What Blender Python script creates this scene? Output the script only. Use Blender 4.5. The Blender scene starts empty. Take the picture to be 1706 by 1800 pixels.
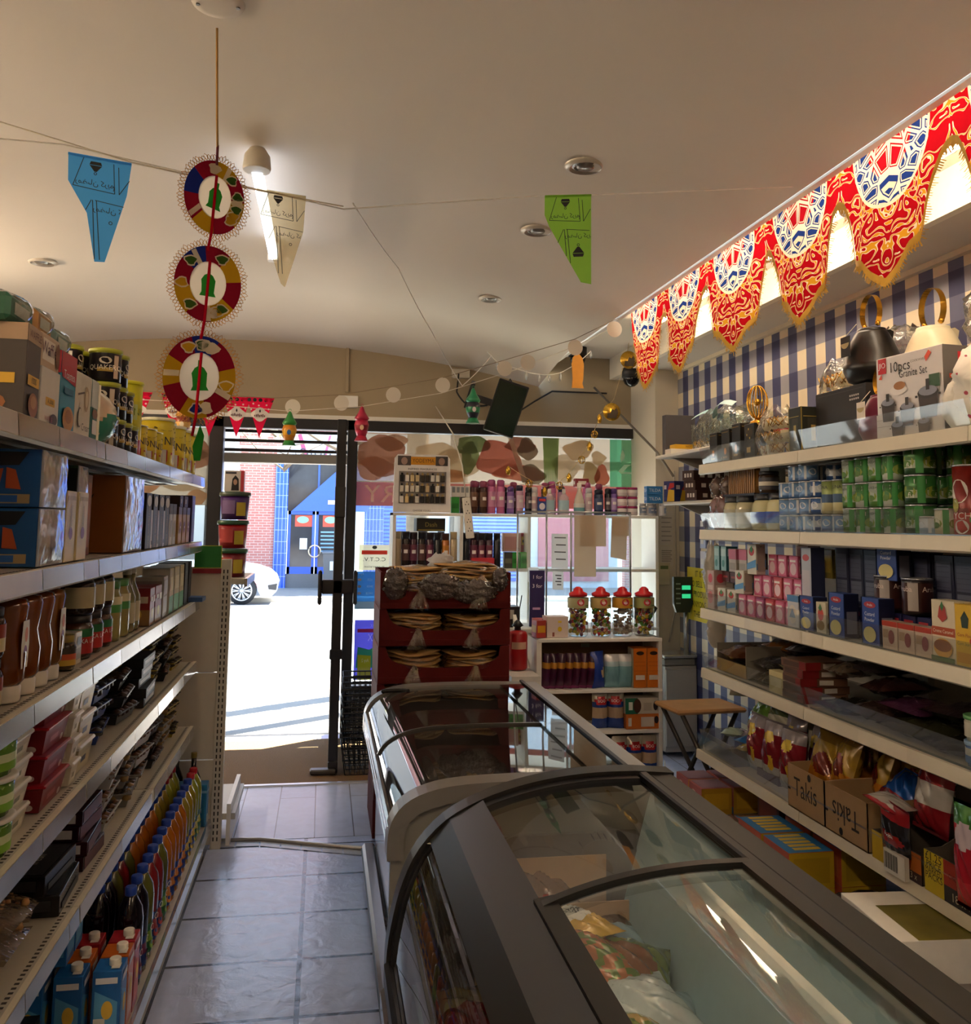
import bpy, math, random
from mathutils import Vector, Matrix
PI = math.pi
SC = bpy.context.scene
COL = SC.collection
RN = random.Random(11)

# ------------------------------------------------ camera, world, sun, exposure
def make_camera():
    yaw, pit, rol = math.radians(9.94), math.radians(5.86), .0125
    fw = Vector((math.sin(yaw)*math.cos(pit), math.cos(yaw)*math.cos(pit), math.sin(pit)))
    r0 = Vector((math.cos(yaw), -math.sin(yaw), 0)); u0 = r0.cross(fw)
    r = r0*math.cos(rol) + u0*math.sin(rol); u = -r0*math.sin(rol) + u0*math.cos(rol)
    cd = bpy.data.cameras.new('camera'); cd.sensor_width = 36; cd.lens = 32.0
    cd.shift_y = -.0811; cd.clip_start = .05; cd.clip_end = 300
    co = bpy.data.objects.new('camera', cd); COL.objects.link(co)
    m = Matrix((r, u, -fw)).transposed().to_4x4(); m.translation = (0, 0, 1.6)
    co.matrix_world = m; SC.camera = co
make_camera()
W = bpy.data.worlds.new('sky'); SC.world = W; W.use_nodes = True
_n = W.node_tree.nodes; _bg = _n['Background']
_tc = _n.new('ShaderNodeTexCoord'); _sx = _n.new('ShaderNodeSeparateXYZ'); _cr = _n.new('ShaderNodeValToRGB')
_cr.color_ramp.elements[0].color = (.75, .88, 1, 1); _cr.color_ramp.elements[1].color = (.36, .6, 1, 1)
_cr.color_ramp.elements[0].position = .0; _cr.color_ramp.elements[1].position = .75
W.node_tree.links.new(_tc.outputs['Generated'], _sx.inputs[0]); W.node_tree.links.new(_sx.outputs[2], _cr.inputs[0])
W.node_tree.links.new(_cr.outputs[0], _bg.inputs[0]); _bg.inputs[1].default_value = .85
_sun = bpy.data.lights.new('sun', 'SUN'); _sun.energy = 15; _sun.color = (1, .95, .87); _sun.angle = .009
_so = bpy.data.objects.new('sun', _sun); COL.objects.link(_so)
_so.rotation_euler = Vector((.83, .56, 1.72)).to_track_quat('Z', 'Y').to_euler()
TUBE_POWER, FILL_POWER = 7.6, 24.0
SC.view_settings.view_transform = 'Standard'; SC.view_settings.look = 'None'
SC.view_settings.exposure = 1.95; SC.view_settings.gamma = 1.0; SC.view_settings.use_curve_mapping = False
cy = SC.cycles
cy.max_bounces = 8; cy.diffuse_bounces = 4; cy.glossy_bounces = 4; cy.transmission_bounces = 6; cy.transparent_max_bounces = 24
cy.sample_clamp_indirect = 6.0; cy.caustics_reflective = False; cy.caustics_refractive = False
cy.use_denoising = True; cy.use_adaptive_sampling = True; cy.adaptive_threshold = .015

# ------------------------------------------------ materials
def rgb(h):
    c = [int(h[i:i+2], 16)/255 for i in (0, 2, 4)]
    return tuple(x/12.92 if x <= .04045 else ((x+.055)/1.055)**2.4 for x in c) + (1,)
_mats = {}
def M(h, rough=.5, metal=0, var=.06, ns=30, bump=0, em=0, coat=0, spec=.5, key=None):
    """principled material of colour h with a slight procedural variation"""
    k = key or (h, rough, metal, var, ns, bump, em, coat, spec)
    if k in _mats: return _mats[k]
    m = bpy.data.materials.new('mat_' + str(h)); m.use_nodes = True; nt = m.node_tree; b = nt.nodes['Principled BSDF']
    c = rgb(h); b.inputs['Roughness'].default_value = rough; b.inputs['Metallic'].default_value = metal
    b.inputs['Specular IOR Level'].default_value = spec
    if coat: b.inputs['Coat Weight'].default_value = coat
    b.inputs['Base Color'].default_value = c
    if em:
        b.inputs['Emission Color'].default_value = c; b.inputs['Emission Strength'].default_value = em
    if var or bump:
        tc = nt.nodes.new('ShaderNodeTexCoord'); nz = nt.nodes.new('ShaderNodeTexNoise'); nz.inputs['Scale'].default_value = ns
        nz.inputs['Detail'].default_value = 3
        nt.links.new(tc.outputs['Object'], nz.inputs['Vector'])
        if var:
            mx = nt.nodes.new('ShaderNodeMix'); mx.data_type = 'RGBA'
            mx.inputs[6].default_value = tuple(x*(1-var) for x in c[:3]) + (1,)
            mx.inputs[7].default_value = tuple(min(1, x*(1+var)) for x in c[:3]) + (1,)
            nt.links.new(nz.outputs[0], mx.inputs[0]); nt.links.new(mx.outputs[2], b.inputs['Base Color'])
        if bump:
            bp = nt.nodes.new('ShaderNodeBump'); bp.inputs['Strength'].default_value = bump; bp.inputs['Distance'].default_value = .01
            nt.links.new(nz.outputs[0], bp.inputs['Height']); nt.links.new(bp.outputs[0], b.inputs['Normal'])
    _mats[k] = m
    return m
def clear(h='ffffff', refl=1.0, rough=.03, bump=0, ns=40, solid=0, key=None):
    """thin clear sheet: tinted transparency under a fresnel gloss; solid adds milky diffuse"""
    k = key or ('clear', h, refl, rough, bump, ns, solid)
    if k in _mats: return _mats[k]
    m = bpy.data.materials.new('clear_' + h); m.use_nodes = True; nt = m.node_tree; N = nt.nodes; Lk = nt.links.new
    N.remove(N['Principled BSDF']); out = N['Material Output']
    tr = N.new('ShaderNodeBsdfTransparent'); tr.inputs[0].default_value = rgb(h)
    gl = N.new('ShaderNodeBsdfGlossy'); gl.inputs['Roughness'].default_value = rough
    lw = N.new('ShaderNodeLayerWeight'); lw.inputs[0].default_value = .5
    pw = N.new('ShaderNodeMath'); pw.operation = 'POWER'; pw.inputs[1].default_value = 4.5; Lk(lw.outputs['Facing'], pw.inputs[0])
    mu = N.new('ShaderNodeMath'); mu.operation = 'MULTIPLY_ADD'; mu.inputs[1].default_value = .95*refl; mu.inputs[2].default_value = .045*refl; mu.use_clamp = True
    mx = N.new('ShaderNodeMixShader'); Lk(pw.outputs[0], mu.inputs[0]); Lk(mu.outputs[0], mx.inputs[0])
    base = tr.outputs[0]
    if solid:
        df = N.new('ShaderNodeBsdfDiffuse'); df.inputs[0].default_value = rgb(h)
        tl = N.new('ShaderNodeBsdfTranslucent'); tl.inputs[0].default_value = rgb(h)
        m2 = N.new('ShaderNodeMixShader'); Lk(df.outputs[0], m2.inputs[1]); Lk(tl.outputs[0], m2.inputs[2])
        m3 = N.new('ShaderNodeMixShader'); m3.inputs[0].default_value = solid
        Lk(tr.outputs[0], m3.inputs[1]); Lk(m2.outputs[0], m3.inputs[2]); base = m3.outputs[0]
    Lk(base, mx.inputs[1]); Lk(gl.outputs[0], mx.inputs[2]); Lk(mx.outputs[0], out.inputs[0])
    if bump:
        tc = N.new('ShaderNodeTexCoord'); nz = N.new('ShaderNodeTexNoise'); nz.inputs['Scale'].default_value = ns; nz.inputs['Detail'].default_value = 2
        bp = N.new('ShaderNodeBump'); bp.inputs['Strength'].default_value = bump; bp.inputs['Distance'].default_value = .02
        Lk(tc.outputs['Object'], nz.inputs['Vector']); Lk(nz.outputs[0], bp.inputs['Height'])
        for g in (gl, lw): Lk(bp.outputs[0], g.inputs['Normal'])
    _mats[k] = m
    return m
def cloth(h, tl=.5, key=None):
    """thin cloth or paper that lets light through from behind"""
    k = key or ('cloth', h, tl)
    if k in _mats: return _mats[k]
    m = bpy.data.materials.new('cloth_' + h); m.use_nodes = True; nt = m.node_tree; N = nt.nodes; Lk = nt.links.new
    N.remove(N['Principled BSDF']); out = N['Material Output']
    d = N.new('ShaderNodeBsdfDiffuse'); d.inputs[0].default_value = rgb(h); t = N.new('ShaderNodeBsdfTranslucent'); t.inputs[0].default_value = rgb(h)
    x = N.new('ShaderNodeMixShader'); x.inputs[0].default_value = tl
    Lk(d.outputs[0], x.inputs[1]); Lk(t.outputs[0], x.inputs[2]); Lk(x.outputs[0], out.inputs[0])
    _mats[k] = m
    return m

# ------------------------------------------------ mesh builder
_txt = {}
def text2d(s):
    if s not in _txt:
        c = bpy.data.curves.new('t', 'FONT'); c.body = s; c.resolution_u = 2; c.size = 1; c.align_x = 'CENTER'; c.align_y = 'CENTER'
        o = bpy.data.objects.new('t', c); me = bpy.data.meshes.new_from_object(o)
        _txt[s] = ([(v.co.x, v.co.y) for v in me.vertices], [tuple(p.vertices) for p in me.polygons])
        bpy.data.objects.remove(o); bpy.data.curves.remove(c); bpy.data.meshes.remove(me)
    return _txt[s]
class MB:
    def __init__(s): s.v = []; s.f = []; s.mi = []; s.sm = []; s.mats = []
    def slot(s, m):
        if m not in s.mats: s.mats.append(m)
        return s.mats.index(m)
    def add(s, vs, fs, m, smooth=False):
        b = len(s.v); s.v += [tuple(v) for v in vs]
        multi = isinstance(m, list)
        for i, f in enumerate(fs):
            s.f.append([b+j for j in f]); s.mi.append(s.slot(m[i] if multi else m)); s.sm.append(smooth)
        return s
    def box(s, x0, x1, y0, y1, z0, z1, m, bev=0, X=None):
        if bev:
            b = min(bev, abs(x1-x0)/2.01, abs(y1-y0)/2.01, abs(z1-z0)/2.01)
            vs = []; idx = {}
            for ix, x in ((0, x0), (1, x1)):
                for iy, y in ((0, y0), (1, y1)):
                    for iz, z in ((0, z0), (1, z1)):
                        dx = b if ix == 0 else -b; dy = b if iy == 0 else -b; dz = b if iz == 0 else -b
                        for a, p in enumerate(((x, y+dy, z+dz), (x+dx, y, z+dz), (x+dx, y+dy, z))):
                            idx[(ix, iy, iz, a)] = len(vs); vs.append(p)
            I = lambda x, y, z, a: idx[(x, y, z, a)]
            fs = []
            for q in (0, 1):
                o = 1 if q else -1
                F = [[I(q, 0, 0, 0), I(q, 1, 0, 0), I(q, 1, 1, 0), I(q, 0, 1, 0)], [I(0, q, 0, 1), I(0, q, 1, 1), I(1, q, 1, 1), I(1, q, 0, 1)], [I(0, 0, q, 2), I(1, 0, q, 2), I(1, 1, q, 2), I(0, 1, q, 2)]]
                fs += [f if q else f[::-1] for f in F]
                for p in (0, 1):
                    e = [[I(q, p, 0, 0), I(q, p, 1, 0), I(q, p, 1, 1), I(q, p, 0, 1)], [I(0, q, p, 1), I(1, q, p, 1), I(1, q, p, 2), I(0, q, p, 2)], [I(q, 0, p, 0), I(q, 1, p, 0), I(q, 1, p, 2), I(q, 0, p, 2)]]
                    fs += [e[0] if q == p else e[0][::-1], e[1] if q == p else e[1][::-1], e[2][::-1] if q == p else e[2]]
                    for w in (0, 1):
                        t = [I(q, p, w, 0), I(q, p, w, 1), I(q, p, w, 2)]; fs.append(t if (q+p+w) % 2 else t[::-1])
        else:
            vs = [(x, y, z) for x in (x0, x1) for y in (y0, y1) for z in (z0, z1)]
            fs = [(0, 1, 3, 2), (4, 6, 7, 5), (0, 4, 5, 1), (2, 3, 7, 6), (0, 2, 6, 4), (1, 5, 7, 3)]
        if X is not None: vs = [X @ Vector(v) for v in vs]
        return s.add(vs, fs, m)
    def lathe(s, prof, m, n=16, c=(0, 0, 0), sx=1, sy=1, smooth=True, cap=True, X=None, rot=0):
        """prof: (r, z) from bottom to top; m may be a list, one material per band"""
        vs = []; fs = []; ms = []
        for r, z in prof:
            for k in range(n):
                a = 2*PI*k/n+rot; vs.append((c[0]+r*math.cos(a)*sx, c[1]+r*math.sin(a)*sy, c[2]+z))
        for j in range(len(prof)-1):
            for k in range(n):
                k2 = (k+1) % n; fs.append((j*n+k, j*n+k2, (j+1)*n+k2, (j+1)*n+k)); ms.append(m[j] if isinstance(m, list) else m)
        if X is not None: vs = [X @ Vector(v) for v in vs]
        s.add(vs, fs, ms, smooth)
        if cap:
            L0, L1 = list(range(n))[::-1], [(len(prof)-1)*n+k for k in range(n)]
            b = len(s.v)-len(vs)
            for L, mm in ((L0, ms[0]), (L1, ms[-1])): s.f.append([b+i for i in L]); s.mi.append(s.slot(mm)); s.sm.append(False)
        return s
    def tube(s, pts, r, m, n=6, closed=False, flat=1.0):
        P = [Vector(p) for p in pts]; N = len(P); vs = []; fs = []
        up = Vector((0, 0, 1))
        for i, p in enumerate(P):
            a = P[i-1] if (i or closed) else P[i]; b = P[(i+1) % N] if (i < N-1 or closed) else P[i]
            t = (b-a).normalized() if (b-a).length else Vector((0, 0, 1))
            q = up if abs(t.dot(up)) < .95 else Vector((1, 0, 0))
            e1 = t.cross(q).normalized(); e2 = e1.cross(t); rr = r[i] if isinstance(r, (list, tuple)) else r
            for k in range(n):
                g = 2*PI*k/n; vs.append(p + e1*math.cos(g)*rr*flat + e2*math.sin(g)*rr)
        for i in range(N if closed else N-1):
            for k in range(n):
                j = (i+1) % N; fs.append((i*n+k, i*n+(k+1) % n, j*n+(k+1) % n, j*n+k))
        if not closed: fs += [tuple(range(n))[::-1], tuple((N-1)*n+k for k in range(n))]
        return s.add(vs, fs, m, True)
    def prism(s, pts, t, m, X=None, side=None):
        """2-D outline pts (u,v) extruded from n=0 to n=t, placed by the frame X(u,v,n)"""
        n = len(pts); X = X or (lambda u, v, q: (u, q, v))
        vs = [X(u, v, 0) for u, v in pts] + [X(u, v, t) for u, v in pts]
        fs = [tuple(range(n)), tuple(range(n, 2*n))[::-1]] + [(i, n+i, n+(i+1) % n, (i+1) % n) for i in range(n)]
        return s.add(vs, fs, [m, m] + [side or m]*n)
    def flat(s, pts, m, X): return s.add([X(u, v, 0) for u, v in pts], [tuple(range(len(pts)))], m)
    def rect(s, X, u0, u1, v0, v1, m, n=.0007): return s.add([X(u0, v0, n), X(u1, v0, n), X(u1, v1, n), X(u0, v1, n)], [(0, 1, 2, 3)], m)
    def ell(s, X, u, v, ru, rv, m, n=.0009, k=16, a0=0, a1=2*PI):
        full = abs(a1-a0) > 6.28
        ps = [(u+ru*math.cos(a0+(a1-a0)*i/(k if full else k-1)), v+rv*math.sin(a0+(a1-a0)*i/(k if full else k-1))) for i in range(k)]
        return s.add([X(a, b, n) for a, b in ps], [tuple(range(k))], m)
    def poly(s, X, pts, m, n=.0011): return s.add([X(a, b, n) for a, b in pts], [tuple(range(len(pts)))], m)
    def txt(s, X, t, u, v, h, m, n=.0014, asp=1.0, rot=0, wmax=None):
        vs, fs = text2d(t)
        if not vs: return s
        w = max(a for a, b in vs)-min(a for a, b in vs); k = h*1.35
        if wmax and w*k*asp > wmax: asp = wmax/(w*k)
        c, d = math.cos(rot), math.sin(rot)
        return s.add([X(u+(a*asp*c-b*d)*k, v+(a*asp*d+b*c)*k, n) for a, b in vs], fs, m)
    def grid(s, fn, nu, nv, m, smooth=True, closeu=False):
        """fn(i/nu, j/nv) -> point; m may be a function of the face centre (u, v)"""
        vs = [fn(i/nu, j/nv) for j in range(nv+1) for i in range(nu+1)]
        fs = []; ms = []
        for j in range(nv):
            for i in range(nu):
                a = j*(nu+1)+i; fs.append((a, a+1, a+nu+2, a+nu+1)); ms.append(m((i+.5)/nu, (j+.5)/nv) if callable(m) else m)
        return s.add(vs, fs, ms, smooth)
    def ball(s, c, r, m, n=8, sz=1.0):
        k = n//2; pr = [(r*math.sin(PI*j/k)+1e-5, -r*math.cos(PI*j/k)*sz) for j in range(k+1)]
        return s.lathe(pr, m, n, c, cap=False)
    def mesh(s, name):
        me = bpy.data.meshes.new(name); me.from_pydata(s.v, [], s.f)
        for m in s.mats: me.materials.append(m)
        me.polygons.foreach_set('material_index', s.mi); me.polygons.foreach_set('use_smooth', s.sm); me.update()
        return me
def FX(face, w, d, h=0):
    """frame on a face of a w x d box standing on z=0: (u right, v up, n out)"""
    return {'F': lambda u, v, n: (u, -d/2-n, v), 'R': lambda u, v, n: (w/2+n, u, v), 'L': lambda u, v, n: (-w/2-n, -u, v),
            'B': lambda u, v, n: (-u, d/2+n, v), 'T': lambda u, v, n: (u, v, h+n)}[face]

# ------------------------------------------------ scene objects
def tag(o, label=None, cat=None, group=None, kind=None):
    for k, v in (('label', label), ('category', cat), ('group', group), ('kind', kind)):
        if v: o[k] = v
    return o
def ob(name, mb, parent=None, loc=None, rz=0, label=None, cat=None, group=None, kind=None, rot=None):
    me = mb.mesh(name) if isinstance(mb, MB) else mb
    o = bpy.data.objects.new(name, me); COL.objects.link(o)
    if parent: o.parent = parent
    if loc: o.location = loc
    o.rotation_euler = rot or (0, 0, rz)
    return tag(o, label, cat, group, kind)
def empty(name, label, cat, loc=(0, 0, 0), rz=0, group=None, rot=None):
    o = bpy.data.objects.new(name, None); COL.objects.link(o); o.location = loc; o.rotation_euler = rot or (0, 0, rz)
    o.empty_display_size = .05
    return tag(o, label, cat, group)
def struct(name, mb, **k): return ob(name, mb, kind='structure', **k)
class Proto:
    """one of a kind: a root mesh (or none) and named parts; put() links a copy of the thing and of each part"""
    def __init__(s, name, cat, parts, root=None):
        s.name, s.cat = name, cat; s.root = root.mesh(name) if root else None
        s.parts = [(p[0], p[1].mesh(p[0]), p[2] if len(p) > 2 else None, [(q[0], q[1].mesh(q[0])) for q in (p[3] if len(p) > 3 else [])]) for p in parts]
    def put(s, loc, rz, label, group=None, rot=None, sc=None):
        o = bpy.data.objects.new(s.name, s.root); COL.objects.link(o); o.location = loc; o.rotation_euler = rot or (0, 0, rz)
        if sc: o.scale = sc
        tag(o, label, s.cat, group)
        for n, me, pl, subs in s.parts:
            c = bpy.data.objects.new(n, me); COL.objects.link(c); c.parent = o
            if pl: c['label'] = pl
            if n in ('contents', 'nuts', 'sweets', 'tumblers'): c['kind'] = 'stuff'
            for n2, me2 in subs:
                d = bpy.data.objects.new(n2, me2); COL.objects.link(d); d.parent = c
        return o
ORD = ['first', 'second', 'third', 'fourth', 'fifth', 'sixth', 'seventh', 'eighth', 'ninth', 'tenth', 'eleventh', 'twelfth', 'thirteenth', 'fourteenth', 'fifteenth', 'sixteenth', 'seventeenth', 'eighteenth', 'nineteenth', 'twentieth']
LFT, RGT = PI/2, -PI/2      # a product's front (-y) turned to the aisle from the left-wall or right-wall shelving
WHITE, CREAM, BLACK = 'f2efe8', 'e9dfc4', '141416'
# ================================================ the room
def node_mat(name, build, rough=.5):
    m = bpy.data.materials.new(name); m.use_nodes = True; nt = m.node_tree; b = nt.nodes['Principled BSDF']; b.inputs['Roughness'].default_value = rough
    build(nt, nt.nodes, nt.links.new, b); return m
def tile_nodes(c1, c2, grout, w, h, off, org, mort=.01, bump=.3):
    def f(nt, N, Lk, b):
        tc = N.new('ShaderNodeTexCoord'); mp = N.new('ShaderNodeMapping'); mp.inputs['Location'].default_value = org
        br = N.new('ShaderNodeTexBrick'); br.offset = off; br.inputs['Color1'].default_value = rgb(c1); br.inputs['Color2'].default_value = rgb(c2); br.inputs['Mortar'].default_value = rgb(grout)
        br.inputs['Scale'].default_value = 1; br.inputs['Brick Width'].default_value = w; br.inputs['Row Height'].default_value = h; br.inputs['Mortar Size'].default_value = mort
        nz = N.new('ShaderNodeTexNoise'); nz.inputs['Scale'].default_value = 14; nz.inputs['Detail'].default_value = 7; nz.inputs['Distortion'].default_value = .6
        mx = N.new('ShaderNodeMix'); mx.data_type = 'RGBA'; mx.blend_type = 'MULTIPLY'; mx.inputs[0].default_value = .5
        cr = N.new('ShaderNodeValToRGB'); cr.color_ramp.elements[0].position = .3; cr.color_ramp.elements[0].color = (.78, .78, .8, 1); cr.color_ramp.elements[1].position = .6
        bp = N.new('ShaderNodeBump'); bp.inputs['Strength'].default_value = bump; bp.inputs['Distance'].default_value = .01
        Lk(tc.outputs['Object'], mp.inputs[0]); Lk(mp.outputs[0], br.inputs[0]); Lk(tc.outputs['Object'], nz.inputs[0]); Lk(nz.outputs[0], cr.inputs[0])
        Lk(br.outputs[0], mx.inputs[6]); Lk(cr.outputs[0], mx.inputs[7]); Lk(mx.outputs[2], b.inputs['Base Color']); Lk(nz.outputs[0], bp.inputs['Height']); Lk(bp.outputs[0], b.inputs['Normal'])
    return f
m_tile = node_mat('floor_tile', tile_nodes('bcc8ea', 'c4cfee', '2e2c40', .48, .4, 0, (.52, .02, 0), .009), .25)  # blue cast of the daylight is put into the tile colour
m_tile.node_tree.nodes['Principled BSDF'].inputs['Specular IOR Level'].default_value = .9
m_vinyl = node_mat('vinyl_plank', tile_nodes('bcc6e2', 'c4cde6', '5c6076', 1.2, .2, .37, (0, 0, 0), .003, .05), .28)  # planks tinted with the same blue daylight
m_ceil = M('d9cfc0', .85, 0, .03, 2.0, .02); m_wall = M('a8987c', .8, 0, .08, 1.6, .03)
def check(nt, N, Lk, b):                       # navy and cream gingham wallpaper: bands across and along, crossing darker
    tc = N.new('ShaderNodeTexCoord'); sp = N.new('ShaderNodeSeparateXYZ'); Lk(tc.outputs['Object'], sp.inputs[0])
    def band(o, period, ph, fr):
        a = N.new('ShaderNodeMath'); a.operation = 'MULTIPLY_ADD'; a.inputs[1].default_value = 1/period; a.inputs[2].default_value = ph; Lk(o, a.inputs[0])
        f = N.new('ShaderNodeMath'); f.operation = 'FRACT'; Lk(a.outputs[0], f.inputs[0])
        l = N.new('ShaderNodeMath'); l.operation = 'LESS_THAN'; l.inputs[1].default_value = fr; Lk(f.outputs[0], l.inputs[0]); return l.outputs[0]
    v, h = band(sp.outputs[1], .196, .1, .5), band(sp.outputs[2], .22, .28, .5)
    s = N.new('ShaderNodeMath'); s.operation = 'MULTIPLY_ADD'; s.inputs[1].default_value = 2.0; Lk(v, s.inputs[0]); Lk(h, s.inputs[2])
    d = N.new('ShaderNodeMath'); d.operation = 'DIVIDE'; d.inputs[1].default_value = 3.01; Lk(s.outputs[0], d.inputs[0])
    cr = N.new('ShaderNodeValToRGB'); cr.color_ramp.interpolation = 'CONSTANT'; e = cr.color_ramp.elements
    e[0].color = rgb('dacdb0'); e[1].position = .25; e[1].color = rgb('8f8f98')
    for p, c in ((.55, '565a78'), (.9, '32355c')): q = e.new(p); q.color = rgb(c)
    Lk(d.outputs[0], cr.inputs[0]); Lk(cr.outputs[0], b.inputs['Base Color'])
m_check = node_mat('gingham_paper', check, .6)
m_alu, m_dark, m_white = M('b9b6b0', .3, .9, .05), M('17161a', .35, 0, .1), M('efece4', .4, 0, .03)
XW, YF = 2.6, 7.0
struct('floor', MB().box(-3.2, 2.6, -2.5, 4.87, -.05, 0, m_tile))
fl = MB(); fl.box(-3.2, 2.6, 4.87, YF+.1, -.05, 0, m_vinyl, X=None)
# planks run towards the door: turn the pattern by building the slab in a turned frame
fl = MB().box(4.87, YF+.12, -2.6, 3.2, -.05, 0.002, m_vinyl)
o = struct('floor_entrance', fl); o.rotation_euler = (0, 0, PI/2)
tr = MB().tube([(-.5, 4.885, .004), (-.264, 4.866, .006), (.245, 4.66, .006), (.34, 4.66, .006), (.42, 4.75, .006), (.6, 4.87, .006)], .012, m_alu, 6)
struct('trim_floor', tr)
bt = MB()
for k, (a, b) in enumerate((((-.5, 4.83), (-.264, 4.82)), ((-.264, 4.82), (.24, 4.615)))):
    n = 2 if k == 0 else 5
    for i in range(n):
        p, q = [Vector((a[0]+(b[0]-a[0])*t, a[1]+(b[1]-a[1])*t, 0)) for t in ((i+.03)/n, (i+.97)/n)]
        bt.add([p+Vector((0, -.035, .003)), q+Vector((0, -.035, .003)), q+Vector((0, .03, .003)), p+Vector((0, .03, .003))], [(0, 1, 2, 3)], M('a9a9ae', .3))
struct('trim_border_tiles', bt)
m_mat = M('7a5c39', .95, 0, .35, 160, .6)
ob('doormat', MB().box(-.95, 1.1, 5.83, 6.95, .002, .012, m_mat), label='wide brown coir doormat set in front of the open door', cat='doormat')
ob('threshold_strip', MB().box(-.95, 1.1, 5.80, 5.83, .002, .012, M('d8d8d8', .3, .8)), label='thin bright metal strip along the near edge of the doormat', cat='floor strip')
# walls
struct('wall_left', MB().box(-3.3, -3.2, -2.5, YF, 0, 3.2, m_wall)); struct('wall_back', MB().box(-3.3, 2.7, -2.6, -2.5, 0, 3.2, m_wall))
struct('wall_right', MB().box(XW, XW+.1, -2.5, YF, 0, 3.0, m_check))
wf = MB()
wf.box(-3.3, 2.7, YF, YF+.2, 2.36, 3.3, m_wall); wf.box(-3.3, -1.75, YF, YF+.2, 0, 2.36, m_wall); wf.box(2.52, 2.7, YF, YF+.2, 0, 2.36, m_wall)
wf.box(-1.75, -.79, YF, YF+.2, 0, .3, m_wall); wf.box(.17, 2.52, YF, YF+.2, 0, .3, m_wall)
struct('wall_front', wf)
struct('trim_pilaster', MB().box(2.42, 2.6, 6.45, YF, 0, 2.76, M('cfc6b2', .7, 0, .06, 3)))
struct('trim_front', MB().box(-1.75, 2.52, YF-.02, YF, 2.36, 2.395, m_white))
cl = MB()
def vault(x): return 3.07-.27*((x+.65)/2.3)**2
def cz(x, y):
    z = vault(x)
    if y > 6.1: t = min(1, (y-6.1)/.9); z -= .05*math.sin(t*PI/2)+.07*t*t
    return z
cl.grid(lambda u, v: (-2.95+4.6*u, -2.5+9.5*v, cz(-2.95+4.6*u, -2.5+9.5*v)), 24, 60, m_ceil)
struct('ceiling', cl)
cs = MB(); cs.box(1.66, 2.28, -2.5, YF, 2.93, 2.98, m_ceil); cs.box(2.24, 2.28, -2.5, YF, 2.76, 2.93, M('efe6d2', .6)); cs.box(2.28, 2.6, -2.5, YF, 2.76, 2.8, m_ceil)
cs.box(-3.2, -2.95, -2.5, YF, 2.74, 2.8, m_ceil)
struct('ceiling_side', cs)
ct = MB(); ct.box(1.66, 1.70, -2.5, YF, 2.80, 2.94, M('e6dfd0', .5), .006); ct.box(1.70, 1.74, -2.5, YF, 2.845, 2.94, M('e6dfd0', .5), .006); ct.box(2.57, 2.6, -2.5, YF, 2.735, 2.765, M('d9cdb4', .5))
struct('trim_ceiling', ct)
struct('trim_conduit', MB().box(.13, .155, YF-.02, YF, 2.58, 3.0, m_wall, .003).box(.08, .23, YF-.035, YF, 2.46, 2.55, m_white, .004))
# shopfront: frames, panes, printed film
fr = MB()
for a in ((-.85, -.75), (.16, .235), (2.46, 2.53), (-1.75, -1.69)): fr.box(a[0], a[1], YF-.05, YF+.06, 0, 2.36, m_dark, .004)
fr.box(-1.75, 2.53, YF-.05, YF+.06, 2.28, 2.36, m_dark, .004); fr.box(.2, 2.5, YF-.03, YF+.06, .3, .38, m_dark); fr.box(-1.7, -.8, YF-.03, YF+.06, .3, .38, m_dark)
struct('window_1', fr)
m_glass = clear('f4fafa', .8, .03, 0, 40, .045)
struct('window_2', MB().box(.235, 2.46, YF, YF+.008, .38, 2.28, m_glass)); struct('window_3', MB().box(-1.69, -.85, YF, YF+.008, .38, 2.28, m_glass))
def filmm(h, a=.5, mixc='a8957c'):  # mix towards beige puts the backlit dulling into the print colours
    if a == .5: h = ''.join('%02x' % int(int(h[i:i+2], 16)*.5+int(mixc[i:i+2], 16)*.5) for i in (0, 2, 4))
    return clear(h, .35, .25, 0, 40, a)
F = lambda u, v, n: (u, YF-.004-n, v)
def blobs(f, R):
    f.rect(F, R[0], R[1], 1.9, 2.275, filmm('d6b89a'), 0)
    return f
fm = blobs(MB(), (.235, 2.24))
def blob(cx, cz_, rx, rz, h, n, seed, wob=.18, k=22):
    q = random.Random(seed); ph = [q.uniform(0, 6) for _ in range(3)]
    return [(cx+rx*math.cos(2*PI*i/k)*(1+wob*math.sin(3*2*PI*i/k+ph[0])), cz_+rz*math.sin(2*PI*i/k)*(1+wob*math.sin(2*2*PI*i/k+ph[1]))) for i in range(k)]
def fb(cx, z, rx, rz, h, n, seed, wob=.18):
    ps = [(min(2.235, max(.24, a)), min(2.272, max(1.905, b))) for a, b in blob(cx, z, rx, rz, h, n, seed, wob)]
    fm.poly(F, ps, filmm(h), n)
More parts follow.
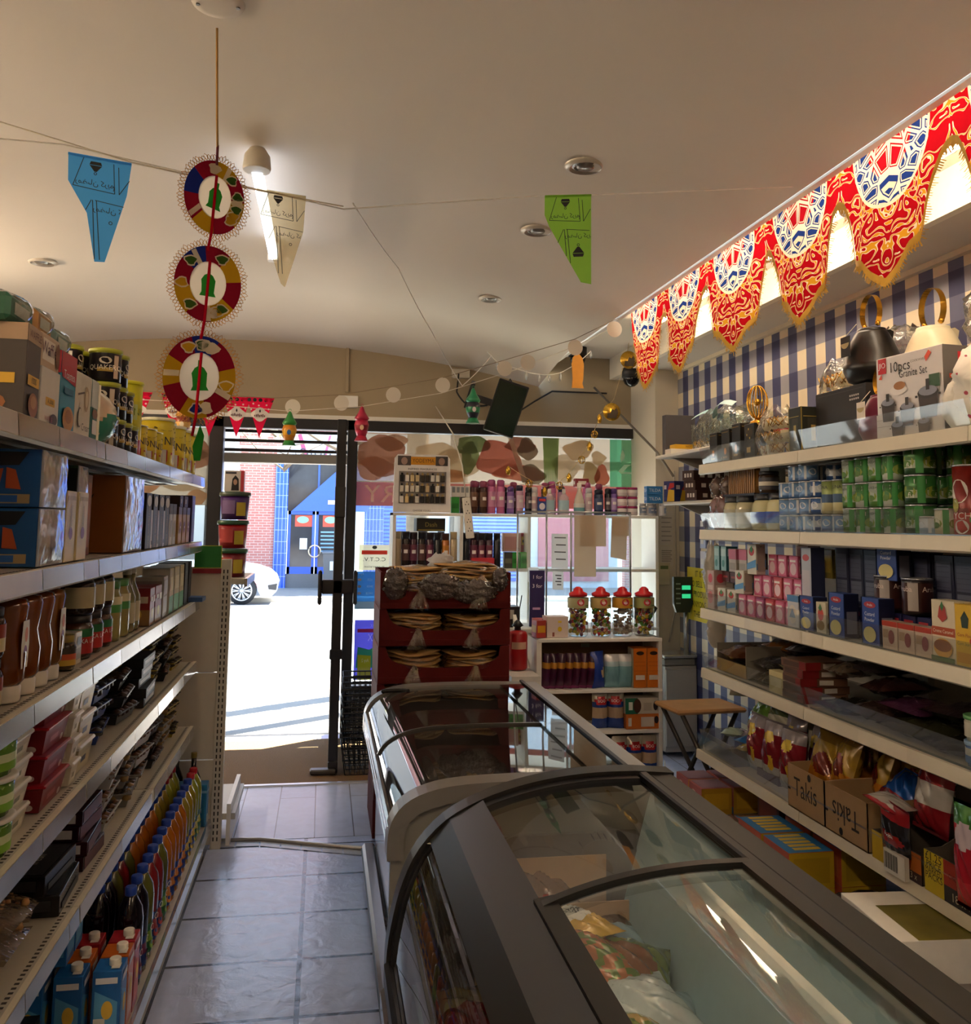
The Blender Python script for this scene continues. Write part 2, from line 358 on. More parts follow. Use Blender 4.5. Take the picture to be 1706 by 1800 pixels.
for i, t in enumerate([(.42, 2.1, .2, .14, 'b5685a'), (.36, 2.0, .14, .08, 'd98d74'), (.5, 2.2, .12, .06, 'c58a70'), (.6, 2.0, .1, .07, 'e2cbb0'), (.83, 2.1, .17, .12, 'ecdcc4'), (.98, 2.05, .2, .1, 'f0e4cc'), (.9, 1.95, .2, .05, 'd3895a'), (1.12, 2.2, .13, .08, '3f6b35'), (1.1, 2.1, .07, .12, '557d43'), (1.33, 2.1, .17, .16, 'b8423f'), (1.5, 1.99, .2, .07, 'c95a4a'), (1.5, 2.21, .12, .06, '8c4038'), (1.56, 2.18, .08, .08, '5c4a40'), (1.6, 1.97, .1, .08, '6f6f66'), (1.87, 2.03, .11, .1, 'efe6d6'), (1.98, 2.18, .12, .08, 'c9ab88'), (2.08, 2.0, .07, .09, '9d8a63'), (2.17, 1.98, .06, .08, 'c2493a'), (2.14, 2.12, .06, .05, 'd8c6a6')]):
    fb(*t, .0006*(i+1), i)
for i in range(9): fm.poly(F, [(1.7+.012*i, 1.905), (1.708+.012*i, 1.905), (1.75+.014*(i-4)+.01, 2.27), (1.74+.014*(i-4), 2.27)], filmm('4f8a38', .5), .014)
fm.poly(F, [(1.4, 2.27), (1.44, 2.27), (1.56, 1.93), (1.52, 1.92)], filmm('eadcc6', .5), .015)
fm.rect(F, .235, 2.24, 1.895, 1.905, M('f0e9dc'), .002)
fm.rect(F, .235, 2.46, 1.715, 1.895, filmm('9c5446', .6), 0)
Fm = lambda u, v, n: (-u, YF-.006-n, v)       # lettering on the outside, read from the street
fm.txt(Fm, 'RY', -.42, 1.80, .14, filmm('e8dfd0', .8), .002, 1.1)
fm.rect(F, 2.24, 2.46, 1.895, 2.275, filmm('4f7d55', .55), 0)
fm.poly(F, [(2.33, 2.0), (2.42, 2.0), (2.44, 2.015), (2.35, 2.015), (2.39, 2.06), (2.42, 2.075), (2.36, 2.075), (2.31, 2.02)], filmm('dfe6d6', .8), .003)
fm.poly(F, [(2.33, 2.09), (2.36, 2.12), (2.365, 2.15), (2.345, 2.2), (2.33, 2.16), (2.325, 2.12)], filmm('dfe6d6', .8), .003)
ob('window_graphic', fm, label='dull backlit food-print film with meat, garlic and herbs across the top of the shop window', cat='window graphic')
f2 = MB(); f2.rect(F, -1.69, -.85, 1.7, 2.275, filmm('b9a48c'), 0)
for i, (x, z, rx, rz, h) in enumerate([(-1.2, 2.1, .3, .15, '5d8a55'), (-.98, 2.08, .14, .14, 'b0705a'), (-1.0, 1.86, .16, .06, 'e0d0b6'), (-.92, 1.76, .07, .05, 'd9a27a'), (-1.4, 1.9, .2, .14, 'c98a62')]):
    f2.poly(F, [(max(-1.68, min(-.855, a)), b) for a, b in blob(x, z, rx, rz, h, i, 40+i)], filmm(h), .001*(i+1))
ob('window_graphic', f2, label='dull backlit food-print film on the narrow window beside the door, above the tall yellow tins', cat='window graphic')
# the open door leaf
dl = empty('door_1', None, None, (.1, 6.0, 0)); dl['kind'] = 'structure'
dm = MB()
dm.box(-.03, .03, 0, .055, .03, 2.26, m_dark, .004); dm.box(-.022, .022, .93, .985, .05, 2.22, m_dark, .004); dm.box(-.02, .02, .05, .95, 2.16, 2.24, m_dark); dm.box(-.02, .02, .05, .95, .06, .16, m_dark)
ob('leaf_frame', dm, dl); ob('glass', MB().box(-.004, .004, .05, .94, .16, 2.16, m_glass), dl)
hd = MB(); hd.box(-.1, .1, .0, .06, 1.13, 1.22, m_dark, .006); hd.box(-.125, -.1, -.01, .07, 1.06, 1.28, m_dark, .01); hd.box(.1, .125, -.01, .07, 1.06, 1.28, m_dark, .01)
ob('push_handle', hd, dl)
lk = MB(); lk.box(-.034, .034, -.012, .02, 1.62, 1.82, M('3a3a3c', .3, .7), .004); lk.box(-.04, .04, -.014, .02, .72, .78, m_dark, .004); ob('lock_plate', lk, dl)
ds = MB(); ds.box(-.14, .02, -.05, .02, .02, .05, M('55504a', .4, .5), .008); ds.box(-.03, .03, -.02, .04, .02, .09, m_dark, .005); ob('door_stop', ds, dl)
# roller grille box and rods outside, over the doorway
rg = MB()
for z in (2.29, 2.215, 2.14): rg.box(-.85, .3, YF+.31, YF+.33, z-.012, z+.012, m_dark)
rg.box(-.85, 2.6, YF+.28, YF+.36, 2.04, 2.115, M('8a8782', .5, .2), .005); rg.box(-.9, -.85, YF+.26, YF+.36, 0, 2.36, m_dark); rg.box(-.9, 2.6, YF+.25, YF+.4, 2.36, 2.6, M('7d7a76', .6))
ob('roller_grille', rg, label='half-raised security grille with grey bottom bar over the open doorway', cat='grille')

# ------------------------------------------------ ceiling fittings and lamps
def tube_light(loc, label, group, ln=1.15, warm='ffe6c8', power=9, par=True):
    t = empty('batten_light', label, 'ceiling light', loc, 0, group)
    ob('batten', MB().box(-.045, .045, -ln/2, ln/2, .03, .075, m_white, .006), t)
    tb = MB(); tb.tube([(0, -ln/2+.03, 0), (0, ln/2-.03, 0)], .018, M(warm, .5, 0, 0, 1, 0, power, key=('tube', warm, power)), 10); ob('tube', tb, t)
    for s in (-1, 1): ob('end_cap', MB().box(-.032, .032, s*ln/2-.03*(s > 0), s*ln/2+.03*(s < 0), -.032, .04, m_white, .008), t)
    return t
for i, y in enumerate((.0, 1.25, 2.5, 3.75, 5.0)):
    tube_light((2.0, y, 2.85), ORD[4-i] + ' lit tube from the window end in the trough behind the red valance', 'lit tubes above the wall shelving', power=TUBE_POWER)
for x, y in ((-.6, -.1), (-.6, -1.7)):  # unseen battens added behind the viewer to brighten ceiling and shelves
    tube_light((x, y, vault(x)-.11), 'added fill batten behind the viewer on the unseen rear ceiling', 'added fill battens over the unseen rear', 1.5, power=FILL_POWER)
for y in (2.6, 4.9): tube_light((-2.35, y, vault(-2.35)-.2), ('added fill batten over the hidden far aisle, nearer the viewer', 'added fill batten over the hidden far aisle, window end')[y > 4], 'added fill battens over the far aisle', 1.5, power=FILL_POWER*1.3)  # out-of-view battens added to brighten the window end of the ceiling
def rod_light():
    x, y0, y1 = -.3, 3.55, 4.75
    t = empty('batten_light', 'pale cool white tube with round end cap on the ceiling behind the clear pennant', 'ceiling light', (x, y0, cz(x, 4)-.075))
    ob('end_cap', MB().lathe([(.052, -.03), (.055, -.02), (.05, .03), (.03, .06)], M('cfc6b4', .5), 16), t)
    ob('tube', MB().tube([(0, .02, -.02), (0, y1-y0, -.02)], .024, M('dfeaff', .5, 0, 0, 1, 0, 1.3, key='cooltube'), 10), t)
    ob('end_cap', MB().box(-.03, .03, y1-y0-.01, y1-y0+.03, -.05, .05, m_white, .006), t)
rod_light()
def downlight(x, y, label, z=None):
    z = cz(x, y) if z is None else z
    t = empty('downlight', label, 'ceiling light', (x, y, z))
    ob('ring', MB().lathe([(.062, -.012), (.078, -.006), (.08, .002)], M('c9c0b0', .35, .3), 20, cap=False).lathe([(.05, -.004), (.062, -.012)], M('a59c8e', .3, .6), 20, cap=False), t)
    ob('bulb', MB().lathe([(.001, -.012), (.03, -.012), (.036, -.004), (.05, -.004)], M('8f8b84', .12, .5), 16, cap=False), t)
for x, y, d in ((.93, 3.2, 'round downlight on the ceiling nearest the red valance top'), (.93, 3.98, 'round downlight on the ceiling behind the green pennant'), (.95, 5.28, 'round downlight on the ceiling nearest the front wall'), (-1.6, 5.35, 'round downlight on the ceiling above the stacked oat tins'), (2.12, 4.12, 'round downlight in the trough behind the red valance')):
    downlight(x, y, d, 2.93 if x > 2 else None)
x, y = -.34, 2.55
mp = empty('ceiling_plate', 'round white blanking plate on the ceiling that the fringed discs hang from', 'ceiling plate', (x, y, cz(x, y)))
ob('plate', MB().lathe([(.075, -.004), (.07, -.012), (.05, -.014), (.001, -.014)], m_ceil, 24, cap=False), mp)
for s in (-1, 1): ob('screw', MB().lathe([(.006, -.017), (.006, -.01)], M('555049', .3, .8), 8, (s*.055, 0, 0)), mp)
# ================================================ the street outside
m_pave, m_road = M('a39d94', .85, 0, .14, 9, .25), M('8f8d8b', .9, 0, .2, 30, .3)
def zr(y): return -.14-.3*(y-9.4)/14
pv = MB(); pv.box(-14, 16, YF+.2, 9.25, -.1, 0, m_pave); struct('pavement_near', pv)
struct('kerb_near', MB().box(-14, 16, 9.25, 9.42, -.3, -.005, M('b0aaa0', .8, 0, .1, 8, .2)))
struct('road', MB().add([(-30, 9.4, zr(9.4)), (30, 9.4, zr(9.4)), (30, 23.6, zr(23.6)), (-30, 23.6, zr(23.6))], [(0, 1, 2, 3)], m_road))
struct('kerb_far', MB().box(-30, 30, 23.5, 23.75, -.7, -.33, M('c4bfb4', .8, 0, .1, 8)))
struct('pavement_far', MB().box(-30, 30, 23.75, 27.2, -.7, -.34, M('9c9890', .9, 0, .15, 6)))
ZB = -.34
m_brick = node_mat('red_brick', tile_nodes('c27a72', 'cc877d', 'd6c2ba', .225, .075, .5, (0, 0, 0), .008, .2), .9)
YB = 27.0
b = empty('outside_building', 'red brick shop building with blue door surround across the street', 'building', (-.38, YB, ZB))
wl = MB().box(-12, -2.2, 0, .3, 0, 9, M('b8b4ae', .7)); ob('rendered_wall', wl, b)
wb = MB(); wb.box(-2.05, -1.02, 0, .3, 0, 4.0, m_brick); 
for wb in (wb, MB().box(9.5, 16, 0, .3, 0, 9, m_brick), MB().box(-2.3, 3.6, .05, .3, 4.1, 9, m_brick)):
    o = ob('brick_wall', wb, b)

    for p in o.data.vertices: p.co = (p.co.x, p.co.z, -p.co.y)
    o.rotation_euler = (PI/2, 0, 0)
ob('drainpipe', MB().tube([(-2.14, -.06, 0), (-2.14, -.06, 8)], .07, M('d9dde2', .5), 8), b)
bl = '3a66d8'
pm = node_mat('blue_glazed_tile', tile_nodes('2f5ed0', '3565d6', 'a9c4f4', .1, .33, 0, (0, 0, 0), .006, .02), .25)
pl = MB().box(-1.02, -.66, 0, 3.75, -.1, .3, pm); o = ob('tiled_pilaster', pl, b); o.rotation_euler = (PI/2, 0, 0); o.location = (0, .2, 0)
pr = MB().box(1.55, 2.1, 0, 3.75, -.1, .3, pm); o = ob('tiled_pilaster', pr, b); o.rotation_euler = (PI/2, 0, 0); o.location = (0, .2, 0)
fs = MB(); X0 = lambda u, v, n: (u, -.12-n, v)
fs.box(-.42, 3.6, -.1, .2, 3.7, 4.5, M('c9d6ea', .5)); fs.txt(X0, 'Smart Dental', .95, 3.86, .3, M('3a4560'), .01); fs.poly(X0, [(-.2, 4.4), (-.1, 4.45), (.12, 3.75), (.0, 3.72)], M('b04a78'), .008); fs.poly(X0, [(.7, 4.4), (.76, 4.42), (.62, 3.72), (.54, 3.74)], M('c25a86'), .008)
ob('fascia_sign', fs, b)
mb = M(bl, .4); gd = M('3f4248', .08, 0, .3, 3)
dr = MB()
dr.prism([(-.3, 2.2), (1.9, 2.2), (1.9, 3.75), (1.35, 3.75)], .1, mb, X=lambda u, v, n: (u, -.02-n, v))
dr.rect(X0, .72, 1.12, 2.4, 2.52, M('f2f4f6'), .04); dr.poly(X0, [(1.2, 3.25), (1.34, 3.3), (1.36, 3.1), (1.3, 2.9), (1.24, 3.1)], M('e8eaf0'), .04)
ob('sloping_board', dr, b)
tw = MB(); tw.box(-.42, 1.5, .1, .15, 2.2, 3.7, gd); tw.box(.42, .47, .02, .12, 2.2, 3.7, mb); tw.box(-.42, 1.9, .0, .12, 3.66, 3.74, M('6f737a')); ob('transom_window', tw, b)
for i, (x0, x1) in enumerate(((-.4, .37), (.39, 1.16))):
    d = ob('shop_door', MB().box(x0, x0+.08, 0, .1, .4, 2.2, mb).box(x1-.08, x1, 0, .1, .4, 2.2, mb).box(x0, x1, 0, .1, .4, .6, mb).box(x0, x1, 0, .1, 2.1, 2.2, mb), b)
    g = MB().box(x0+.08, x1-.08, .04, .06, .6, 2.1, gd); XX = lambda u, v, n: (u, .035-n, v)
    g.rect(XX, x0+.2, x1-.08, 1.75, 2.08, M('c4503f'), .002); g.ell(XX, x0+.42, 1.95, .17, .1, M('8fc9a8'), .004)
    if i == 0: g.rect(XX, -.05, .16, 1.1, 1.42, M('e6eaf0'), .004)
    else:
        for k in range(6): g.rect(XX, x0+.15, x1-.12-.05*(k % 2), 1.58-.11*k, 1.62-.11*k, M('7fb2d8'), .004)
    ob('door_glass', g, d)
ob('ring_handle', MB().tube([(.38+.17*math.cos(a), -.05, 1.05+.17*math.sin(a)) for a in [2*PI*i/20 for i in range(20)]], .022, M('e6d2b4', .3, .3), 6, True), b)
ob('plinth', MB().box(-.42, 3.6, -.02, .2, 0, .4, M('77777a', .8)), b)
sw = MB(); sw.box(2.1, 3.6, .0, .2, .4, 3.7, M('2c55c2', .4))
for k in range(28): sw.box(2.15, 3.55, -.02, 0, .5+.11*k, .56+.11*k, M('4f86d8', .4))
ob('shutter', sw, b)
s3 = MB(); s3.box(3.6, 9.5, .0, .25, 0, 9, M('cfd2d8', .7)); s3.box(4.3, 6.6, -.06, 0, .2, 2.9, M('3a62c8', .4)); s3.box(7.0, 9.2, -.06, 0, .2, 2.9, M('b86a72', .6))
for k in range(24): s3.box(4.35, 6.55, -.08, -.06, .3+.105*k, .355+.105*k, M('7fa6e0', .4))
ob('shop_front', s3, b)
for o in b.children:
    if o.name.split('.')[0] in ('fascia_sign', 'sloping_board', 'transom_window', 'shop_door', 'ring_handle', 'plinth', 'shutter', 'shop_front'): o.location.x = -.24
sg = empty('street_sign', 'small white parking notice on a grey post across the street', 'street sign', (-2.62, 26.2, ZB))
ob('post', MB().tube([(0, 0, 0), (0, 0, 3.1)], .035, M('b8bcc0', .4, .5), 8), sg)
n = MB().box(-.25, .25, -.06, -.04, 2.05, 2.75, M('eef2f4', .5)); X1 = lambda u, v, q: (u, -.062-q, v)
for k in range(5): n.rect(X1, -.17+.02*(k % 3), .17-.03*(k % 2), 2.6-.1*k, 2.63-.1*k, M('4a4a50'))
ob('notice', n, sg)
bn = empty('wheelie_bin', 'grey wheelie bin with white label standing by the blue doors', 'bin', (.30, 26.4, ZB))
ob('body', MB().add([(-.24, -.24, .06), (.24, -.24, .06), (.24, .24, .06), (-.24, .24, .06), (-.3, -.3, 1.0), (.3, -.3, 1.0), (.3, .3, 1.0), (-.3, .3, 1.0)], [(0, 1, 2, 3), (4, 5, 6, 7), (0, 1, 5, 4), (1, 2, 6, 5), (2, 3, 7, 6), (3, 0, 4, 7)], M('5a5f66', .5)).rect(lambda u, v, n: (u, -.295-n, v), -.1, .22, .55, .8, M('d4ecf0'), .005), bn)
ob('lid', MB().box(-.33, .33, -.34, .33, 1.0, 1.07, M('6c727a', .4), .03), bn)
for s in (-1, 1): ob('wheel', MB().tube([(s*.28, .2, .1), (s*.34, .2, .1)], .1, M('222222'), 12), bn)
# the silver car, nose towards +x
def car():
    c = empty('car', 'silver car parked at the far kerb facing past the blue shop', 'car', (-1.88, 22.7, zr(22.7)))
    body = M('aab2be', .25, .35, .02, 2, coat=.6)
    # side profile: x forward from the front axle, z
    top = [(-3.6, .8), (-3.55, 1.02), (-2.9, 1.08), (-2.2, 1.46), (-1.2, 1.46), (-.5, 1.06), (-.1, 1.0), (.3, .93), (.62, .82), (.78, .68), (.84, .52), (.8, .3), (.7, .2)]
    arch = lambda cx: [(cx+.37*math.cos(a), .33+.37*math.sin(a)) for a in [PI*k/8 for k in range(9)]]
    out = top + [(.45, .18)] + arch(0)[0:9] + [(-.6, .17), (-2.1, .17)] + [(x, z) for x, z in arch(-2.62)] + [(-3.3, .22), (-3.55, .3)]
    ob('body', MB().prism(out, .85, body, X=lambda u, v, n: (u, n, v)), c)
    gw = MB(); gw.poly(lambda u, v, n: (u, -n, v), [(-2.7, 1.06), (-2.1, 1.4), (-1.3, 1.4), (-.7, 1.06)], M('30343a', .05), .006); ob('side_window', gw, c)
    tr = MB(); tr.poly(lambda u, v, n: (u, -n, v), [(.6, .46), (.82, .5), (.8, .34), (.62, .36)], M('2a2c30'), .006); tr.poly(lambda u, v, n: (u, -n, v), [(.5, .72), (.76, .7), (.8, .62), (.55, .63)], M('9aa4b0', .1), .006); ob('headlamp', tr, c)
    for x in (0, -2.62):
        w = ob('wheel', MB().tube([(x, -.03, .33), (x, .18, .33)], .335, M('24262a', .7), 28), c)
        rim = MB()
        rim.lathe([(.245, 0), (.235, .02), (.22, .02), (.215, 0)], M('d6dbe4', .3, .5), 28, cap=False, X=Matrix.Translation((x, -.04, .33)) @ Matrix.Rotation(PI/2, 4, 'X'))
        for k in range(10):
            a = 2*PI*k/10
            for da in (-.1, .1): rim.tube([(x+.05*math.cos(a), -.05, .33+.05*math.sin(a)), (x+.225*math.cos(a+da), -.05, .33+.225*math.sin(a+da))], .012, M('d6dbe4', .3, .5), 5)
        rim.tube([(x, -.06, .33), (x, -.02, .33)], .05, M('c3c9d2', .3, .5), 12); ob('rim', rim, w)
car()
# street trees in front of the shop: the trunk shows through the window, its shadow falls on the pavement
tk = M('6f6252', .9, 0, .3, 12, .5)
t = empty('street_tree', 'tree trunk at the kerb seen through the shop window above the perfume shelves', 'tree', (.9, 9.05, 0))
ob('trunk', MB().tube([(0, 0, 0), (.02, 0, 1.2), (0, .02, 2.6), (.05, 0, 4.5)], [.15, .12, .11, .09], tk, 10), t)
br = MB()
for i, (a, z) in enumerate(((.5, 2.9), (2.2, 3.2), (3.7, 3.0), (5.2, 3.6), (1.3, 4.0))):
    br.tube([(0, 0, z), (.7*math.cos(a), .6*math.sin(a), z+.9), (1.3*math.cos(a+.3), 1.2*math.sin(a+.3), z+1.9)], [.05, .03, .012], tk, 6)
ob('branches', br, t)
t = empty('shadow_post', 'dark post outside the shop window, added to cast the second pavement shadow', 'post', (1.25, 8.55, 0))  # post added, its height and width shaped for the second shadow stripe
ob('post', MB().tube([(0, 0, 0), (0, 0, 5.6)], .085, M('4a4c50', .5), 8), t)
t2 = empty('street_tree', 'bare tree on the far pavement reflected and seen over the grille', 'tree', (-1.1, 25.0, ZB))
bq = MB(); q = random.Random(4)
for k in range(16):
    a, z = q.uniform(0, 6.28), q.uniform(3.5, 5.5); bq.tube([(.0, 0, z-.4), (.6*math.cos(a), .5*math.sin(a), z), (1.3*math.cos(a+.4), 1.1*math.sin(a+.4), z+q.uniform(-.2, .8))], [.03, .02, .008], tk, 5)
ob('branches', bq, t2); ob('trunk', MB().tube([(1.78, 0, 0), (1.75, 0, 2), (1.72, 0, 4), (1.5, 0, 6)], [.13, .11, .09, .05], tk, 8).tube([(1.73, 0, 3.7), (.9, 0, 4.1), (-.4, 0, 4.9)], [.06, .04, .015], tk, 6), t2)
lf = MB()
for k in range(60): lf.ball((q.uniform(-1.2, .3), q.uniform(-.4, .4), q.uniform(4.05, 4.7)), q.uniform(.05, .1), M('dfe0b4', .8), 6)
ob('leaves', lf, t2)
# ================================================ shelving
m_steel, m_lip, m_strip = M('c9c2b2', .45, .1, .05), M('e8dfc8', .4, 0, .03), M('c7c6c6', .18, .75, .12, 9)
m_back = M('d8d0be', .6, 0, .04); m_acry = clear('e9eef0', 1.3, .04, 0, 40, .1)
def bay(label, y0, y1, side, xf, xb, zs, base, lips, riser=False, group=None):
    """one shelving bay: side +1 faces +x (aisle), -1 faces -x"""
    t = empty('gondola_shelf_bay', label, 'shelving', (0, (y0+y1)/2, 0), 0, group); h = (y1-y0)/2-.002
    lo, hi = min(xf, xb), max(xf, xb); zt = max(zs)+.03
    bp = MB(); n = 7
    for k in range(n): bp.box(xb-.012, xb+.012, -h, h, .1+(zt-.1)*k/n, .1+(zt-.1)*(k+1)/n-.006, m_back)
    ob('back_panel', bp, t)
    for yy in (-h, h-.03):
        u = MB().box(xb+side*.012-.0, xb+side*.042, yy, yy+.03, 0, zt, m_steel)
        ob('slotted_upright', u, t)
    for i, z in enumerate(zs):
        s = MB().box(xb+side*.03, xf-side*.006, -h, h, z-.03, z, m_steel)
        for yy in (-h+.004, h-.016): s.prism([(xb+side*.04, z-.03), (xf-side*.05, z-.03), (xb+side*.04, z-.05)], .012, m_steel, X=lambda u, v, q, yy=yy: (u, yy+q, v))
        for k in range(3): s.box(xb+side*(.12+.1*k)-.012, xb+side*(.12+.1*k)+.012, -h, h, z-.037, z-.03, m_steel)
        if side > 0:
            for k in range(int(h*2/.02)): s.box(xf-.024, xf-.014, -h+.02*k, -h+.02*k+.008, z, z+.0006, M('4b463e', .8))
        so = ob('shelf', s, t); L = MB(); sl = side*.012
        L.prism([(xf-side*.006, z-.044), (xf+sl*.2, z-.05), (xf+sl, z-.044), (xf+sl*.7, z+.002), (xf-side*.006, z+.002)], 2*h, m_lip, X=lambda u, v, q: (u, -h+q, v))
        a = -h
        while a < h-.05:
            b2 = min(h-.002, a+RN.choice([.28, .34, .5])); tone = lips if RN.random() > .25 else M('cdc8c6' if side > 0 else 'e5dcc6', .25, .3 if side > 0 else 0, .08, 12)
            if side > 0 or RN.random() < .12: L.add([(xf+sl*1.15, a+.004, z-.043), (xf+sl*1.15, b2, z-.043), (xf+sl*.85, b2, z+.001), (xf+sl*.85, a+.004, z+.001)], [(0, 1, 2, 3)], tone)
            a = b2
        ob('price_strip', L, so)
        if riser: ob('clear_guard', MB().add([(xf-side*.012, -h+.01, z), (xf-side*.012, h-.01, z), (xf+side*.012, h-.01, z+.085), (xf+side*.012, -h+.01, z+.085)], [(0, 1, 2, 3)], m_acry).box(xf-side*.014-.002, xf-side*.014+.002, -h+.01, h-.01, z, z+.006, m_acry), so)
    if base:
        bx, bz = base
        b = MB().box(xb+side*.03, bx-side*.004, -h, h, bz-.03, bz, m_steel); ob('base_shelf', b, t)
        L = MB(); L.prism([(bx-side*.004, bz-.045), (bx+side*.012, bz-.04), (bx+side*.008, bz+.002), (bx-side*.004, bz+.002)], 2*h, m_lip if side < 0 else m_strip, X=lambda u, v, q: (u, -h+q, v)); ob('base_lip', L, t)
        if bz < .3: ob('plinth', MB().box(bx-side*.03-.008, bx-side*.03+.008, -h, h, 0, bz-.03, m_steel), t)
        if riser: ob('clear_guard', MB().add([(bx-side*.008, -h+.01, bz), (bx-side*.008, h-.01, bz), (bx+side*.012, h-.01, bz+.085), (bx+side*.012, -h+.01, bz+.085)], [(0, 1, 2, 3)], m_acry), t)
    return t
LZ = [1.80, 1.487, 1.205, .908, .602]; LB = .165
for a, b, d in ((.6, 1.6, 'cream metal shelving bay closest to the viewer on the date and oat side'), (1.6, 2.6, 'cream metal shelving bay holding the red tubs and waffle packs'), (2.6, 3.65, 'cream metal shelving bay holding the black oat tins'), (3.65, 4.7, 'cream metal shelving bay beside the door end, holding tall yellow tins')):
    bay(d, a, b, 1, -.60, -1.05, LZ, (-.5, LB), m_strip, group='bays of the aisle shelving')
RZ = [1.905, 1.575, 1.18, .885]; RB = .49
for a, b, d in ((3.42, 4.42, 'cream wall shelving bay holding glass jars and pink packet boxes'), (2.42, 3.42, 'cream wall shelving bay holding the teapots and green tins'), (1.42, 2.42, 'cream wall shelving bay past the boxed pan set, at the frame edge')):
    bay(d, a, b, -1, 1.90, 2.46, RZ, (1.87, RB), M('efe6cf', .4, 0, .05), True, 'bays of the wall shelving')
# end panel with slotted post
t = empty('gondola_end', 'tall cream shelving end panel with slotted post beside the doorway', 'shelving', (-.75, 4.78, 0))
e = MB()
for k, (a, b) in enumerate(((.02, .42), (.425, .84), (.845, 1.36))): e.box(-.32, .25, .0, .02, a, b, M('cdc4b2', .5, 0, .05))
ob('panel', e, t)
p = MB().box(.25, .30, -.012, .03, 0, 1.40, m_steel, .003)
for k in range(44):
    for s in (.262, .28): p.box(s, s+.006, -.0135, -.011, .04+.03*k, .058+.03*k, M('2a2824', .8))
ob('slotted_post', p, t)
t = empty('end_shelf', 'low cream end shelf turned to the doorway behind the slotted post', 'shelving', (-.75, 5.05, 0))
ob('board', MB().box(-.3, .36, -.22, .3, 1.27, 1.30, m_steel).box(-.3, .36, -.22, .3, .12, .15, m_steel), t); ob('plinth', MB().box(.32, .34, -.24, .3, 0, .2, M('e6e2da', .4)), t)
ob('price_strip', MB().box(.36, .375, -.22, .3, 1.26, 1.3, m_strip), t)

# ================================================ freezers
m_frame, m_grey, m_glossy = M('272523', .32, .3, .06), M('8d8984', .35, .3, .05), M('c3c5ca', .12, .55, .03)
m_lid = clear('eef1f0', 1.2, .02); m_liner = M('5c5450', .5, 0, .1)
def arc(prof, y, w, r, m, mb, up=0.0):
    """a moulded strip w wide (along y) and r thick that follows the profile"""
    n = len(prof); P = []
    for i, (x, z) in enumerate(prof):
        a, b = prof[max(0, i-1)], prof[min(n-1, i+1)]; dx, dz = b[0]-a[0], b[1]-a[1]; L = math.hypot(dx, dz); nx, nz = -dz/L, dx/L
        P.append(((x+nx*up, z+nz*up), (x+nx*(up-r), z+nz*(up-r))))
    vs = []; fs = []
    for (a, b) in P: vs += [(a[0], y, a[1]), (a[0], y+w, a[1]), (b[0], y+w, b[1]), (b[0], y, b[1])]
    for i in range(n-1):
        for k in range(4): fs.append((4*i+k, 4*i+(k+1) % 4, 4*i+4+(k+1) % 4, 4*i+4+k))
    fs += [(0, 1, 2, 3), (4*n-4, 4*n-3, 4*n-2, 4*n-1)]
    return mb.add(vs, fs, m)
def smooth(pr, k=3):
    out = []
    for i in range(len(pr)-1):
        p0, p1, p2, p3 = pr[max(0, i-1)], pr[i], pr[i+1], pr[min(len(pr)-1, i+2)]
        for j in range(k):
            t = j/k; out.append(tuple(.5*(2*p1[a]+(p2[a]-p0[a])*t+(2*p0[a]-5*p1[a]+4*p2[a]-p3[a])*t*t+(3*p1[a]-p0[a]-3*p2[a]+p3[a])*t**3) for a in (0, 1)))
    return out+[pr[-1]]
def sheet(prof, y0, y1, m, mb, ny=1):
    n = len(prof); vs = [(x, y0+(y1-y0)*j/ny, z) for j in range(ny+1) for x, z in prof]
    return mb.add(vs, [(j*n+i, j*n+i+1, (j+1)*n+i+1, (j+1)*n+i) for j in range(ny) for i in range(n-1)], m, True)
# far freezer
FP = smooth([(.225, .60), (.225, .655), (.235, .705), (.268, .75), (.335, .782), (.45, .80), (.7, .805), (1.02, .80)])
y0, y1 = 2.86, 4.55
t = empty('chest_freezer', 'low grey glass-topped chest freezer in front of the red bread rack', 'freezer', (0, 0, 0))
b = MB(); b.box(.29, 1.06, y0, y1, .03, .09, m_frame); b.box(.285, .30, y0+.01, y1-.01, .09, .6, m_glossy); b.box(1.04, 1.07, y0, y1, .09, .78, m_grey); b.box(.285, 1.07, y1-.03, y1, .09, .76, m_grey)
ob('cabinet', b, t)
e = MB(); e.prism([(.222, .02)]+FP+[(1.07, .79), (1.07, .02)], .03, M('87847c', .45, .1, .05), X=lambda u, v, n: (u, y0-.03+n, v)); ob('end_wall', e, t)
ln = MB(); ln.box(.33, .34, y0+.03, y1-.06, .3, .74, m_liner); ln.box(1.0, 1.01, y0+.03, y1-.06, .3, .74, m_liner); ln.box(.33, 1.0, y0+.02, y0+.03, .3, .74, m_liner); ln.box(.33, 1.0, y1-.07, y1-.06, .3, .74, m_liner); ln.box(.33, 1.0, y0+.03, y1-.06, .28, .3, m_liner); ob('liner', ln, t)
c = MB(); arc(FP, y0-.05, .09, .05, m_grey, c, .012); ob('end_cap', c, t); c = MB(); arc(FP, y1-.08, .09, .05, m_grey, c, .01); ob('end_cap', c, t)
c = MB()
for z, w, m in ((.6, .03, m_glossy), (.632, .03, M('d9d0d4', .15, .7)), (.664, .03, m_glossy)): c.box(.215, .235, y0-.02, y1-.02, z, z+w, m, .008)
c.box(.222, .29, y0, y1-.02, .58, .6, m_frame); ob('side_rail', c, t)
ob('bumper_rail', MB().box(.225, .285, y0-.04, y1, .03, .075, M('a59a98', .25, .5), .012).box(.22, .23, y0-.04, y1, .045, .05, m_frame), t)
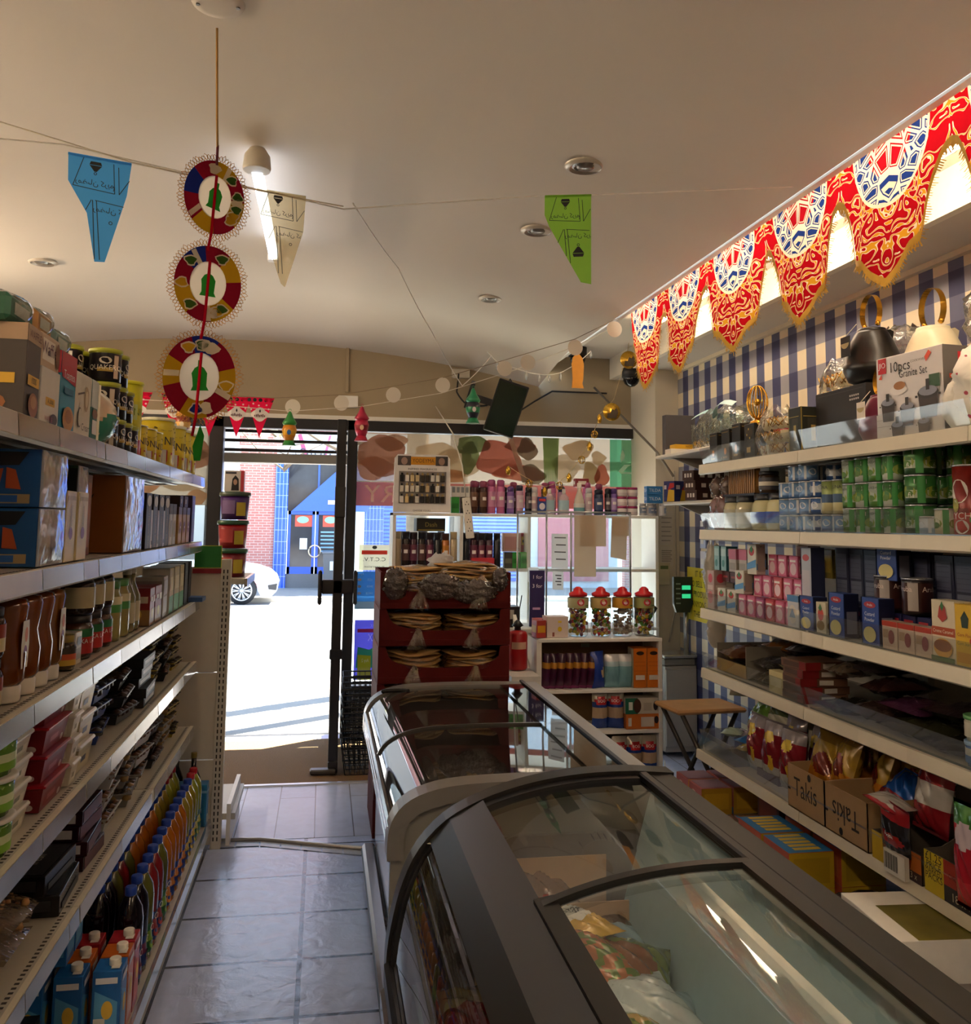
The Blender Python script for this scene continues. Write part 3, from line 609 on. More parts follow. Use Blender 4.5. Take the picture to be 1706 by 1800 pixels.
c = MB(); c.box(.985, 1.075, y0, y1, .775, .812, M('a9a6a2', .3, .4), .01); c.box(.985, 1.0, y0, y1, .805, .82, m_dark); ob('top_rail', c, t)
c = MB(); sheet(FP[6:], y0+.03, y1-.06, m_lid, c); ob('glass_lid', c, t)
c = MB(); arc(FP[6:], 3.62, .014, .012, M('55534f', .3, .4), c, .008); ob('lid_seam', c, t)
c = MB().box(.87, .985, y0+.03, y1-.07, .806, .812, clear('c9ccca', 1.2, .03)); ob('glass_lid', c, t)
hd = MB().tube([(.36+.06*math.cos(a), y1-.11+.025*math.sin(a), .795) for a in [PI*k/8 for k in range(9)]], .01, m_frame, 6); ob('lid_handle', hd, t)
# near freezer
NP = smooth([(.19, .50), (.192, .58), (.205, .66), (.226, .735), (.262, .805), (.323, .866), (.405, .908), (.5, .937), (.6, .955), (.7, .963), (.8, .963)])
y0, y1 = .35, 2.32
t = empty('chest_freezer', 'large dark-framed freezer with curved glass front, full of bagged frozen food', 'freezer', (0, 0, 0))
b = MB(); b.box(.22, .88, y0, y1, .03, .1, m_frame); b.box(.19, .21, y0, y1, .1, .5, M('b3b1ac', .2, .4, .04)); b.box(.87, .9, y0, y1, .1, .93, m_grey); b.box(.19, .9, y1-.02, y1, .1, .5, m_grey)
b.prism([(.19, .5)]+NP+[(.9, .94), (.9, .5)], .02, M('6f6d68', .4), X=lambda u, v, n: (u, y1-.02+n, v)); ob('cabinet', b, t)
m_liner2 = M('b5d6de', .5, 0, .05)
ln = MB(); ln.box(.24, .25, y0+.03, y1-.03, .2, .5, m_liner2); ln.add([(.845, y0+.03, .94), (.845, y1-.03, .94), (.72, y1-.03, .5), (.72, y0+.03, .5)], [(0, 1, 2, 3)], m_liner2); ln.box(.71, .72, y0+.03, y1-.03, .2, .5, m_liner2); ln.box(.25, .72, y0+.03, y1-.03, .18, .2, m_liner2); ln.box(.3, .8, y1-.035, y1-.022, .2, .83, m_liner); ln.box(.69, .73, y0+.05, y1-.06, .62, .66, M('b7bdbb', .3, .4), .006); ob('liner', ln, t)  # dark end wall colour stands in for brown reflections in the lid
for yy, w in ((y1-.035, .06), (y0, .06)):
    c = MB(); arc(NP+[(.90, .955)], yy, w, .05, m_frame, c, .014); arc(NP, yy-.03, .03, .02, m_dark, c, .004); ob('end_frame', c, t)
c = MB(); c.box(.828, .905, y0, y1+.02, .925, .966, m_frame, .012); c.box(.806, .83, y0, y1, .955, .974, m_dark, .004); ob('top_rail', c, t)
k = 14; c = MB()
c.prism([(NP[k-1][0]-.005, NP[k-1][1]+.006), (NP[k+1][0], NP[k+1][1]+.014), (NP[k+4][0], NP[k+4][1]+.014), (NP[k+4][0]+.01, NP[k+4][1]-.02), (NP[k-1][0]+.01, NP[k-1][1]-.03)], y1-y0-.06, M('2b2826', .3, .25, .05), X=lambda u, v, n: (u, y0+.02+n, v)); ob('front_rail', c, t)
c = MB(); sheet(NP[:k], y0+.04, y1-.05, clear('d5d8d4', 1.5, .02), c, 1); ob('curved_glass', c, t)
LP = [(x, z-.004) for x, z in NP[k+4:]]
c = MB(); sheet(LP, 1.62, y1-.05, m_lid, c); ob('glass_lid', c, t)
UP = [(x, z+.012) for x, z in NP[k+4:]]
c = MB(); sheet(UP, y0+.06, 1.66, m_lid, c); l = ob('glass_lid', c, t)
c = MB(); arc(UP, 1.645, .022, .014, m_frame, c, .006); c.prism([(UP[0][0]-.012, UP[0][1]+.004), (UP[0][0]+.025, UP[0][1]+.01), (UP[0][0]+.025, UP[0][1]-.01), (UP[0][0]-.012, UP[0][1]-.014)], 1.27, m_frame, X=lambda u, v, n: (u, y0+.06+n, v)); c.box(UP[-1][0]-.02, UP[-1][0]+.005, y0+.06, 1.66, UP[-1][1]-.008, UP[-1][1]+.006, m_frame); ob('lid_frame', c, l)
c = MB(); c.box(.172, .20, y0, y1-.02, .50, .56, m_dark, .01); c.box(.165, .2, y0, y1-.02, .44, .5, M('8b8783', .2, .6), .01); ob('bumper_rail', c, t)

# ================================================ bread rack of stacked trays
mr = M('5a1512', .75, 0, .12, 12, spec=.2)
tray = MB(); w, d, h = .68, .5, .185
tray.box(-w/2, w/2, -d/2, d/2, 0, .012, mr); tray.box(-w/2, -w/2+.012, -d/2, d/2, 0, h, mr, .003); tray.box(w/2-.012, w/2, -d/2, d/2, 0, h, mr, .003); tray.box(-w/2, w/2, d/2-.012, d/2, 0, h, mr)
fp = [(-w/2, 0), (w/2, 0), (w/2, h)] + [(w/2-.035, h)] + [(.29*math.cos(a), h-.005-.105*math.sin(a)**.5) for a in [PI*i/16+1e-6 for i in range(0, 17)] if math.sin(a) >= 0] + [(-w/2+.035, h), (-w/2, h)]
tray.prism(fp, .012, mr, X=lambda u, v, n: (u, -d/2-n, v)); tray.box(-w/2, w/2, -d/2-.016, -d/2-.008, .018, .03, mr)
P_tray = Proto('bread_tray', 'bread tray', [], tray)
def bread_pack(seed, w=.28, d=.26, h=.125):
    q = random.Random(seed); bd = MB()
    for k in range(10):
        z = .008+k*(h-.01)/10; rx, ry = w/2*q.uniform(.9, 1), d/2*q.uniform(.92, 1); ph = q.uniform(0, 6); ox, oy = q.uniform(-.008, .008), q.uniform(-.008, .008)
        m = M(q.choice(['c9a873', 'b8935c', 'd2b582', 'a9824d']), .85, 0, .2, 25)
        f = lambda a, r: z+.006*math.sin(3*a+ph)*r+.004*math.cos(2*a+ph*2)*r
        n = 18; vs = []
        for r, dz in ((.0, .009), (.7, .010), (.97, .006), (1, 0.001), (.95, -.003), (0, -.003)):
            for i in range(n): a = 2*PI*i/n; vs.append((ox+rx*r*math.cos(a), oy+ry*r*math.sin(a), f(a, r)+dz))
        bd.add(vs, [(j*n+i, j*n+(i+1) % n, (j+1)*n+(i+1) % n, (j+1)*n+i) for j in range(5) for i in range(n)], m, True)
    fl = MB(); mf = clear('f4ece0', 1.6, .12, .9, 26)
    def fn(u, v):
        a = 2*PI*u; rr = math.sin(PI*min(1, max(0, v)))**.5; nz = .012*math.sin(5*a+seed)+.01*math.sin(9*a+3*v*5+seed)
        return ((w/2+.012+nz)*rr*math.cos(a), (d/2+.008+nz)*rr*math.sin(a), -.004+(h+.018)*v+.008*math.sin(4*a+seed)*rr)
    fl.grid(fn, 26, 8, mf)
    q2 = random.Random(seed+9)      # the gathered end of the bag, hanging over the tray front
    bx = q2.uniform(-.05, .06)
    for i in range(9):
        a = -.9+1.8*i/8; fl.add([(bx, -d/2-.008, h*.55), (bx+.018, -d/2-.012, h*.5), (bx+.05*math.sin(a)+.008, -d/2-.035-.02*math.cos(a*2), h*.5-.075-.03*q2.random()), (bx+.05*math.sin(a)-.012, -d/2-.028, h*.5-.06-.03*q2.random())], [(0, 1, 2, 3)], mf)
    return Proto('flatbread_pack', 'bread', [('film_bag', fl)], bd)
P_bread = [bread_pack(s) for s in (1, 2, 3)]
TN = ['topmost', 'second', 'third', 'fourth', 'fifth', 'sixth', 'lowest']
for i in range(7):
    z = 1.155-i*.188; P_tray.put((.635-.002*i, 5.0, z), 0, f'dark red plastic bread tray, {TN[i]} of the stack by the baskets', 'dark red bread trays')
    for j, dx in enumerate((-.155, .155)):
        if i < 4 or j == 0: P_bread[(i+j) % 3].put((.635+dx, 4.885, z+.016+.012*(i == 0)), RN.uniform(-.2, .2), f"bagged flatbreads in the {TN[i]} red tray, on the {'door' if j == 0 else 'counter'} side", 'bagged flatbreads in the red trays', sc=(1.1, 1.12, 1.05+.12*RN.random()))
P_bread[2].put((.50, 4.91, 1.262), -.3, 'bagged flatbreads heaped on the door side of the topmost tray', 'bagged flatbreads in the red trays', sc=(1.15, 1.1, .8))
P_bread[1].put((.76, 4.90, 1.265), .35, 'loose heap of bagged flatbreads lying highest on the red tray stack', 'bagged flatbreads in the red trays', sc=(1.3, 1.15, .95))
def crinkle_bag(name, cat, label, loc, w, d, h, m, seed, rz=0, group=None, n=22):
    q = random.Random(seed); k = [(q.uniform(2, 9), q.uniform(2, 9), q.uniform(0, 6), q.uniform(.2, 1)) for _ in range(7)]
    def fn(u, v):
        a = 2*PI*u; r = (math.sin(PI*min(.999, max(.001, v*.93+.035)))**.42)
        e = sum(c*math.sin(fx*a+fy*6*v+p) for fx, fy, p, c in k)*.05
        e2 = sum(c*math.cos(round(fx)*a+fy*5*v+p) for fx, fy, p, c in k)*.075
        return (w/2*r*math.cos(a)*(1+e2), d/2*r*math.sin(a)*(1+e2), h*v*(1+e*.6*(v > .2)))
    return ob(name, MB().grid(fn, n, 12, m), loc=loc, rz=rz, label=label, cat=cat, group=group)
wrap = clear('6a5348', 2.6, .12, 1.0, 40, .6)
for i, (x, y, z, w, d, h) in enumerate(((.37, 4.74, 1.2, .13, .06, .16), (.60, 4.73, 1.2, .22, .05, .13), (.78, 4.73, 1.18, .24, .05, .12), (.92, 4.75, 1.24, .09, .07, .12))):
    crinkle_bag('bread_bag', 'bag', ['brown printed film bag end hanging off the tray stack, nearest the baskets', 'dark printed film bag bunched over the middle of the topmost tray', 'dark printed film bag draped over the topmost tray front', 'dark crumpled film bag tip at the counter end of the topmost tray'][i], (x, y, z), w, d, h, wrap, i+3, group='dark film bags over the top tray')
crinkle_bag('bread_bag', 'bag', 'white twisted bag peak standing up on top of the bread trays', (.63, 4.93, 1.33), .14, .1, .1, clear('f2f0ee', 1.2, .3, .5, 20, .85), 31)

# ================================================ wire baskets
mw = M('1c1d20', .35, .4, .1)
bk = MB(); W_, D_, H_ = .36, .26, .17
for z, s in ((H_, 1.0), (H_*.55, .95), (.005, .86)):
    x, y = W_/2*s, D_/2*s; bk.tube([(-x, -y, z), (x, -y, z), (x, y, z), (-x, y, z)], .005 if z == H_ else .003, mw, 5, True)
for i in range(11):
    for s in (-1, 1): u = -1+2*i/10; bk.tube([(u*W_/2, s*D_/2, H_), (u*W_/2*.86, s*D_/2*.86, .005)], .002, mw, 4)
for i in range(9): u = -1+2*i/8; bk.tube([(u*W_*.43, -D_*.43, .005), (u*W_*.43, D_*.43, .005)], .002, mw, 4)
for i in range(7):
    for s in (-1, 1): u = -1+2*i/6; bk.tube([(s*W_/2, u*D_/2, H_), (s*W_/2*.86, u*D_/2*.86, .005)], .002, mw, 4)
hb = MB().tube([(-.12, -D_/2, H_), (-.12, -D_/2-.004, H_+.012), (.12, -D_/2-.004, H_+.012), (.12, -D_/2, H_)], .004, mw, 5)
P_bk = Proto('wire_basket', 'basket', [('handle', hb)], bk)
for i in range(13): P_bk.put((.33+.004*math.sin(i*2.3), 6.05+.006*math.cos(i*1.7), .012+.036*i), .02*math.sin(i), ('topmost' if i == 12 else 'lowest' if i == 0 else ORD[i]+' from the floor,')+' black wire shopping basket in the nest by the open door', 'nested wire baskets')
# ================================================ hanging decorations
def scroll_mat():
    m = bpy.data.materials.new('printed_valance'); m.use_nodes = True; nt = m.node_tree; N = nt.nodes; Lk = nt.links.new
    N.remove(N['Principled BSDF']); out = N['Material Output']
    tc = N.new('ShaderNodeTexCoord'); sp = N.new('ShaderNodeSeparateXYZ'); Lk(tc.outputs['Object'], sp.inputs[0])
    def mth(op, a, b=None, c=None):
        n = N.new('ShaderNodeMath'); n.operation = op
        for i, x in enumerate((a, b, c)):
            if x is None: continue
            if isinstance(x, (int, float)): n.inputs[i].default_value = x
            else: Lk(x, n.inputs[i])
        return n.outputs[0]
    yf = mth('SUBTRACT', mth('FRACT', mth('ADD', mth('DIVIDE', sp.outputs[1], .56), 20.018)), .5); ya = mth('ABSOLUTE', yf)
    cv = N.new('ShaderNodeCombineXYZ'); Lk(ya, cv.inputs[0]); Lk(mth('MULTIPLY', sp.outputs[2], 1.8), cv.inputs[1])
    def lines(scale, dist, w1, w2, seed):
        nz = N.new('ShaderNodeTexNoise'); nz.inputs['Scale'].default_value = scale; nz.inputs['Detail'].default_value = 0; nz.inputs['Distortion'].default_value = dist
        mp = N.new('ShaderNodeMapping'); mp.inputs['Location'].default_value = (seed, 0, 0); Lk(cv.outputs[0], mp.inputs[0]); Lk(mp.outputs[0], nz.inputs[0])
        a = mth('ABSOLUTE', mth('SUBTRACT', mth('FRACT', mth('MULTIPLY', nz.outputs[0], 3.0)), .5))
        return mth('LESS_THAN', a, w1), mth('LESS_THAN', a, w2)
    def mix(f, a, b):
        x = N.new('ShaderNodeMix'); x.data_type = 'RGBA'; Lk(f, x.inputs[0])
        for s, v in ((6, a), (7, b)):
            if isinstance(v, str): x.inputs[s].default_value = rgb(v)
            else: Lk(v, x.inputs[s])
        return x.outputs[2]
    g1, w1 = lines(8.5, 1.5, .1, .18, 7.7)
    base = mix(g1, mix(w1, 'b3121f', 'f6e6c8'), 'e0a22a')
    vo = N.new('ShaderNodeTexVoronoi'); vo.feature = 'DISTANCE_TO_EDGE'; vo.inputs['Scale'].default_value = 9; Lk(cv.outputs[0], vo.inputs[0])
    lat = mth('LESS_THAN', vo.outputs[0], .07); lat2 = mth('LESS_THAN', mth('ABSOLUTE', mth('SUBTRACT', vo.outputs[0], .16)), .03)
    zz = mth('SUBTRACT', sp.outputs[2], 2.84); rr = mth('SQRT', mth('ADD', mth('POWER', mth('MULTIPLY', ya, .56), 2.0), mth('POWER', mth('MULTIPLY', zz, .85), 2.0)))
    inner = mth('LESS_THAN', rr, .115)
    med = mix(lat, mix(lat2, mix(inner, '27408c', 'b31826'), 'f4ead6'), 'f6f0e2')
    dk = mth('LESS_THAN', rr, .19); rim = mth('LESS_THAN', rr, .2)
    c = mix(dk, mix(rim, base, 'f8eed8'), med)
    c = mix(mth('GREATER_THAN', sp.outputs[2], 2.826), c, 'a50f1c')
    d = N.new('ShaderNodeBsdfDiffuse'); t = N.new('ShaderNodeBsdfTranslucent'); x = N.new('ShaderNodeMixShader'); x.inputs[0].default_value = .55
    Lk(c, d.inputs[0]); Lk(c, t.inputs[0]); Lk(d.outputs[0], x.inputs[1]); Lk(t.outputs[0], x.inputs[2]); Lk(x.outputs[0], out.inputs[0]); return m
m_print, m_gold = scroll_mat(), M('d9a52e', .45, .35, .15, 40)
def low(y):                                    # lower edge of the valance: pointed tongues between arches
    t = abs(((4.75-y)/.56+.5) % 1-.5)*2        # 0 at a tip, 1 at an arch
    pts = [(0, 2.352), (.2, 2.39), (.38, 2.44), (.56, 2.455), (.61, 2.50), (.66, 2.56), (.76, 2.63), (.88, 2.685), (1, 2.70)]
    for (a, z0), (b, z1) in zip(pts, pts[1:]):
        if t <= b: return z0+(z1-z0)*(t-a)/(b-a)
    return 2.7
YT0, YT1, NV = 1.4, 4.97, 300
wav = lambda y, v: 1.722+.012*math.sin(11.2*y+1)*v+.006*math.sin(26*y)*v+.02*v*math.sin(4.1*y+.6)*v
va = empty('valance', 'red gold and blue printed cloth valance with pointed fringed tongues along the ceiling trough', 'valance')
ob('printed_cloth', MB().grid(lambda u, v: (wav(YT0+(YT1-YT0)*u, v), YT0+(YT1-YT0)*u, 2.84+(low(YT0+(YT1-YT0)*u)-2.84)*v), NV, 10, m_print), va)
fg = MB(); q = random.Random(5)
fg.grid(lambda u, v: (wav(YT0+(YT1-YT0)*u, 1)-.004, YT0+(YT1-YT0)*u, low(YT0+(YT1-YT0)*u)+.016-.028*v), NV, 1, m_gold)
y = YT0
while y < YT1:
    z = low(y); dz = (low(y+.004)-low(y-.004))/.008; L = math.hypot(1, dz); ny, nz = dz/L, -1/L
    if nz > -.35: ny, nz = ny*.9, -.35
    l = q.uniform(.018, .03); a = (wav(y, 1)-.003, y, z); b = (a[0]+q.uniform(-.008, .008), y+ny*l, z+nz*l); w = .003
    fg.add([(a[0], a[1]-w, a[2]), (a[0], a[1]+w, a[2]), (b[0], b[1]+w, b[2]), (b[0], b[1]-w, b[2])], [(0, 1, 2, 3)], m_gold)
    y += .0055/max(1, L*.75)
ob('gold_fringe', fg, va)
m_thr = M('d8cdb8', .8)
def cord(name, label, pts, r, m=None, sag=0, cat='string', n=10):
    P = []
    for a, b in zip(pts, pts[1:]):
        a, b = Vector(a), Vector(b)
        for k in range(n): t = k/n; P.append(a.lerp(b, t)-Vector((0, 0, sag*4*t*(1-t))))
    P.append(Vector(pts[-1])); return ob(name, MB().tube(P, r, m or m_thr, 5), label=label, cat=cat)
cord('bunting_string', 'thin twisted string across the ceiling that carries the blue and clear pennants', [(-2.9, 2.3, 2.72), (-1.4, 2.55, 2.735), (-.93, 2.65, 2.70), (-.57, 2.655, 2.612), (-.22, 2.69, 2.57), (.03, 2.75, 2.56)], .0022)
cord('bunting_string', 'flat white tape string from the clear pennant past the green pennant to the red valance', [(-2.9, 2.5, 2.62), (-.76, 2.655, 2.65), (.03, 2.76, 2.555), (.677, 2.8, 2.663), (.833, 2.8, 2.676), (1.72, 2.93, 2.825)], .0024, M('efe9de', .6))
ARAB = '\uFEE2\uFEF3\uFEAE\uFEDB \uFEE5\uFE8E\uFEC0\uFEE3\uFEAD'
def pennant(label, x0, z0, x1, z1, outline, y, h, tl, ink='15171a', clearm=None):
    """printed plastic pennant seen from its back; outline in (u 0..1 across, v down) units of its width"""
    w = math.hypot(x1-x0, z1-z0); ex, ez = (x1-x0)/w, (z1-z0)/w
    t = empty('pennant', label, 'pennant', (x0, y, z0)); m = clearm or cloth(h, tl); ik = M(ink, .6)
    X = lambda u, v, n: (ex*u*w-ez*v*w*0, -n, ez*u*w+v*w)
    P = [(a, -b) for a, b in outline]
    N_ = 10; top = max(p[1] for p in P)
    body = MB(); body.flat(P, m, X)
    def inside(p):
        c = False; j = len(P)-1
        for i in range(len(P)):
            if (P[i][1] > p[1]) != (P[j][1] > p[1]) and p[0] < (P[j][0]-P[i][0])*(p[1]-P[i][1])/(P[j][1]-P[i][1]+1e-9)+P[i][0]: c = not c
            j = i
        return c
    def stroke(pts, wd=.012):
        for a, b in zip(pts, pts[1:]):
            k = max(1, int(math.hypot(b[0]-a[0], b[1]-a[1])/.05))
            for i in range(k):
                p = [a[0]+(b[0]-a[0])*i/k, a[1]+(b[1]-a[1])*i/k]; r = [a[0]+(b[0]-a[0])*(i+1)/k, a[1]+(b[1]-a[1])*(i+1)/k]
                if not inside([(p[0]+r[0])/2, (p[1]+r[1])/2]): continue
                L = math.hypot(r[0]-p[0], r[1]-p[1]); dx, dy = -(r[1]-p[1])/L*wd/2, (r[0]-p[0])/L*wd/2
                body.poly(X, [(p[0]+dx, p[1]+dy), (r[0]+dx, r[1]+dy), (r[0]-dx, r[1]-dy), (p[0]-dx, p[1]-dy)], ik, .002)
    def lantern(cx, cy, s, up=1):
        for pts in ([(-.5, .3), (.5, .3), (.62, -.05), (-.62, -.05)], [(-.62, -.1), (.62, -.1), (.12, -.75), (-.12, -.75)]):
            P2 = [(cx+a*s, cy+b*s*up) for a, b in pts]
            if all(inside(p) for p in P2): body.poly(X, P2, ik, .002)
        stroke([(cx+.13*s*math.cos(a), cy+(-.95+.13*math.sin(a))*s*up) for a in [2*PI*i/10 for i in range(11)]], .012)
    lantern(.44, -.12, .16)
    stroke([(.25, -.02), (.1, -.52), (.76, -.56), (.72, -.06)]); stroke([(.8, -.1), (.83, -.56), (.98, -.3)]); stroke([(.42, -.72), (.5, -1.7)], .014); stroke([(.48, -.72), (.58, -1.7)], .014)
    stroke([(.28, -1.0), (.4, -.72)]); stroke([(.46, -.72), (.96, -.76)])
    lantern(.72, -1.25, .2, -1)
    for s, u, v, sz in ((ARAB, .44, -.43, .105), (ARAB, .74, -.86, .105)):
        vs, fs = text2d(s); k = sz*1.25
        if vs:
            pts = [(u-a*k, v+b*k) for a, b in vs]; keep = [f for f in fs if all(inside(pts[i]) for i in f)]
            if keep: body.add([X(a, b, .002) for a, b in pts], keep, ik)
    ob('printed_film', body, t)
    ob('hem', MB().rect(X, 0, 1, -.03, .015, m, .003), t)
    return t
pennant('blue printed pennant hanging from the string above the biscuit shelf', -.745, 2.628, -.573, 2.609, [(0, 0), (1, 0), (.95, .55), (.84, 1.0), (.66, 1.72), (.5, 1.74), (.34, .95), (.02, .45)], 2.66, '4f9fe0', .6)
pennant('clear printed pennant hanging in front of the cool white ceiling tube', -.226, 2.578, -.082, 2.564, [(0, 0), (1, 0), (.97, .75), (.64, 1.97), (.55, 1.9), (.28, 1.15), (.05, .4)], 2.70, 'e8dfc8', .5, clearm=clear('d8cba8', 1.4, .1, .2, 14, .3))
pennant('lime green printed pennant hanging from the tape near the middle of the ceiling', .677, 2.66, .834, 2.676, [(0, 0), (1, 0), (1, 1.9), (.78, 1.85), (.1, .65), (0, .4)], 2.80, '8fc24a', .6)
# mobile of three fringed discs
mo = empty('disc_mobile', 'hanging mobile of three round fringed fabric discs with green lanterns', 'decoration', (-.335, 2.62, 0))
ob('string', MB().tube([(-.005, -.07, 2.985), (-.002, -.01, 2.75), (.002, 0, 2.66)], .0035, M('b98f4e', .8), 5).tube([(.002, 0, 2.67), (.002, 0, 2.61)], .004, M('6a2430', .8), 5), mo)
pat = ['741222', 'a07a18', '741222', '1c2666', '741222', 'a07a18', '741222', 'a07a18']
dm_ = lambda h: cloth(h, .3)
for i, (z, rx, rz, yaw) in enumerate(((2.515, .088, .108, .45), (2.262, .092, .11, .25), (1.995, .098, .117, .12))):
    dx = (0, -.008, -.02)[i]; cs_, sn_ = math.cos(yaw), math.sin(yaw); tl = (.5, .12, -.1)[i]
    def X(u, v, n, dx=dx, z=z): return (dx+u*cs_+n*sn_, u*sn_-n*cs_, z+v)
    d = MB(); k = 48; q = random.Random(20+i)
    for a in range(k):
        a0, a1 = 2*PI*a/k, 2*PI*(a+1)/k
        d.add([X(.52*rx*math.cos(a0), .56*rz*math.sin(a0), 0), X(rx*math.cos(a0), rz*math.sin(a0), 0), X(rx*math.cos(a1), rz*math.sin(a1), 0), X(.52*rx*math.cos(a1), .56*rz*math.sin(a1), 0)], [(0, 1, 2, 3)], dm_(pat[(a+5*i)//6 % 8]))
    for s in range(7):                            # scrolls and stripes of the print
        a = q.uniform(0, 6.28); c = (.77*rx*math.cos(a), .77*rz*math.sin(a)); col = q.choice(['d9cbb0', 'c49a2a', '23307c', '3f6028'])
        d.poly(X, [(c[0]+.2*rx*math.cos(t)*(1+.3*math.sin(3*t+s)), c[1]+.15*rz*math.sin(t)) for t in [2*PI*j/12 for j in range(12)]], dm_('d9cbb0'), .0012)
        d.poly(X, [(c[0]+.16*rx*math.cos(t)*(1+.3*math.sin(3*t+s)), c[1]+.11*rz*math.sin(t)) for t in [2*PI*j/12 for j in range(12)]], dm_(col), .0018)
    for a in (.9+i, 3.6+i): d.poly(X, [(.56*rx*math.cos(a), .56*rz*math.sin(a)), (.98*rx*math.cos(a+.1), .98*rz*math.sin(a+.1)), (.98*rx*math.cos(a+.25), .98*rz*math.sin(a+.25)), (.56*rx*math.cos(a+.25), .56*rz*math.sin(a+.25))], dm_('d9cbb0'), .001)
    dd = ob('fabric_disc', d, mo)
    c = MB().ell(X, 0, 0, .54*rx, .58*rz, cloth('f2ede2', .5), .002, 28); ob('paper_centre', c, dd)
    s = .42*rz; g = [(-.55, -.8), (.6, -.8), (.45, -.55), (.48, -.1), (.5, .2), (.3, .5), (.12, .6), (.1, .95), (-.08, .95), (-.1, .6), (-.3, .5), (-.5, .2), (-.45, -.1), (-.42, -.55)]
    ob('green_lantern', MB().poly(X, [((a*math.cos(tl*.4)+b*math.sin(tl*.4))*s*.85, (b*math.cos(tl*.4)-a*math.sin(tl*.4))*s) for a, b in g], cloth('2f8d33', .35), .004), dd)
    f = MB(); m_fr = M('c98d33', .6, 0, .15, 60)
    for j in range(70):
        a = 2*PI*j/70; c, sv = math.cos(a), math.sin(a); l = q.uniform(.014, .022); b0 = Vector(X(rx*c, rz*sv, .001)); o1 = Vector(X((rx+l)*c, (rz+l)*sv, .001+q.uniform(-.006, .006))); sd = Vector(X((rx+l*.6)*c-sv*.006, (rz+l*.6)*sv+c*.006, 0)); s2 = Vector(X((rx+l*.6)*c+sv*.006, (rz+l*.6)*sv-c*.006, 0))
        f.tube([b0, sd, o1, s2, b0], .0012, m_fr, 3)
    ob('fringe_loops', f, dd)
    ob('red_ribbon', MB().tube([(dx+.004, -.008, z+rz*.58), (dx-.004, -.008, z-rz), (dx-.012, -.004, z-rz-.05)], .004, cloth('c0182c', .3), 4, flat=.4), mo)
ob('green_tail', MB().prism([(-.012, 1.86), (.0, 1.83), (-.008, 1.76), (-.025, 1.76), (-.03, 1.8)], .002, cloth('2f8d33', .35)), mo)

# red pennants with white cartouches and the row of paper circles
cord('bunting_string', 'string of red pennants and white paper circles in front of the shop window head', [(-1.6, 5.75, 2.39), (-1.1, 5.7, 2.36), (-.33, 5.7, 2.345), (.09, 5.65, 2.375), (.7, 5.55, 2.49), (1.06, 5.4, 2.59), (1.45, 5.2, 2.7), (1.70, 5.0, 2.82)], .0022, M('8d7a62', .8))
def red_flag(x, z, w, h, lean, label):
    t = empty('pennant', label, 'pennant', (x, 5.7, z)); X = lambda u, v, n: (u*w+lean*v, -n+.012*math.sin(5*u+8*v), v)
    f = MB(); cr = cloth('d21a3c', .45); N_ = 8
    for k in range(N_):
        v0, v1 = k/N_, (k+1)/N_; f.add([X(-.5*(1-v0), -h*v0, 0), X(.5*(1-v0), -h*v0, 0), X(.5*(1-v1), -h*v1, 0), X(-.5*(1-v1), -h*v1, 0)], [(0, 1, 2, 3)], cr)
    for k in range(5): f.ell(X, -.4+.2*k, -.016, .07, .012, M('2c2226', .7), .002, 8)
    for a, b in ((-.25, -.04), (.22, -.045), (-.05, -.05), (.3, -.07), (-.32, -.075)): f.ell(X, a, b, .035, .006, M('f0d0cc', .7), .002, 8)
    ob('red_paper', f, t)
    c = MB(); cw = M('f4efe6', .7); zc = -h*.42
    c.poly(X, [(.30*math.cos(a)*(1+.12*math.cos(4*a)), zc+.04*math.sin(a)*(1+.12*math.cos(4*a))) for a in [2*PI*i/24 for i in range(24)]], cw, .003)
    for k in range(7): c.rect(X, -.2+.058*k, -.165+.058*k, zc-.014-.002*(k % 2), zc-.004+.003*(k % 3), M('5a2028'), .005)
    c.poly(X, [(-.02, zc+.012), (.02, zc+.012), (.03, zc+.022), (0, zc+.034), (-.03, zc+.022)], M('241a1c'), .005)
    ob('cartouche', c, t)
for i, (x, z, w, h, ln, d) in enumerate(((-1.13, 2.355, .18, .25, 0, 'red pennant half hidden behind the tall yellow tin at the shelf end'), (-.905, 2.352, .165, .25, .01, 'red pennant directly above the tall yellow tins'), (-.70, 2.346, .165, .25, 0, 'red pennant beside the gold lantern, partly behind the lowest disc'), (-.545, 2.345, .165, .25, -.02, 'red pennant just under the lowest fringed disc'), (-.405, 2.345, .165, .25, 0, 'red pennant over the open doorway with a folded-over label'))):
    red_flag(x, z, w, h, ln, d)
cpts = [(-.21, 5.69, 2.345), (.085, 5.655, 2.375), (.40, 5.6, 2.43), (.70, 5.55, 2.495), (1.06, 5.4, 2.59), (1.19, 5.33, 2.62), (1.45, 5.2, 2.7), (1.645, 5.05, 2.79)]
for i, p in enumerate(cpts):
    X = lambda u, v, n, p=p: (p[0]+u, p[1]-n, p[2]-.052+v)
    o = MB().prism([(.046*math.cos(a), .048*math.sin(a)) for a in [2*PI*k/26 for k in range(26)]], .002, cloth('e6ded0', .4), X=X)
    ob('paper_circle', o, label=f'white paper circle on the pennant string, {ORD[i]} counting from the doorway', cat='decoration', group='paper circles on the pennant string')
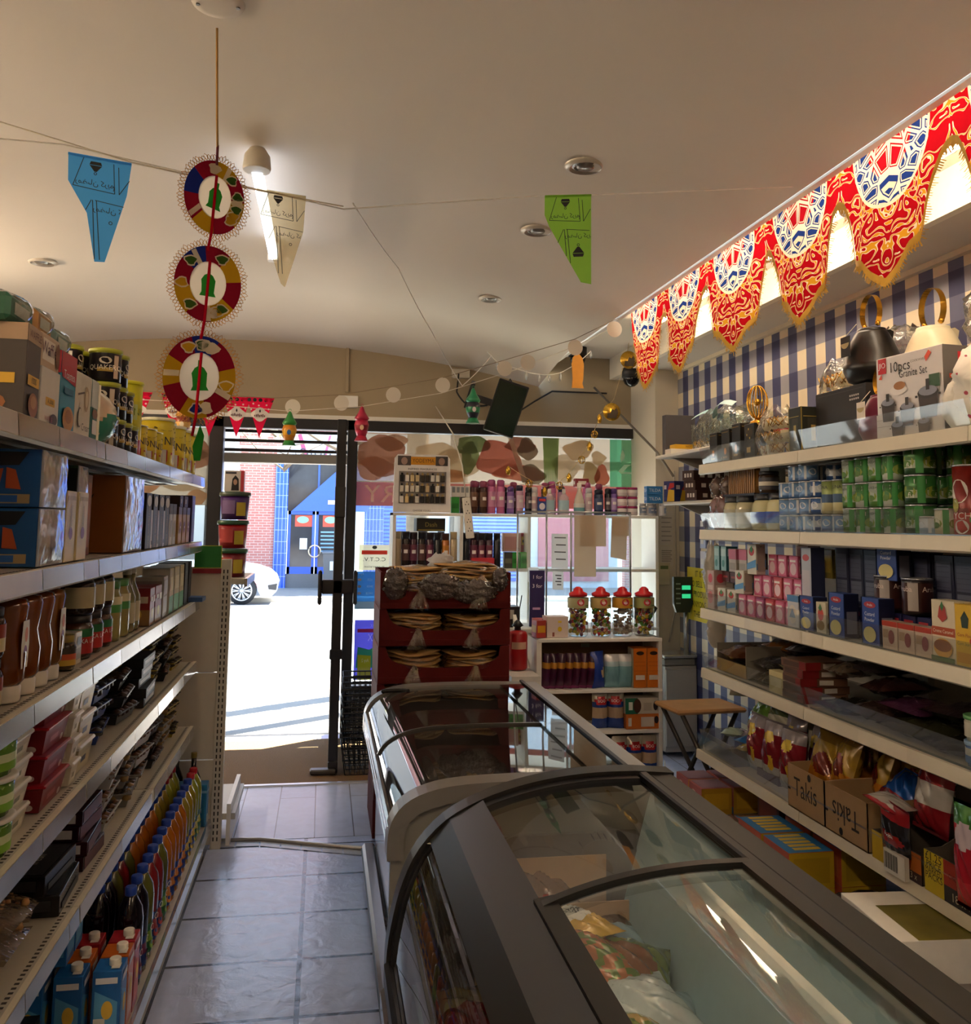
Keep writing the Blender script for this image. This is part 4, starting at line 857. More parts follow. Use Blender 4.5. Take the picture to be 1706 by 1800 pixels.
# lantern string
cord('lantern_string', 'white string of paper and plastic lanterns across the shop front', [(-1.3, 5.6, 2.30), (-.84, 5.6, 2.29), (-.22, 5.6, 2.255), (.21, 5.6, 2.30), (.70, 5.6, 2.40), (1.15, 5.5, 2.55), (1.5, 5.35, 2.69), (1.72, 5.2, 2.80)], .0022, M('e9dfcc', .7))
def lantern(label, x, y, z, h, cols, w=.1, flat=False):
    t = empty('lantern', label, 'lantern', (x, y, z)); c = [M(k, .35, .1, .2, 50) for k in cols]
    k = h/.2; n = 8
    ob('cap', MB().lathe([(.004, .2*k), (.012, .19*k), (.02*k, .165*k), (.034*k, .145*k), (.042*k, .13*k), (.034*k, .118*k)], c[0], n), t)
    ob('body', MB().lathe([(.026*k, .03*k), (.036*k, .06*k), (.042*k, .09*k), (.034*k, .118*k)], [c[1], c[2], c[1]], n).ell(lambda u, v, q: (u, -.041*k-q, v), 0, .075*k, .012, .016, c[3], .003), t)
    ob('foot', MB().lathe([(.04*k, 0), (.034*k, .012*k), (.026*k, .03*k)], c[0], n), t)
    ob('ring', MB().tube([(.008*math.cos(a), 0, .205*k+.008*math.sin(a)) for a in [2*PI*i/10 for i in range(10)]], .0015, c[0], 4, True), t)
lantern('gold patterned lantern hanging between the red pennants over the yellow tins', -.84, 5.6, 2.07, .22, ('d99a3a', '8a3a2a', 'e0b060', 'f0e0c0'))
lantern('green and orange lantern hanging in the open doorway', -.222, 5.6, 2.045, .21, ('2f8a3a', 'd98a24', 'e8b02a', '2a6ab0'))
lantern('dark pink lantern hanging beside the door leaf', .21, 5.6, 2.085, .215, ('b01d3e', 'c2294c', '8f1530', 'e8c0a0'))
lantern('green lantern with dark printed panel beside the tilted screen', .90, 5.6, 2.215, .225, ('2a8a5a', '2c2a3a', '2a8a5a', 'e8e0e0'))
pk = MB(); X = lambda u, v, n: (1.513+u, 5.38-n, 2.43+v)
pk.prism([(-.035, 0), (.04, 0), (.03, .03), (.036, .06), (.04, .15), (.03, .19), (.012, .21), (.008, .235), (-.008, .235), (-.012, .21), (-.03, .19), (-.036, .15), (-.03, .06)], .012, M('e0992c', .5, 0, .1), X=X)
for a, b, c_, d_, h in ((-.02, .02, .09, .125, '2f6fb0'), (-.02, .02, .13, .15, 'f0ece0'), (-.018, .0, .02, .045, 'c43a2a'), (.004, .022, .02, .045, '3a8a4a'), (-.02, .02, .165, .185, '3a8a4a'), (-.02, .018, .06, .085, 'f2d060')): pk.rect(X, a, b, c_, d_, M(h), -.0005)
ob('lantern', pk, label='flat yellow card lantern with coloured panels near the ceiling trough', cat='lantern')
# light strings
cord('light_string', 'thin white light wire sagging from the tape string down to the front wall', [(.06, 2.8, 2.59), (.295, 4.0, 2.73), (.479, 4.25, 2.5), (.741, 5.0, 2.36), (1.05, 5.8, 2.69)], .0028, M('ded7cb', .6), .01)
bp = [(1.02, 5.8, 2.715), (1.087, 5.8, 2.65), (1.286, 5.8, 2.59), (1.371, 5.8, 2.578), (1.441, 5.8, 2.578), (1.518, 5.8, 2.595), (1.635, 5.8, 2.665), (1.726, 5.8, 2.75)]
cord('light_string', 'white wire with clear drop bulbs sagging below the ceiling trough end', bp, .003, M('e8e4da', .6), .002)
for i, p in enumerate(bp[1:]):
    t = MB().lathe([(.003, -.055), (.011, -.035), (.008, -.012), (.004, 0)], clear('f2f2f0', 2.0, .1, 0, 40, .3), 6, p); ob('drop_bulb', t, label=f'clear faceted drop bulb, {ORD[i]} along the white wire from the wall socket', cat='bulb', group='clear drop bulbs on the white wire')
m_g2 = M('d8a93c', .25, .8, .2, 60)
gp = [(2.06, 6.0, 2.86), (2.05, 6.0, 2.80), (1.95, 6.0, 2.46), (1.863, 6.05, 2.36), (1.842, 6.1, 2.25), (1.806, 6.1, 2.17), (1.75, 6.1, 2.07), (1.673, 6.15, 1.95), (1.605, 6.15, 1.89), (1.5, 6.15, 1.85), (1.39, 6.15, 1.9), (1.24, 6.15, 1.99)]
cord('light_string', 'gold wire of lantern charms draped from the ceiling trough over the toiletries', gp, .002, M('cfb98a', .5), .004)
for i, (x, y, z) in enumerate(((2.06, 6.0, 2.80), (1.935, 6.0, 2.43))):
    t = empty('medallion', ('round gold medallion with dark figure hanging nearest the red valance end', 'round gold medallion with dark figure hanging above the gold charms')[i], 'decoration', (x, y, z-.06))
    ob('disc', MB().tube([(0, -.004, 0), (0, .004, 0)], .062, m_g2, 24), t); X = lambda u, v, n: (u, -.005-n, v)
    ob('figure', MB().poly(X, [(-.035, -.045), (.03, -.045), (.045, 0), (.03, .03), (.02, .01), (0, .02), (-.01, -.01), (-.03, -.01)], M('3a2a10', .5)), t)
for i, p in enumerate(gp[3:]):
    r = random.Random(i); b = MB(); z = p[2]-.03
    if i % 2 == 0: b.lathe([(.012, -.035), (.016, -.02), (.02, 0), (.012, .02), (.003, .03)], m_g2, 6, (p[0], p[1], z))
    else:
        for a in range(3): b.tube([(p[0]+.024*math.cos(t)*math.cos(a), p[1]+.024*math.cos(t)*math.sin(a), z+.026*math.sin(t)) for t in [2*PI*k/12 for k in range(12)]], .003, m_g2, 4, True)
    ob('hanging_charm', b, label=f'gold {"lantern" if i % 2 == 0 else "hoop"} charm, {ORD[i]} down the draped gold wire from the ceiling trough', cat='decoration', group='gold charms on the draped wire')
# screen, sockets, cameras, stay rod
tv = empty('wall_screen', 'black flat screen tilted on a wall arm above the toiletries shelf', 'screen', (1.30, 6.55, 2.44), rot=(math.radians(12), math.radians(17), math.radians(-6)))
ob('bezel', MB().box(-.115, .115, -.02, .02, -.2, .2, M('1b1b1c', .35), .006), tv); ob('display', MB().rect(lambda u, v, n: (u, -.0205-n, v), -.105, .105, -.185, .185, M('15241b', .12)), tv)
ob('arm', MB().box(-.28, -.1, .0, .05, -.02, .03, M('1b1b1c', .5)).box(-.3, -.27, -.02, .45, -.09, .1, M('1b1b1c', .5)), tv)
cord('cable', 'black cable looping from the ceiling socket behind the tilted screen', [(1.0, 6.95, 2.75), (.98, 6.9, 2.6), (1.05, 6.85, 2.5), (1.2, 6.8, 2.49), (1.3, 6.8, 2.6), (1.38, 6.8, 2.7), (1.45, 6.8, 2.6), (1.42, 6.8, 2.5)], .007, M('1b1b1c', .5), .01, 'cable', 5)
cord('cable', 'black cable running along the ceiling edge from the tilted screen to the corner', [(1.45, 6.85, 2.45), (1.6, 6.93, 2.55), (1.75, 6.95, 2.64), (2.2, 6.95, 2.64)], .007, M('1b1b1c', .5), 0, 'cable', 5)
ob('wall_socket', MB().box(.95, 1.09, 6.95, 6.99, 2.72, 2.79, M('cfc6b4', .5), .004), label='small double socket high on the front wall above the tilted screen', cat='socket')
for i, (x, y, z) in enumerate(((1.86, 6.6, 2.88), (2.25, 6.5, 2.72))):
    t = empty('dome_camera', ('small black dome camera on the ceiling trough above the window', 'black dome camera on the pilaster top in the corner')[i], 'camera', (x, y, z))
    ob('base', MB().lathe([(.07, -.02), (.07, .05)], M('222222', .5), 16), t); ob('dome', MB().ball((0, 0, -.03), .062, M('0c0c0e', .1), 14), t)
ob('stay_rod', MB().tube([(2.09, 6.93, 2.68), (2.42, 6.41, 2.13), (2.5, 6.3, 1.95)], .009, M('6f665a', .5), 6), label='slanting grey rod from the ceiling corner to the small corner shelves', cat='rod')
# ================================================ kinds of goods
def mm(c): return c if not isinstance(c, str) else M(c, .42)
def deco(b, w, d, h, ds):
    """ds: (face, kind, ...) in fractions of the face; r rect, e ellipse, t text, p polygon"""
    n = .0006
    for e in ds:
        X = FX(e[0], w, d, h); W_ = w if e[0] in 'FBT' else d; vv = (lambda f: (f-.5)*d) if e[0] == 'T' else (lambda f: f*h); H_ = d if e[0] == 'T' else h
        n += .00025
        if e[1] == 'r': b.rect(X, (e[2]-.5)*W_, (e[3]-.5)*W_, vv(e[4]), vv(e[5]), mm(e[6]), n)
        elif e[1] == 'e': b.ell(X, (e[2]-.5)*W_, vv(e[3]), e[4]*W_, e[5]*H_, mm(e[6]), n)
        elif e[1] == 't' and len(e) > 8:
            q, _ = text2d(e[2]); L = (max(a for a, _ in q)-min(a for a, _ in q))*1.35; b.txt(X, e[2], (e[3]-.5)*W_, vv(e[4]), min(e[5]*W_*1.4, .8*H_/L), mm(e[6]), n, 1, e[8])
        elif e[1] == 't': b.txt(X, e[2], (e[3]-.5)*W_, vv(e[4]), e[5]*H_, mm(e[6]), n, 1, e[8] if len(e) > 8 else 0, (e[7] if len(e) > 7 else .86)*(W_ if not (len(e) > 8) else 9))
        elif e[1] == 'p': b.poly(X, [((a-.5)*W_, vv(c)) for a, c in e[2]], mm(e[3]), n)
    return b
def carton(w, d, h, col, ds=(), rough=.42, bev=.0015): return deco(MB().box(-w/2, w/2, -d/2, d/2, 0, h, M(col, rough), bev), w, d, h, ds)
def both(ds): return [e for q in ds for e in (q, ('L',)+tuple(q[1:]), ('R',)+tuple(q[1:]))]
def P_box(name, cat, w, d, h, col, ds=(), rough=.42): return Proto(name, cat, [], carton(w, d, h, col, ds, rough))
def wrapbox(name, cat, w, d, h, col, ds, rough=.4):
    """a carton with a creased clear film over its front, as an inner pack showing through"""
    fl = MB(); fl.grid(lambda u, v: ((u-.5)*w*.98, -d/2-.004-.006*math.sin(PI*u)*math.sin(PI*v)-.0015*math.sin(31*u+6*math.sin(7*v)), v*h*.98+.01*h), 10, 8, clear('f4f4f4', 2.0, .14, .35, 14))
    return Proto(name, cat, [('film_window', fl)], carton(w, d, h, col, ds, rough))
def cylX(r, z0, a0=-PI/2): return lambda u, v, n: ((r+n)*math.cos(a0+u/r), (r+n)*math.sin(a0+u/r), z0+v)
def wraptxt(b, r, s, v, h, m, a0=-PI/2, wmax=.9, n=.0008):
    vs, fs = text2d(s); w = max(a for a, _ in vs)-min(a for a, _ in vs); k = min(h*1.35, wmax*r*2/w); X = cylX(r, 0, a0)
    b.add([X(a*k, v+c*k, n) for a, c in vs], fs, m)
def patch(b, r, a0, a1, z0, z1, m, n=.0006, k=6):
    b.grid(lambda u, v: ((r+n)*math.cos(a0+(a1-a0)*u), (r+n)*math.sin(a0+(a1-a0)*u), z0+(z1-z0)*v), k, 1, m)
def tin(name, cat, r, h, bands, lid='c9cdd0', text=None, tcol='ffffff', tz=.5, th=.16, extra=None, lidname='rim', n=18, plid=False):
    """bands: (fraction top, colour) from the bottom"""
    b = MB(); pr = [(r, .002)]; ms = []
    for f, c in bands: pr.append((r, f*(h-.004))); ms.append(M(c, .3, .15))
    b.lathe(pr, ms, n)
    if text: wraptxt(b, r, text, tz*h, th*h, M(tcol, .4)); wraptxt(b, r, text, tz*h, th*h, M(tcol, .4), -PI/2-1.9); wraptxt(b, r, text, tz*h, th*h, M(tcol, .4), -PI/2+1.9)
    if extra: extra(b, r, h)
    l = MB()
    if plid: l.lathe([(r+.001, h-.012), (r+.003, h-.01), (r+.003, h), (r-.004, h+.002)], M(lid, .4), n)
    else: l.lathe([(r+.0012, h-.006), (r+.002, h-.003), (r+.0012, h), (r-.003, h), (r-.004, h-.004)], M(lid, .25, .85), n)
    return Proto(name, cat, [(lidname, l)], b)
def jar(name, cat, prof, body, lid, lr, lz, lh, label=None, n=16, sx=1, sy=1, bodymat=None, squash=None):
    b = MB().lathe(prof, bodymat or M(body, .12, 0, .08, 20, coat=.3), n, sx=sx, sy=sy)
    l = MB().lathe([(lr, lz), (lr*1.02, lz+lh*.15), (lr*1.02, lz+lh*.9), (lr*.94, lz+lh)], M(lid, .35), n, sx=sx, sy=sy)
    parts = [('lid', l)]
    if label:
        lb = MB(); r, z0, z1, cols, txt, tc = label
        for i, c in enumerate(cols):
            a, e = z0+(z1-z0)*i/len(cols), z0+(z1-z0)*(i+1)/len(cols)
            if sx == 1 and sy == 1: patch(lb, r, -PI/2-2.3, -PI/2+2.3, a, e, M(c, .45), .0008, 12)
            else: lb.lathe([(r, a), (r, e)], M(c, .45), n, sx=sx, sy=sy, cap=False)
        if txt: wraptxt(lb, r, txt, (z0+z1)/2, (z1-z0)*.3, M(tc, .5), wmax=.6, n=.0014); wraptxt(lb, r, txt, (z0+z1)/2, (z1-z0)*.3, M(tc, .5), -PI/2-1.35, .6, .0014)
        parts.append(('label', lb))
    return Proto(name, cat, parts, b)
def bag(w, h, d, colfn, seed=0, nu=12, nv=14, seal=.07, rough=.22, crinkle=.05, lean=0, decos=(), text=()):
    """stand-up or pillow bag: front colour by (u, v); text rides on the bulge"""
    q = random.Random(seed); ph = [(q.uniform(3, 11), q.uniform(3, 11), q.uniform(0, 6)) for _ in range(5)]
    def dep(u, v):
        s = max(0, math.sin(PI*u))**.55*max(0, math.sin(PI*min(1, max(0, (v-seal*.5)/(1-seal)))))**.5
        return d/2*s*(1+crinkle*4*sum(math.sin(a*u*3+b*v*3+c) for a, b, c in ph)/5)
    def pt(u, v, sg):
        e = crinkle*w*.3*math.sin(9*v+seed)*(1 if .05 < v < .95 else .4)
        return ((u-.5)*w*(1-.06*math.sin(PI*v))+e*.3, sg*dep(u, v)+lean*v*h, v*h)
    b = MB(); mc = lambda c: c if not isinstance(c, str) else M(c, rough, .12, .08, 25, .15, coat=.3)
    b.grid(lambda u, v: pt(u, v, -1), nu, nv, lambda u, v: mc(colfn(u, v))); b.grid(lambda u, v: pt(u, v, 1), nu, nv, lambda u, v: mc(colfn(u, v)))
    for s, u0, v0, hh, col in text:
        vs, fs = text2d(s); k = hh*h*1.35; wd = (max(a for a, _ in vs)-min(a for a, _ in vs))*k; asp = min(1, .8*w/wd)
        b.add([(lambda uu, vv: (pt(uu, vv, -1)[0], pt(uu, vv, -1)[1]-.0025, vv*h))(u0+a*k*asp/w, v0+c*k/h) for a, c in vs], fs, M(col, .45))
    return b
def bands(*bs):
    def f(u, v):
        for t, c in bs:
            if v < t: return c
        return bs[-1][1]
    return f
def badge(base, cx, cy, rx, ry, col): return lambda u, v: col if ((u-cx)/rx)**2+((v-cy)/ry)**2 < 1 else (base(u, v) if callable(base) else base)
def row(P, xs, z, rz, labels, group=None, jit=0, **k):
    for i, ((x, y), l) in enumerate(zip(xs, labels)): P.put((x, y, z), rz+RN.uniform(-jit, jit), l, group, **k)
# ================================================ goods on the aisle shelving (fronts face +x)
XA = -.62
def L1(P, y, z, label, dx=0, grp=None, jit=.04, d=0, **k): return P.put((XA-d/2-dx, y, z), LFT+RN.uniform(-jit, jit), label, grp, **k)
z = LZ[0]+.003
# ---- top shelf: bakery cartons, oat tins, milk powder
TX = 'ffffff'
pk = P_box('biscuit_box', 'box', .105, .2, .2, '4a413b', both([('F', 'r', 0, 1, .82, 1, 'b79a7c'), ('F', 't', 'WAFFLE', .5, .9, .09, '5a2330'), ('F', 'r', .1, .9, .36, .47, 'e9b83a'), ('F', 't', '1000', .5, .415, .075, '3a2a10'), ('F', 'e', .5, .16, .33, .13, '9c6238'), ('F', 'e', .5, .19, .2, .07, 'b98452')]))
L1(pk, 2.055, z, 'dark brown cake carton with yellow price flash at the viewer end of the top shelf', d=.2)
pk = P_box('biscuit_box', 'box', .135, .2, .13, 'd9d5cc', both([('F', 'r', .25, .75, .36, .5, 'e2b23a'), ('F', 't', 'A 2000', .5, .43, .08, '4a3a1a'), ('F', 'e', .7, .14, .2, .1, '3a3030'), ('F', 't', 'WAFFLE', .4, .12, .09, 'a8344a')]))
L1(pk, 2.19, z, 'white waffle carton with yellow flash under the tan waffle carton', d=.2)
pk = P_box('biscuit_box', 'box', .14, .19, .075, 'c7ab8c', both([('F', 'r', .05, .72, .2, .85, 'efe4d2'), ('F', 't', 'Waffle', .4, .55, .42, '5c1f3a'), ('F', 'e', .86, .5, .12, .4, '7a4a2c')]))
L1(pk, 2.19, z+.131, 'tan waffle carton lying on the white waffle carton', d=.2)
pk = P_box('toast_box', 'box', .125, .19, .19, '2f8fae', both([('F', 'r', 0, 1, .72, 1, 'c23a4a'), ('F', 'p', [(.05, .68), (.95, .62), (.95, .8), (.5, .86), (.05, .8)], 'c8283a'), ('F', 't', 'Toastea', .5, .72, .11, TX), ('F', 'r', .2, .8, .48, .56, '1f6f8e'), ('F', 'e', .5, .17, .36, .16, 'c08a4a'), ('F', 'e', .5, .2, .22, .09, 'a06a30')]))
L1(pk, 2.33, z, 'blue toast carton with red badge and biscuit picture', d=.19)
pk = P_box('cracker_box', 'box', .135, .19, .165, 'd8cfbb', both([('F', 'e', .7, .62, .16, .2, 'b59a78'), ('F', 'e', .7, .62, .1, .13, 'd8c4a4'), ('F', 'p', [(.1, .66), (.5, .72), (.52, .7), (.12, .63)], '5a5048'), ('F', 'e', .25, .3, .12, .16, '6a6258'), ('F', 'e', .25, .3, .1, .135, 'd8cfbb'), ('F', 't', 'Cream', .62, .16, .12, '4a4038')]))
L1(pk, 2.475, z, 'cream carton with a cup picture between the blue and teal cartons', d=.19)
pk = P_box('cracker_box', 'box', .07, .17, .165, '1f6a60', both([('F', 'r', 0, 1, .55, 1, 'cfd6cf'), ('F', 'r', .2, .9, .12, .35, 'e6e6e0'), ('F', 'e', .5, .45, .4, .08, '7a4a28')]))
L1(pk, 2.59, z, 'narrow teal and grey carton wedged beside the cream carton', d=.17)
pk = P_box('cracker_box', 'box', .08, .03, .16, 'efe6d0', both([('F', 'e', .6, .75, .2, .1, '6a5a48'), ('F', 'r', .42, .56, .2, .6, '6a6258')]))
pk.put((XA-.02, 2.66, z), LFT+.3, 'slim cream packet leaning out over the shelf front', rot=(0, 0, LFT+.3))
P = Proto('croissant_bag', 'bag', [], bag(.15, .16, .1, badge(bands((.5, 'd8b79a'), (1, 'e6d4b8')), .3, .3, .28, .3, '2f8a72'), 3))
L1(P, 2.765, z, 'pinkish croissant bag with green patch in front of the black oat tins', d=.06)
fm_ = clear('eef2ee', 2.2, .12, .8, 18)
for y, c1, w, zz, l in ((2.06, '2f6a4e', .16, .2, 'film-wrapped green pack stacked on the dark brown carton'), (2.22, 'b98444', .12, .2075, 'film-wrapped golden rusk pack on the tan waffle carton'), (2.37, '7f9a90', .13, .19, 'film-wrapped grey green pack lying on the blue toast carton')):
    b = MB().box(-w/2, w/2, -.08, .08, .002, .06, M(c1, .4, 0, .15), .01); b.rect(FX('F', w, .16), -w*.3, w*.3, .018, .044, M('e6e2d6')); b.rect(FX('L', w, .16), -.05, .05, .018, .044, M('e6e2d6'))
    f = MB().grid(lambda u, v, w=w: ((w/2+.012)*math.cos(2*PI*u)*abs(math.sin(PI*(.06+.88*v)))**.3*1.1, (.09)*math.sin(2*PI*u)*abs(math.sin(PI*(.06+.88*v)))**.3*1.1, .075*v+.006*math.sin(12*u+9*v)*v), 24, 8, fm_)
    Proto('rusk_pack', 'packet', [('film_wrap', f)], b).put((XA-.11, y, z+zz), LFT, l, 'film-wrapped packs above the cartons')
bk_ = '1b1620'
def oats(b, r, h):
    for a in (-PI/2, -PI/2-1.7, -PI/2+1.7):
        patch(b, r, a-.5, a+.5, .3*h, .42*h, M('b99a3a', .4), .0007); b.ell(cylX(r, 0, a), 0, .64*h, r*.4, .11*h, M('d9d2c4'), .001); patch(b, r, a+.55, a+.9, .1*h, .8*h, M('cfc9bd', .25, .5), .0007)
P_oat = tin('oat_tin', 'tin', .046, .1, [(.9, bk_), (1, 'a9b03a')], 'b6bd3c', 'QUAKER', 'e9e2d2', .42, .17, oats, 'lid', plid=True)
for i, (x, y, n) in enumerate(((-.67, 2.90, 3), (-.67, 3.0, 3), (-.67, 3.1, 2), (-.67, 3.2, 1), (-.77, 2.85, 3), (-.77, 2.96, 3), (-.77, 3.07, 3), (-.88, 2.9, 3), (-.88, 3.02, 3))):
    for k in range(n): P_oat.put((x, y, z+.102*k), LFT+RN.uniform(-.4, .4), f"black oat tin, {('bottom', 'middle', 'third')[k] if n > 1 else 'single'} level, {ORD[i % 4 if i < 4 else i-4]} {'front' if i < 4 else 'rear'} column from the croissant bag", 'black oat tins on the top shelf')
P_ng = tin('milk_powder_tin', 'tin', .05, .27, [(.25, 'b8242c'), (.3, 'e6c82a'), (.75, 'd8d23a'), (1, 'e2dc30')], 'e6e02c', 'NIDO', '7a8a2a', .6, .1, lambda b, r, h: (patch(b, r, -PI/2-1.9, -PI/2-.9, .04*h, .2*h, M('e8e8e4'), .0007), patch(b, r, -PI/2-2.0, -PI/2-.6, .5*h, .7*h, M('c9d88a'), .0007)), 'lid', plid=True)
P_ng.put((-.69, 3.33, z), LFT, 'tall lime yellow tin standing next to the black oat tins')
def nido(b, r, h):
    for a in (-PI/2, -PI/2-1.5, -PI/2+1.5):
        X = cylX(r, 0, a); b.poly(X, [(-r*.75, .02), (r*.2, .02), (-r*.2, .3*h), (-r*.75, .36*h)], M('b3261f'), .0008); patch(b, r, a+.3, a+.75, .04*h, .36*h, M('d8d5cc'), .0008); b.poly(X, [(-r*.7, .74*h), (0, .82*h), (r*.7, .74*h), (r*.5, .74*h), (0, .79*h), (-r*.5, .74*h)], M('6a5a1a'), .0008)
yb = 'dcc224'
P_nb = tin('milk_powder_tin', 'tin', .066, .2, [(.33, 'd2b41e'), (1, yb)], 'e9e4c0', 'NIDO', '20242e', .53, .2, nido, 'lid', plid=True)
P_ns = tin('milk_powder_tin', 'tin', .05, .13, [(.4, 'd0b224'), (1, yb)], 'd8cfa8', 'NIDO', '20242e', .55, .22, nido, 'rim')
P_nx = tin('milk_powder_tin', 'tin', .08, .22, [(.62, yb), (.72, '23305e'), (1, yb)], 'e9e4c0', 'NIDO', '20242e', .42, .2, nido, 'lid', plid=True)
for x, y, P, d in ((-.69, 3.45, P_ns, 'small dull yellow milk tin, nearest the lime tin'), (-.68, 3.58, P_ns, 'small yellow milk tin just past the dull one'), (-.68, 3.71, P_ns, 'small yellow milk tin with grey stripe in front of the big banded tin'), (-.84, 3.62, P_nx, 'big yellow milk tin with navy band behind the small tins'), (-.68, 3.87, P_nb, 'yellow milk tin, nearest of the five in the front row of tall ones'), (-.70, 4.03, P_nb, 'yellow milk tin, next after the nearest tall one'), (-.68, 4.19, P_nb, 'yellow milk tin, middle of the five tall ones'), (-.68, 4.36, P_nb, 'yellow milk tin, next to last of the tall ones'), (-.68, 4.53, P_nb, 'yellow milk tin standing last at the door end'), (-.85, 3.86, P_nx, 'big yellow milk tin behind the nearest tall one'), (-.85, 4.1, P_nb, 'tall yellow milk tin in the back row, before the last'), (-.85, 4.4, P_nb, 'tall yellow milk tin at the back near the door end')):
    P.put((x, y, z), LFT+RN.uniform(-.15, .35), d, 'yellow milk powder tins on the top shelf')
# ---- second shelf: date boxes
z = LZ[1]+.003
bl = '1d5fa8'
P = wrapbox('date_box', 'box', .2, .32, .128, bl, [('F', 'r', 0, 1, 0, 1, 'a7acb2'), ('F', 'r', .1, .5, .1, .9, 'c3b59d'), ('F', 'r', .5, .95, .05, .95, '8f8272'), ('L', 'p', [(.62, .95), (.92, .95), (.86, .72), (.7, .7)], '17202e'), ('L', 'p', [(.68, .3), (.74, .35), (.76, .66), (.7, .64)], 'd2603a'), ('L', 'p', [(.78, .32), (.88, .3), (.84, .64), (.78, .68)], 'd2603a'), ('L', 'r', .58, .94, .06, .22, 'b9a27a'), ('L', 'r', .72, .86, .08, .2, '2f6ac0')])
for k in range(2): P.put((XA-.16, 2.255, z+.131*k), LFT, ('lower', 'upper')[k]+' blue date box with clear film front, of the two stacked', 'blue film-fronted date boxes')
P = P_box('date_box', 'box', .1, .2, .175, 'd9c999', both([('F', 'e', .5, .4, .2, .09, '8a5a78'), ('F', 'r', .08, .92, .87, .93, 'b7a468'), ('F', 'r', .45, .55, .5, .8, 'b7a468')]))
for y, l in ((2.42, 'cream date carton beside the blue boxes'), (2.535, 'cream date carton with purple seal, second from the blue boxes')): L1(P, y, z, l, d=.2, grp='cream date cartons')
P = wrapbox('date_box', 'box', .1, .3, .25, '1c2620', [('F', 'r', 0, 1, 0, 1, '8e9094'), ('L', 'e', .72, .7, .16, .14, 'cfc8b6'), ('L', 't', 'Aghban', .72, .7, .07, '2a2a22'), ('L', 'r', .0, 1, .97, 1, '3a5a44')])
P.put((XA-.19, 2.67, z), LFT, 'tall dark green date box with pale oval seal, behind the cream cartons')
P = P_box('date_box', 'box', .06, .28, .235, '7a3f18', [('F', 'r', .2, .8, .1, .9, 'a05a24')])
P.put((XA-.2, 2.84, z), LFT, 'slim rust brown date box next to the film-fronted brown box')
P = wrapbox('date_box', 'box', .3, .3, .245, '8c521f', [('F', 'r', 0, 1, 0, 1, '7f5f45'), ('F', 'e', .3, .3, .2, .2, 'b08a60'), ('F', 'e', .6, .6, .25, .2, 'a57a52'), ('F', 'e', .75, .25, .2, .18, '946a44'), ('L', 'p', [(.56, .68), (.6, .8), (.64, .7), (.7, .76), (.66, .64)], '2a1808'), ('L', 'r', .6, .64, .15, .5, '4a2a10')])
P.put((XA-.155, 3.2, z), LFT, 'large brown date box with creased film front in the middle of the second shelf')
mj = [('F', 'r', .0, .0, 0, 0, bk_)]
P = P_box('date_box', 'box', .085, .26, .2, '1e1614', [('L', 'e', .72, .86, .16, .1, 'cfc6ac'), ('F', 'e', .5, .86, .42, .1, 'cfc6ac'), ('L', 't', 'Luxury MEDJOOL DATES', .72, .42, .42, 'd2a84a', 1, -PI/2), ('F', 't', 'Luxury MEDJOOL DATES', .5, .42, .42, 'd2a84a', 1, -PI/2), ('L', 'r', .1, .3, .05, .2, 'd8d2c8')])
Q = P_box('date_box', 'box', .03, .24, .14, 'd8d4da', [('F', 'r', .2, .8, .1, .2, '6a6a80'), ('L', 'r', .2, .8, .6, .8, '8a84a0')])
for i, y in enumerate((3.45, 3.58, 3.71, 3.84)): L1(P, y, z, f'black luxury date box with gold lettering, {ORD[i]} past the large brown box', d=.26, grp='black date boxes')
for i, y in enumerate((3.515, 3.645, 3.775)): L1(Q, y, z, f'thin white packet between black date boxes, {ORD[i]} past the large brown box', d=.24, grp='thin white packets')
P = P_box('date_box', 'box', .07, .22, .17, 'cfc8c0', both([('F', 'r', 0, 1, .75, 1, '3a2620'), ('F', 'r', .3, .7, .2, .6, '9a8a84')]))
for i, y in enumerate((3.94, 4.03)): L1(P, y, z, ('pale grey date carton with dark top after the black boxes', 'pale grey date carton with dark top before the golden cartons')[i], d=.22)
P = P_box('date_box', 'box', .1, .22, .16, 'b58a4c', both([('F', 'r', 0, 1, .8, 1, '4a3020'), ('F', 'e', .5, .45, .24, .16, '6a2030'), ('F', 'r', .4, .6, .42, .48, 'd8c8a0')]))
for i, y in enumerate((4.18, 4.3, 4.42)): L1(P, y, z, f'golden date carton with maroon seal, {ORD[i]} after the grey cartons', d=.22, grp='golden date cartons')
P = P_box('date_box', 'box', .1, .25, .05, '3a251c', both([('F', 'r', .2, .5, .3, .7, 'b5a47a')]))
for i, y in enumerate((4.2, 4.34)): L1(P, y, z+.161, ('dark flat date carton lying on the first golden cartons', 'dark flat date carton lying on the last golden cartons')[i], d=.25)
P = P_box('date_box', 'box', .12, .24, .22, '3b2a4a', both([('F', 'r', .1, .9, .6, .9, '5a2a6a'), ('F', 'r', .2, .8, .2, .5, '6a4a3a')])); L1(P, 4.58, z, 'dark purple carton standing last on the date shelf', d=.24)
